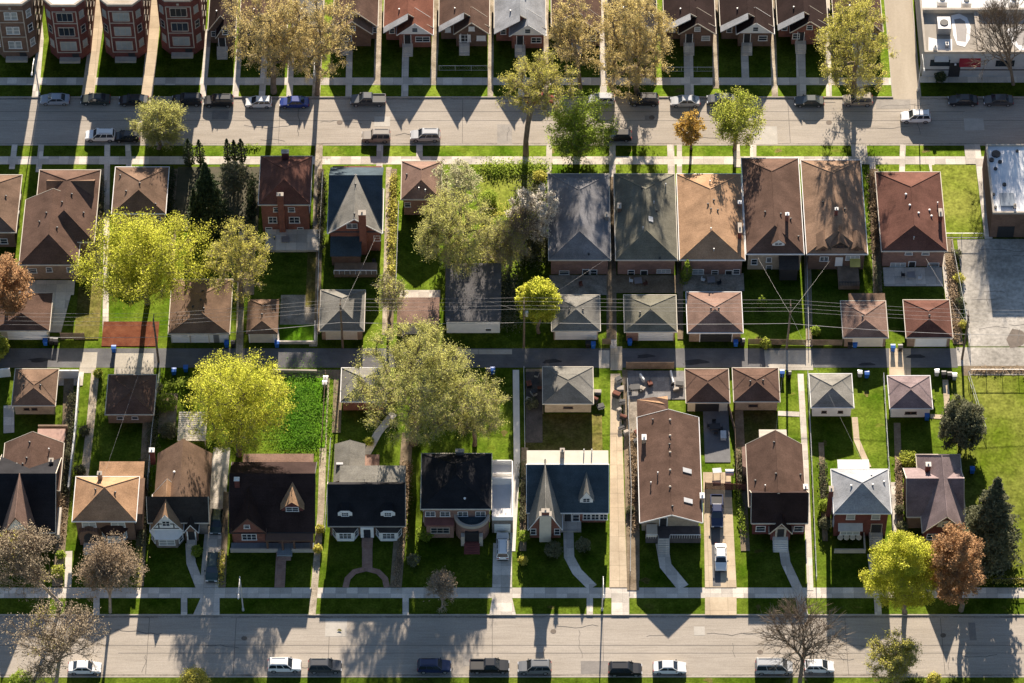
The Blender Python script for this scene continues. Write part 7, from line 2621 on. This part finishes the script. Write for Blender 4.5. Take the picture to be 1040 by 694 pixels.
def lamp_post(label, px, py, h=8.6, arm=3.4, side=1, toward=-1):
    x, y = G(px, py)
    t = thing('street_lamp', label, 'street lamp', (x, y, 0), 0, 'street lamps')
    q = MB()
    q.tube([(0, 0, -.1), (0, 0, .5), (0, 0, .52), (0, 0, h)], [.2, .17, .11, .07], 8)
    link('post', q.mesh('post', M['galv']), t)
    q = MB()
    q.tube([(0, 0, h - .1), (0, toward * arm * .5, h + .35), (0, toward * arm, h + .42)], [.05, .04, .035], 6)
    a = link('arm', q.mesh('arm', M['galv']), t)
    q = MB()
    q.tube([(0, toward * arm * .97, h + .42), (0, toward * (arm + .12), h + .45), (0, toward * (arm + .6), h + .4), (0, toward * (arm + .75), h + .38)], [.06, .14, .14, .05], 8)
    link('lamp_head', q.mesh('lamp_head', M['galv']), a)


lamp_post('pale steel street lamp in front of the dark brown house terrace', 247, 620)
lamp_post('pale steel street lamp beside the curved walk of the slate blue house', 611.5, 620)
lamp_post('steel street lamp near the sunlit walk by the blue sedan', 322, 96)
lamp_post('steel street lamp at the side street corner by the commercial building', 932, 92)
lamp_post('steel street lamp left of the second sunlit walk', 40, 96)


def bin_(label, px, py, m='bluebin', rot=0):
    x, y = G(px, py)
    t = thing('wheelie_bin', label, 'bin', (x, y, .01), math.radians(rot), 'wheeled bins')
    q = MB()
    q.add([(-.27, -.3, .06), (.27, -.3, .06), (.27, .25, .06), (-.27, .25, .06), (-.33, -.38, 1.0), (.33, -.38, 1.0), (.33, .36, 1.0), (-.33, .36, 1.0)],
          [(0, 3, 2, 1), (4, 5, 6, 7), (0, 1, 5, 4), (1, 2, 6, 5), (2, 3, 7, 6), (3, 0, 4, 7)])
    link('body', q.mesh('body', M[m]), t)
    q = MB()
    q.prism([(-.42, 1.0), (.42, 1.0), (.40, 1.07), (.1, 1.13), (-.38, 1.07)], -.36, .36, 'x')
    link('lid', q.mesh('lid', M[m]), t)
    for sx in (-1, 1):
        q = MB()
        q.tube([(sx * .3, .28, .13), (sx * .36, .28, .13)], .13, 10)
        link('wheel', q.mesh('wheel', M['rubber']), t)


for px, py, m, lab in (
        (46.5, 350, 'bluebin', 'blue bin beside the white door of the copper tree garage'), (52, 349, 'blackbin', 'black bin beside the copper tree garage'), (57, 349.5, 'blackbin', 'second black bin beside the copper tree garage'),
        (116, 357, 'bluebin', 'blue bin standing alone below the red mulch bed'), (230.5, 352, 'bluebin', 'blue bin at the corner of the long white garage'), (237, 352, 'blackbin', 'black bin at the corner of the long white garage'),
        (281.5, 352, 'bluebin', 'blue bin beside the smallest brown garage'), (189, 377, 'bluebin', 'blue bin on the shaded alley above the yellow green tree'), (177, 380, 'bluebin', 'small blue bin by the chain link of the overgrown lot'),
        (331, 388, 'galv', 'upper pale bin beside the tall dark fence'), (330, 393, 'galv', 'lower pale bin beside the tall dark fence'),
        (602.5, 353, 'bluebin', 'blue bin beside the yellow bush garage'), (597, 352, 'blackbin', 'black bin beside the yellow bush garage'), (639.5, 350, 'bluebin', 'blue bin beside the greenish grey garage'),
        (747, 351, 'bluebin', 'blue bin in front of the dark garage door'), (754, 350, 'blackbin', 'black bin at the dark garage door'), (868, 352, 'bluebin', 'blue bin in front of the lean-to garage'), (863, 353, 'blackbin', 'black bin in front of the lean-to garage'),
        (906.5, 356, 'bluebin', 'pale blue bin on the striped concrete apron'), (914, 356, 'blackbin', 'black bin on the striped concrete apron'), (500.5, 379, 'bluebin', 'blue bin under the largest olive elm by the white walk'), (496, 380, 'blackbin', 'black bin under the largest olive elm'),
        (794, 382, 'bluebin', 'blue bin beside the beige walled garage'), (801, 383, 'blackbin', 'black bin beside the beige walled garage'), (880, 383, 'bluebin', 'blue bin between the two white walled garages'), (873, 382, 'galv', 'grey bin between the two white walled garages'),
        (941, 426, 'bluebin', 'bright blue bin behind the plum roofed garage'), (951, 381, 'galv', 'pale bin left of the black bins near the leaning pole'), (958, 383, 'blackbin', 'black bin near the leaning pole'), (964, 384, 'blackbin', 'second black bin near the leaning pole'), (969, 385, 'galv', 'pale bin right of the black bins near the leaning pole'),
        (987, 480, 'bluebin', 'dark blue bin between the two grey evergreens')):
    bin_(lab, px, py, m)


# yard furniture and clutter behind the long brown house and the junk yard
def table(label, px, py, w=1.6, d=1.0, m='dark', cat='table'):
    x, y = G(px, py)
    t = thing('patio_table', label, cat, (x, y, .02), .1)
    link('table_top', MB().box(-w / 2, w / 2, -d / 2, d / 2, .70, .75).mesh('table_top', M[m]), t)
    for sx in (-1, 1):
        for sy in (-1, 1):
            link('leg', MB().tube([(sx * (w / 2 - .1), sy * (d / 2 - .1), 0), (sx * (w / 2 - .1), sy * (d / 2 - .1), .7)], .03, 5).mesh('leg', M[m]), t)


def chair(label, px, py, rot, m='dark'):
    x, y = G(px, py)
    t = thing('patio_chair', label, 'chair', (x, y, .02), math.radians(rot), 'patio chairs')
    link('seat', MB().box(-.28, .28, -.28, .28, .4, .46).mesh('seat', M[m]), t)
    link('backrest', MB().box(-.28, .28, .25, .3, .46, .95).mesh('backrest', M[m]), t)
    for sx in (-1, 1):
        for sy in (-1, 1):
            link('leg', MB().tube([(sx * .25, sy * .25, 0), (sx * .25, sy * .25, .4)], .02, 4).mesh('leg', M[m]), t)


table('dark patio table on the dark paved patio', 726, 436)
for i, (px, py, r) in enumerate(((720, 434, 90), (732, 437, -90), (727, 441, 180), (725, 431, 0))):
    chair(('dark chair on the garage side of the patio table', 'dark chair on the fence side of the patio table', 'dark chair nearest the white cooler', 'dark chair on the far side of the patio table')[i], px, py, r)
x, y = G(734.5, 444)
t = thing('cooler', 'white chest cooler on the dark paved patio', 'cooler', (x, y, .03), 0)
link('body', MB().box(-.4, .4, -.7, .7, 0, .55).mesh('body', M['wtrim']), t)
link('lid', MB().box(-.43, .43, -.73, .73, .555, .65).mesh('lid', M['galv']), t)
x, y = G(740.5, 484)
t = thing('barbecue', 'barrel barbecue with silver lid near the red brown gate', 'barbecue', (x, y, .02), 0)
link('lid', MB().tube([(-.62, 0, .95), (-.6, 0, .95), (.6, 0, .95), (.62, 0, .95)], [.2, .5, .5, .2], 12).mesh('lid', M['galv']), t)
for sx in (-1, 1):
    for sy in (-1, 1):
        link('leg', MB().tube([(sx * .5, sy * .3, 0), (sx * .5, sy * .25, .7)], .03, 5).mesh('leg', M['dark']), t)
table('small dark work table beside the barrel barbecue', 728, 481, 1.3, .9, 'metal')
rgc = random.Random(5)
junk = [(x, y) for x, y in ((628, 388), (630, 396), (626, 403), (632, 410), (629, 418), (633, 426), (631, 436), (636, 442), (537, 392), (542, 401), (538, 408), (548, 396), (545, 382), (607, 400), (604, 408), (610, 414), (652, 396), (660, 391), (690, 392), (686, 396), (648, 440), (646, 450))]
jm = ['galv', 'bluebin', 'dark', 'wtrim', 'redwood', 'metal', 'wood', 'stone']
adj = ['grey', 'blue', 'black', 'white', 'rust brown', 'steel', 'wooden', 'stone coloured']
spots = ['highest beside the strip driveway', 'second beside the strip driveway', 'third beside the strip driveway', 'fourth beside the strip driveway', 'fifth beside the strip driveway', 'sixth beside the strip driveway', 'seventh beside the strip driveway', 'lowest beside the strip driveway',
         'in the black junk yard corner', 'in the middle of the junk yard', 'lowest in the junk yard', 'against the cream walled garage', 'at the alley end of the junk yard', 'right of the cream walled garage', 'below the cream walled garage', 'on the lawn edge by the strip driveway', 'on the dark slab yard', 'in the middle of the dark slab yard', 'on the slab yard by the open garage', 'just below the slab yard corner', 'along the long brown house wall', 'lower along the long brown house wall']
for i, (px, py) in enumerate(junk):
    x, y = G(px, py)
    k = (i * 5 + i // 3) % 8
    w, d, h = rgc.uniform(.5, 1.1), rgc.uniform(.4, .9), rgc.uniform(.4, .9)
    t = thing('storage_crate', f'{adj[k]} storage crate {spots[i]}', 'crate', (x, y, .03), rgc.uniform(-.6, .6), 'yard clutter')
    q = MB()
    q.box(-w / 2, w / 2, -d / 2, d / 2, 0, h)
    for sx in (-1, 1):
        q.box(sx * (w / 2 + .02) - .018, sx * (w / 2 + .02) + .018, -d / 2 - .03, d / 2 + .03, h * .25, h * .75)
    link('body', q.mesh('body', M[jm[k]]), t)
    q = MB()
    q.prism([(-d / 2 - .05, h), (d / 2 + .05, h), (d / 2 - .05, h + .1), (-d / 2 + .05, h + .1)], -w / 2 - .05, w / 2 + .05, 'x')
    link('lid', q.mesh('lid', M[jm[(k + 2) % 8]]), t)

for px, py, lab in ((722, 287, 'small dark table on the gravel behind the light tan bungalow'), (648, 288, 'small dark table behind the dark olive bungalow'), (925, 282, 'patio table on the slab behind the reddish bungalow'), (290, 246, 'patio table on the slab behind the red brick house')):
    table(lab, px, py, 1.2, 1.2, 'metal')
for i, (px, py, r, m, lab) in enumerate(((714, 286, 70, 'wtrim', 'white chair behind the light tan bungalow'), (730, 289, -70, 'dark', 'dark chair behind the light tan bungalow'), (641, 287, 80, 'wtrim', 'white chair behind the dark olive bungalow'), (655, 290, -60, 'redwood', 'brown chair behind the dark olive bungalow'),
                                   (917, 281, 90, 'dark', 'dark chair at the reddish bungalow patio'), (934, 284, -90, 'wtrim', 'white chair at the reddish bungalow patio'), (281, 245, 80, 'dark', 'dark chair on the red brick house slab'), (590, 291, 20, 'redwood', 'brown chair behind the blue grey bungalow'), (380, 268, 10, 'dark', 'dark chair below the grey gabled house deck'))):
    chair(lab, px, py, r, m)

table('black patio table on the dark slab yard', 645, 396, 1.5, 1.0, 'dark')
for i, (px, py, r, lab) in enumerate(((640, 395, 90, 'black chair left of the slab yard table'), (650, 398, -90, 'black chair right of the slab yard table'), (684, 394, 40, 'black chair alone at the slab yard end'))):
    chair(lab, px, py, r)
fence('short white rail along the slab yard by the open garage', [(681, 380), (684, 392)], .9, 'wall', m='wtrim')
fence('short white rail at the alley side of the slab yard', [(650, 383), (654, 389)], .9, 'wall', m='wtrim')
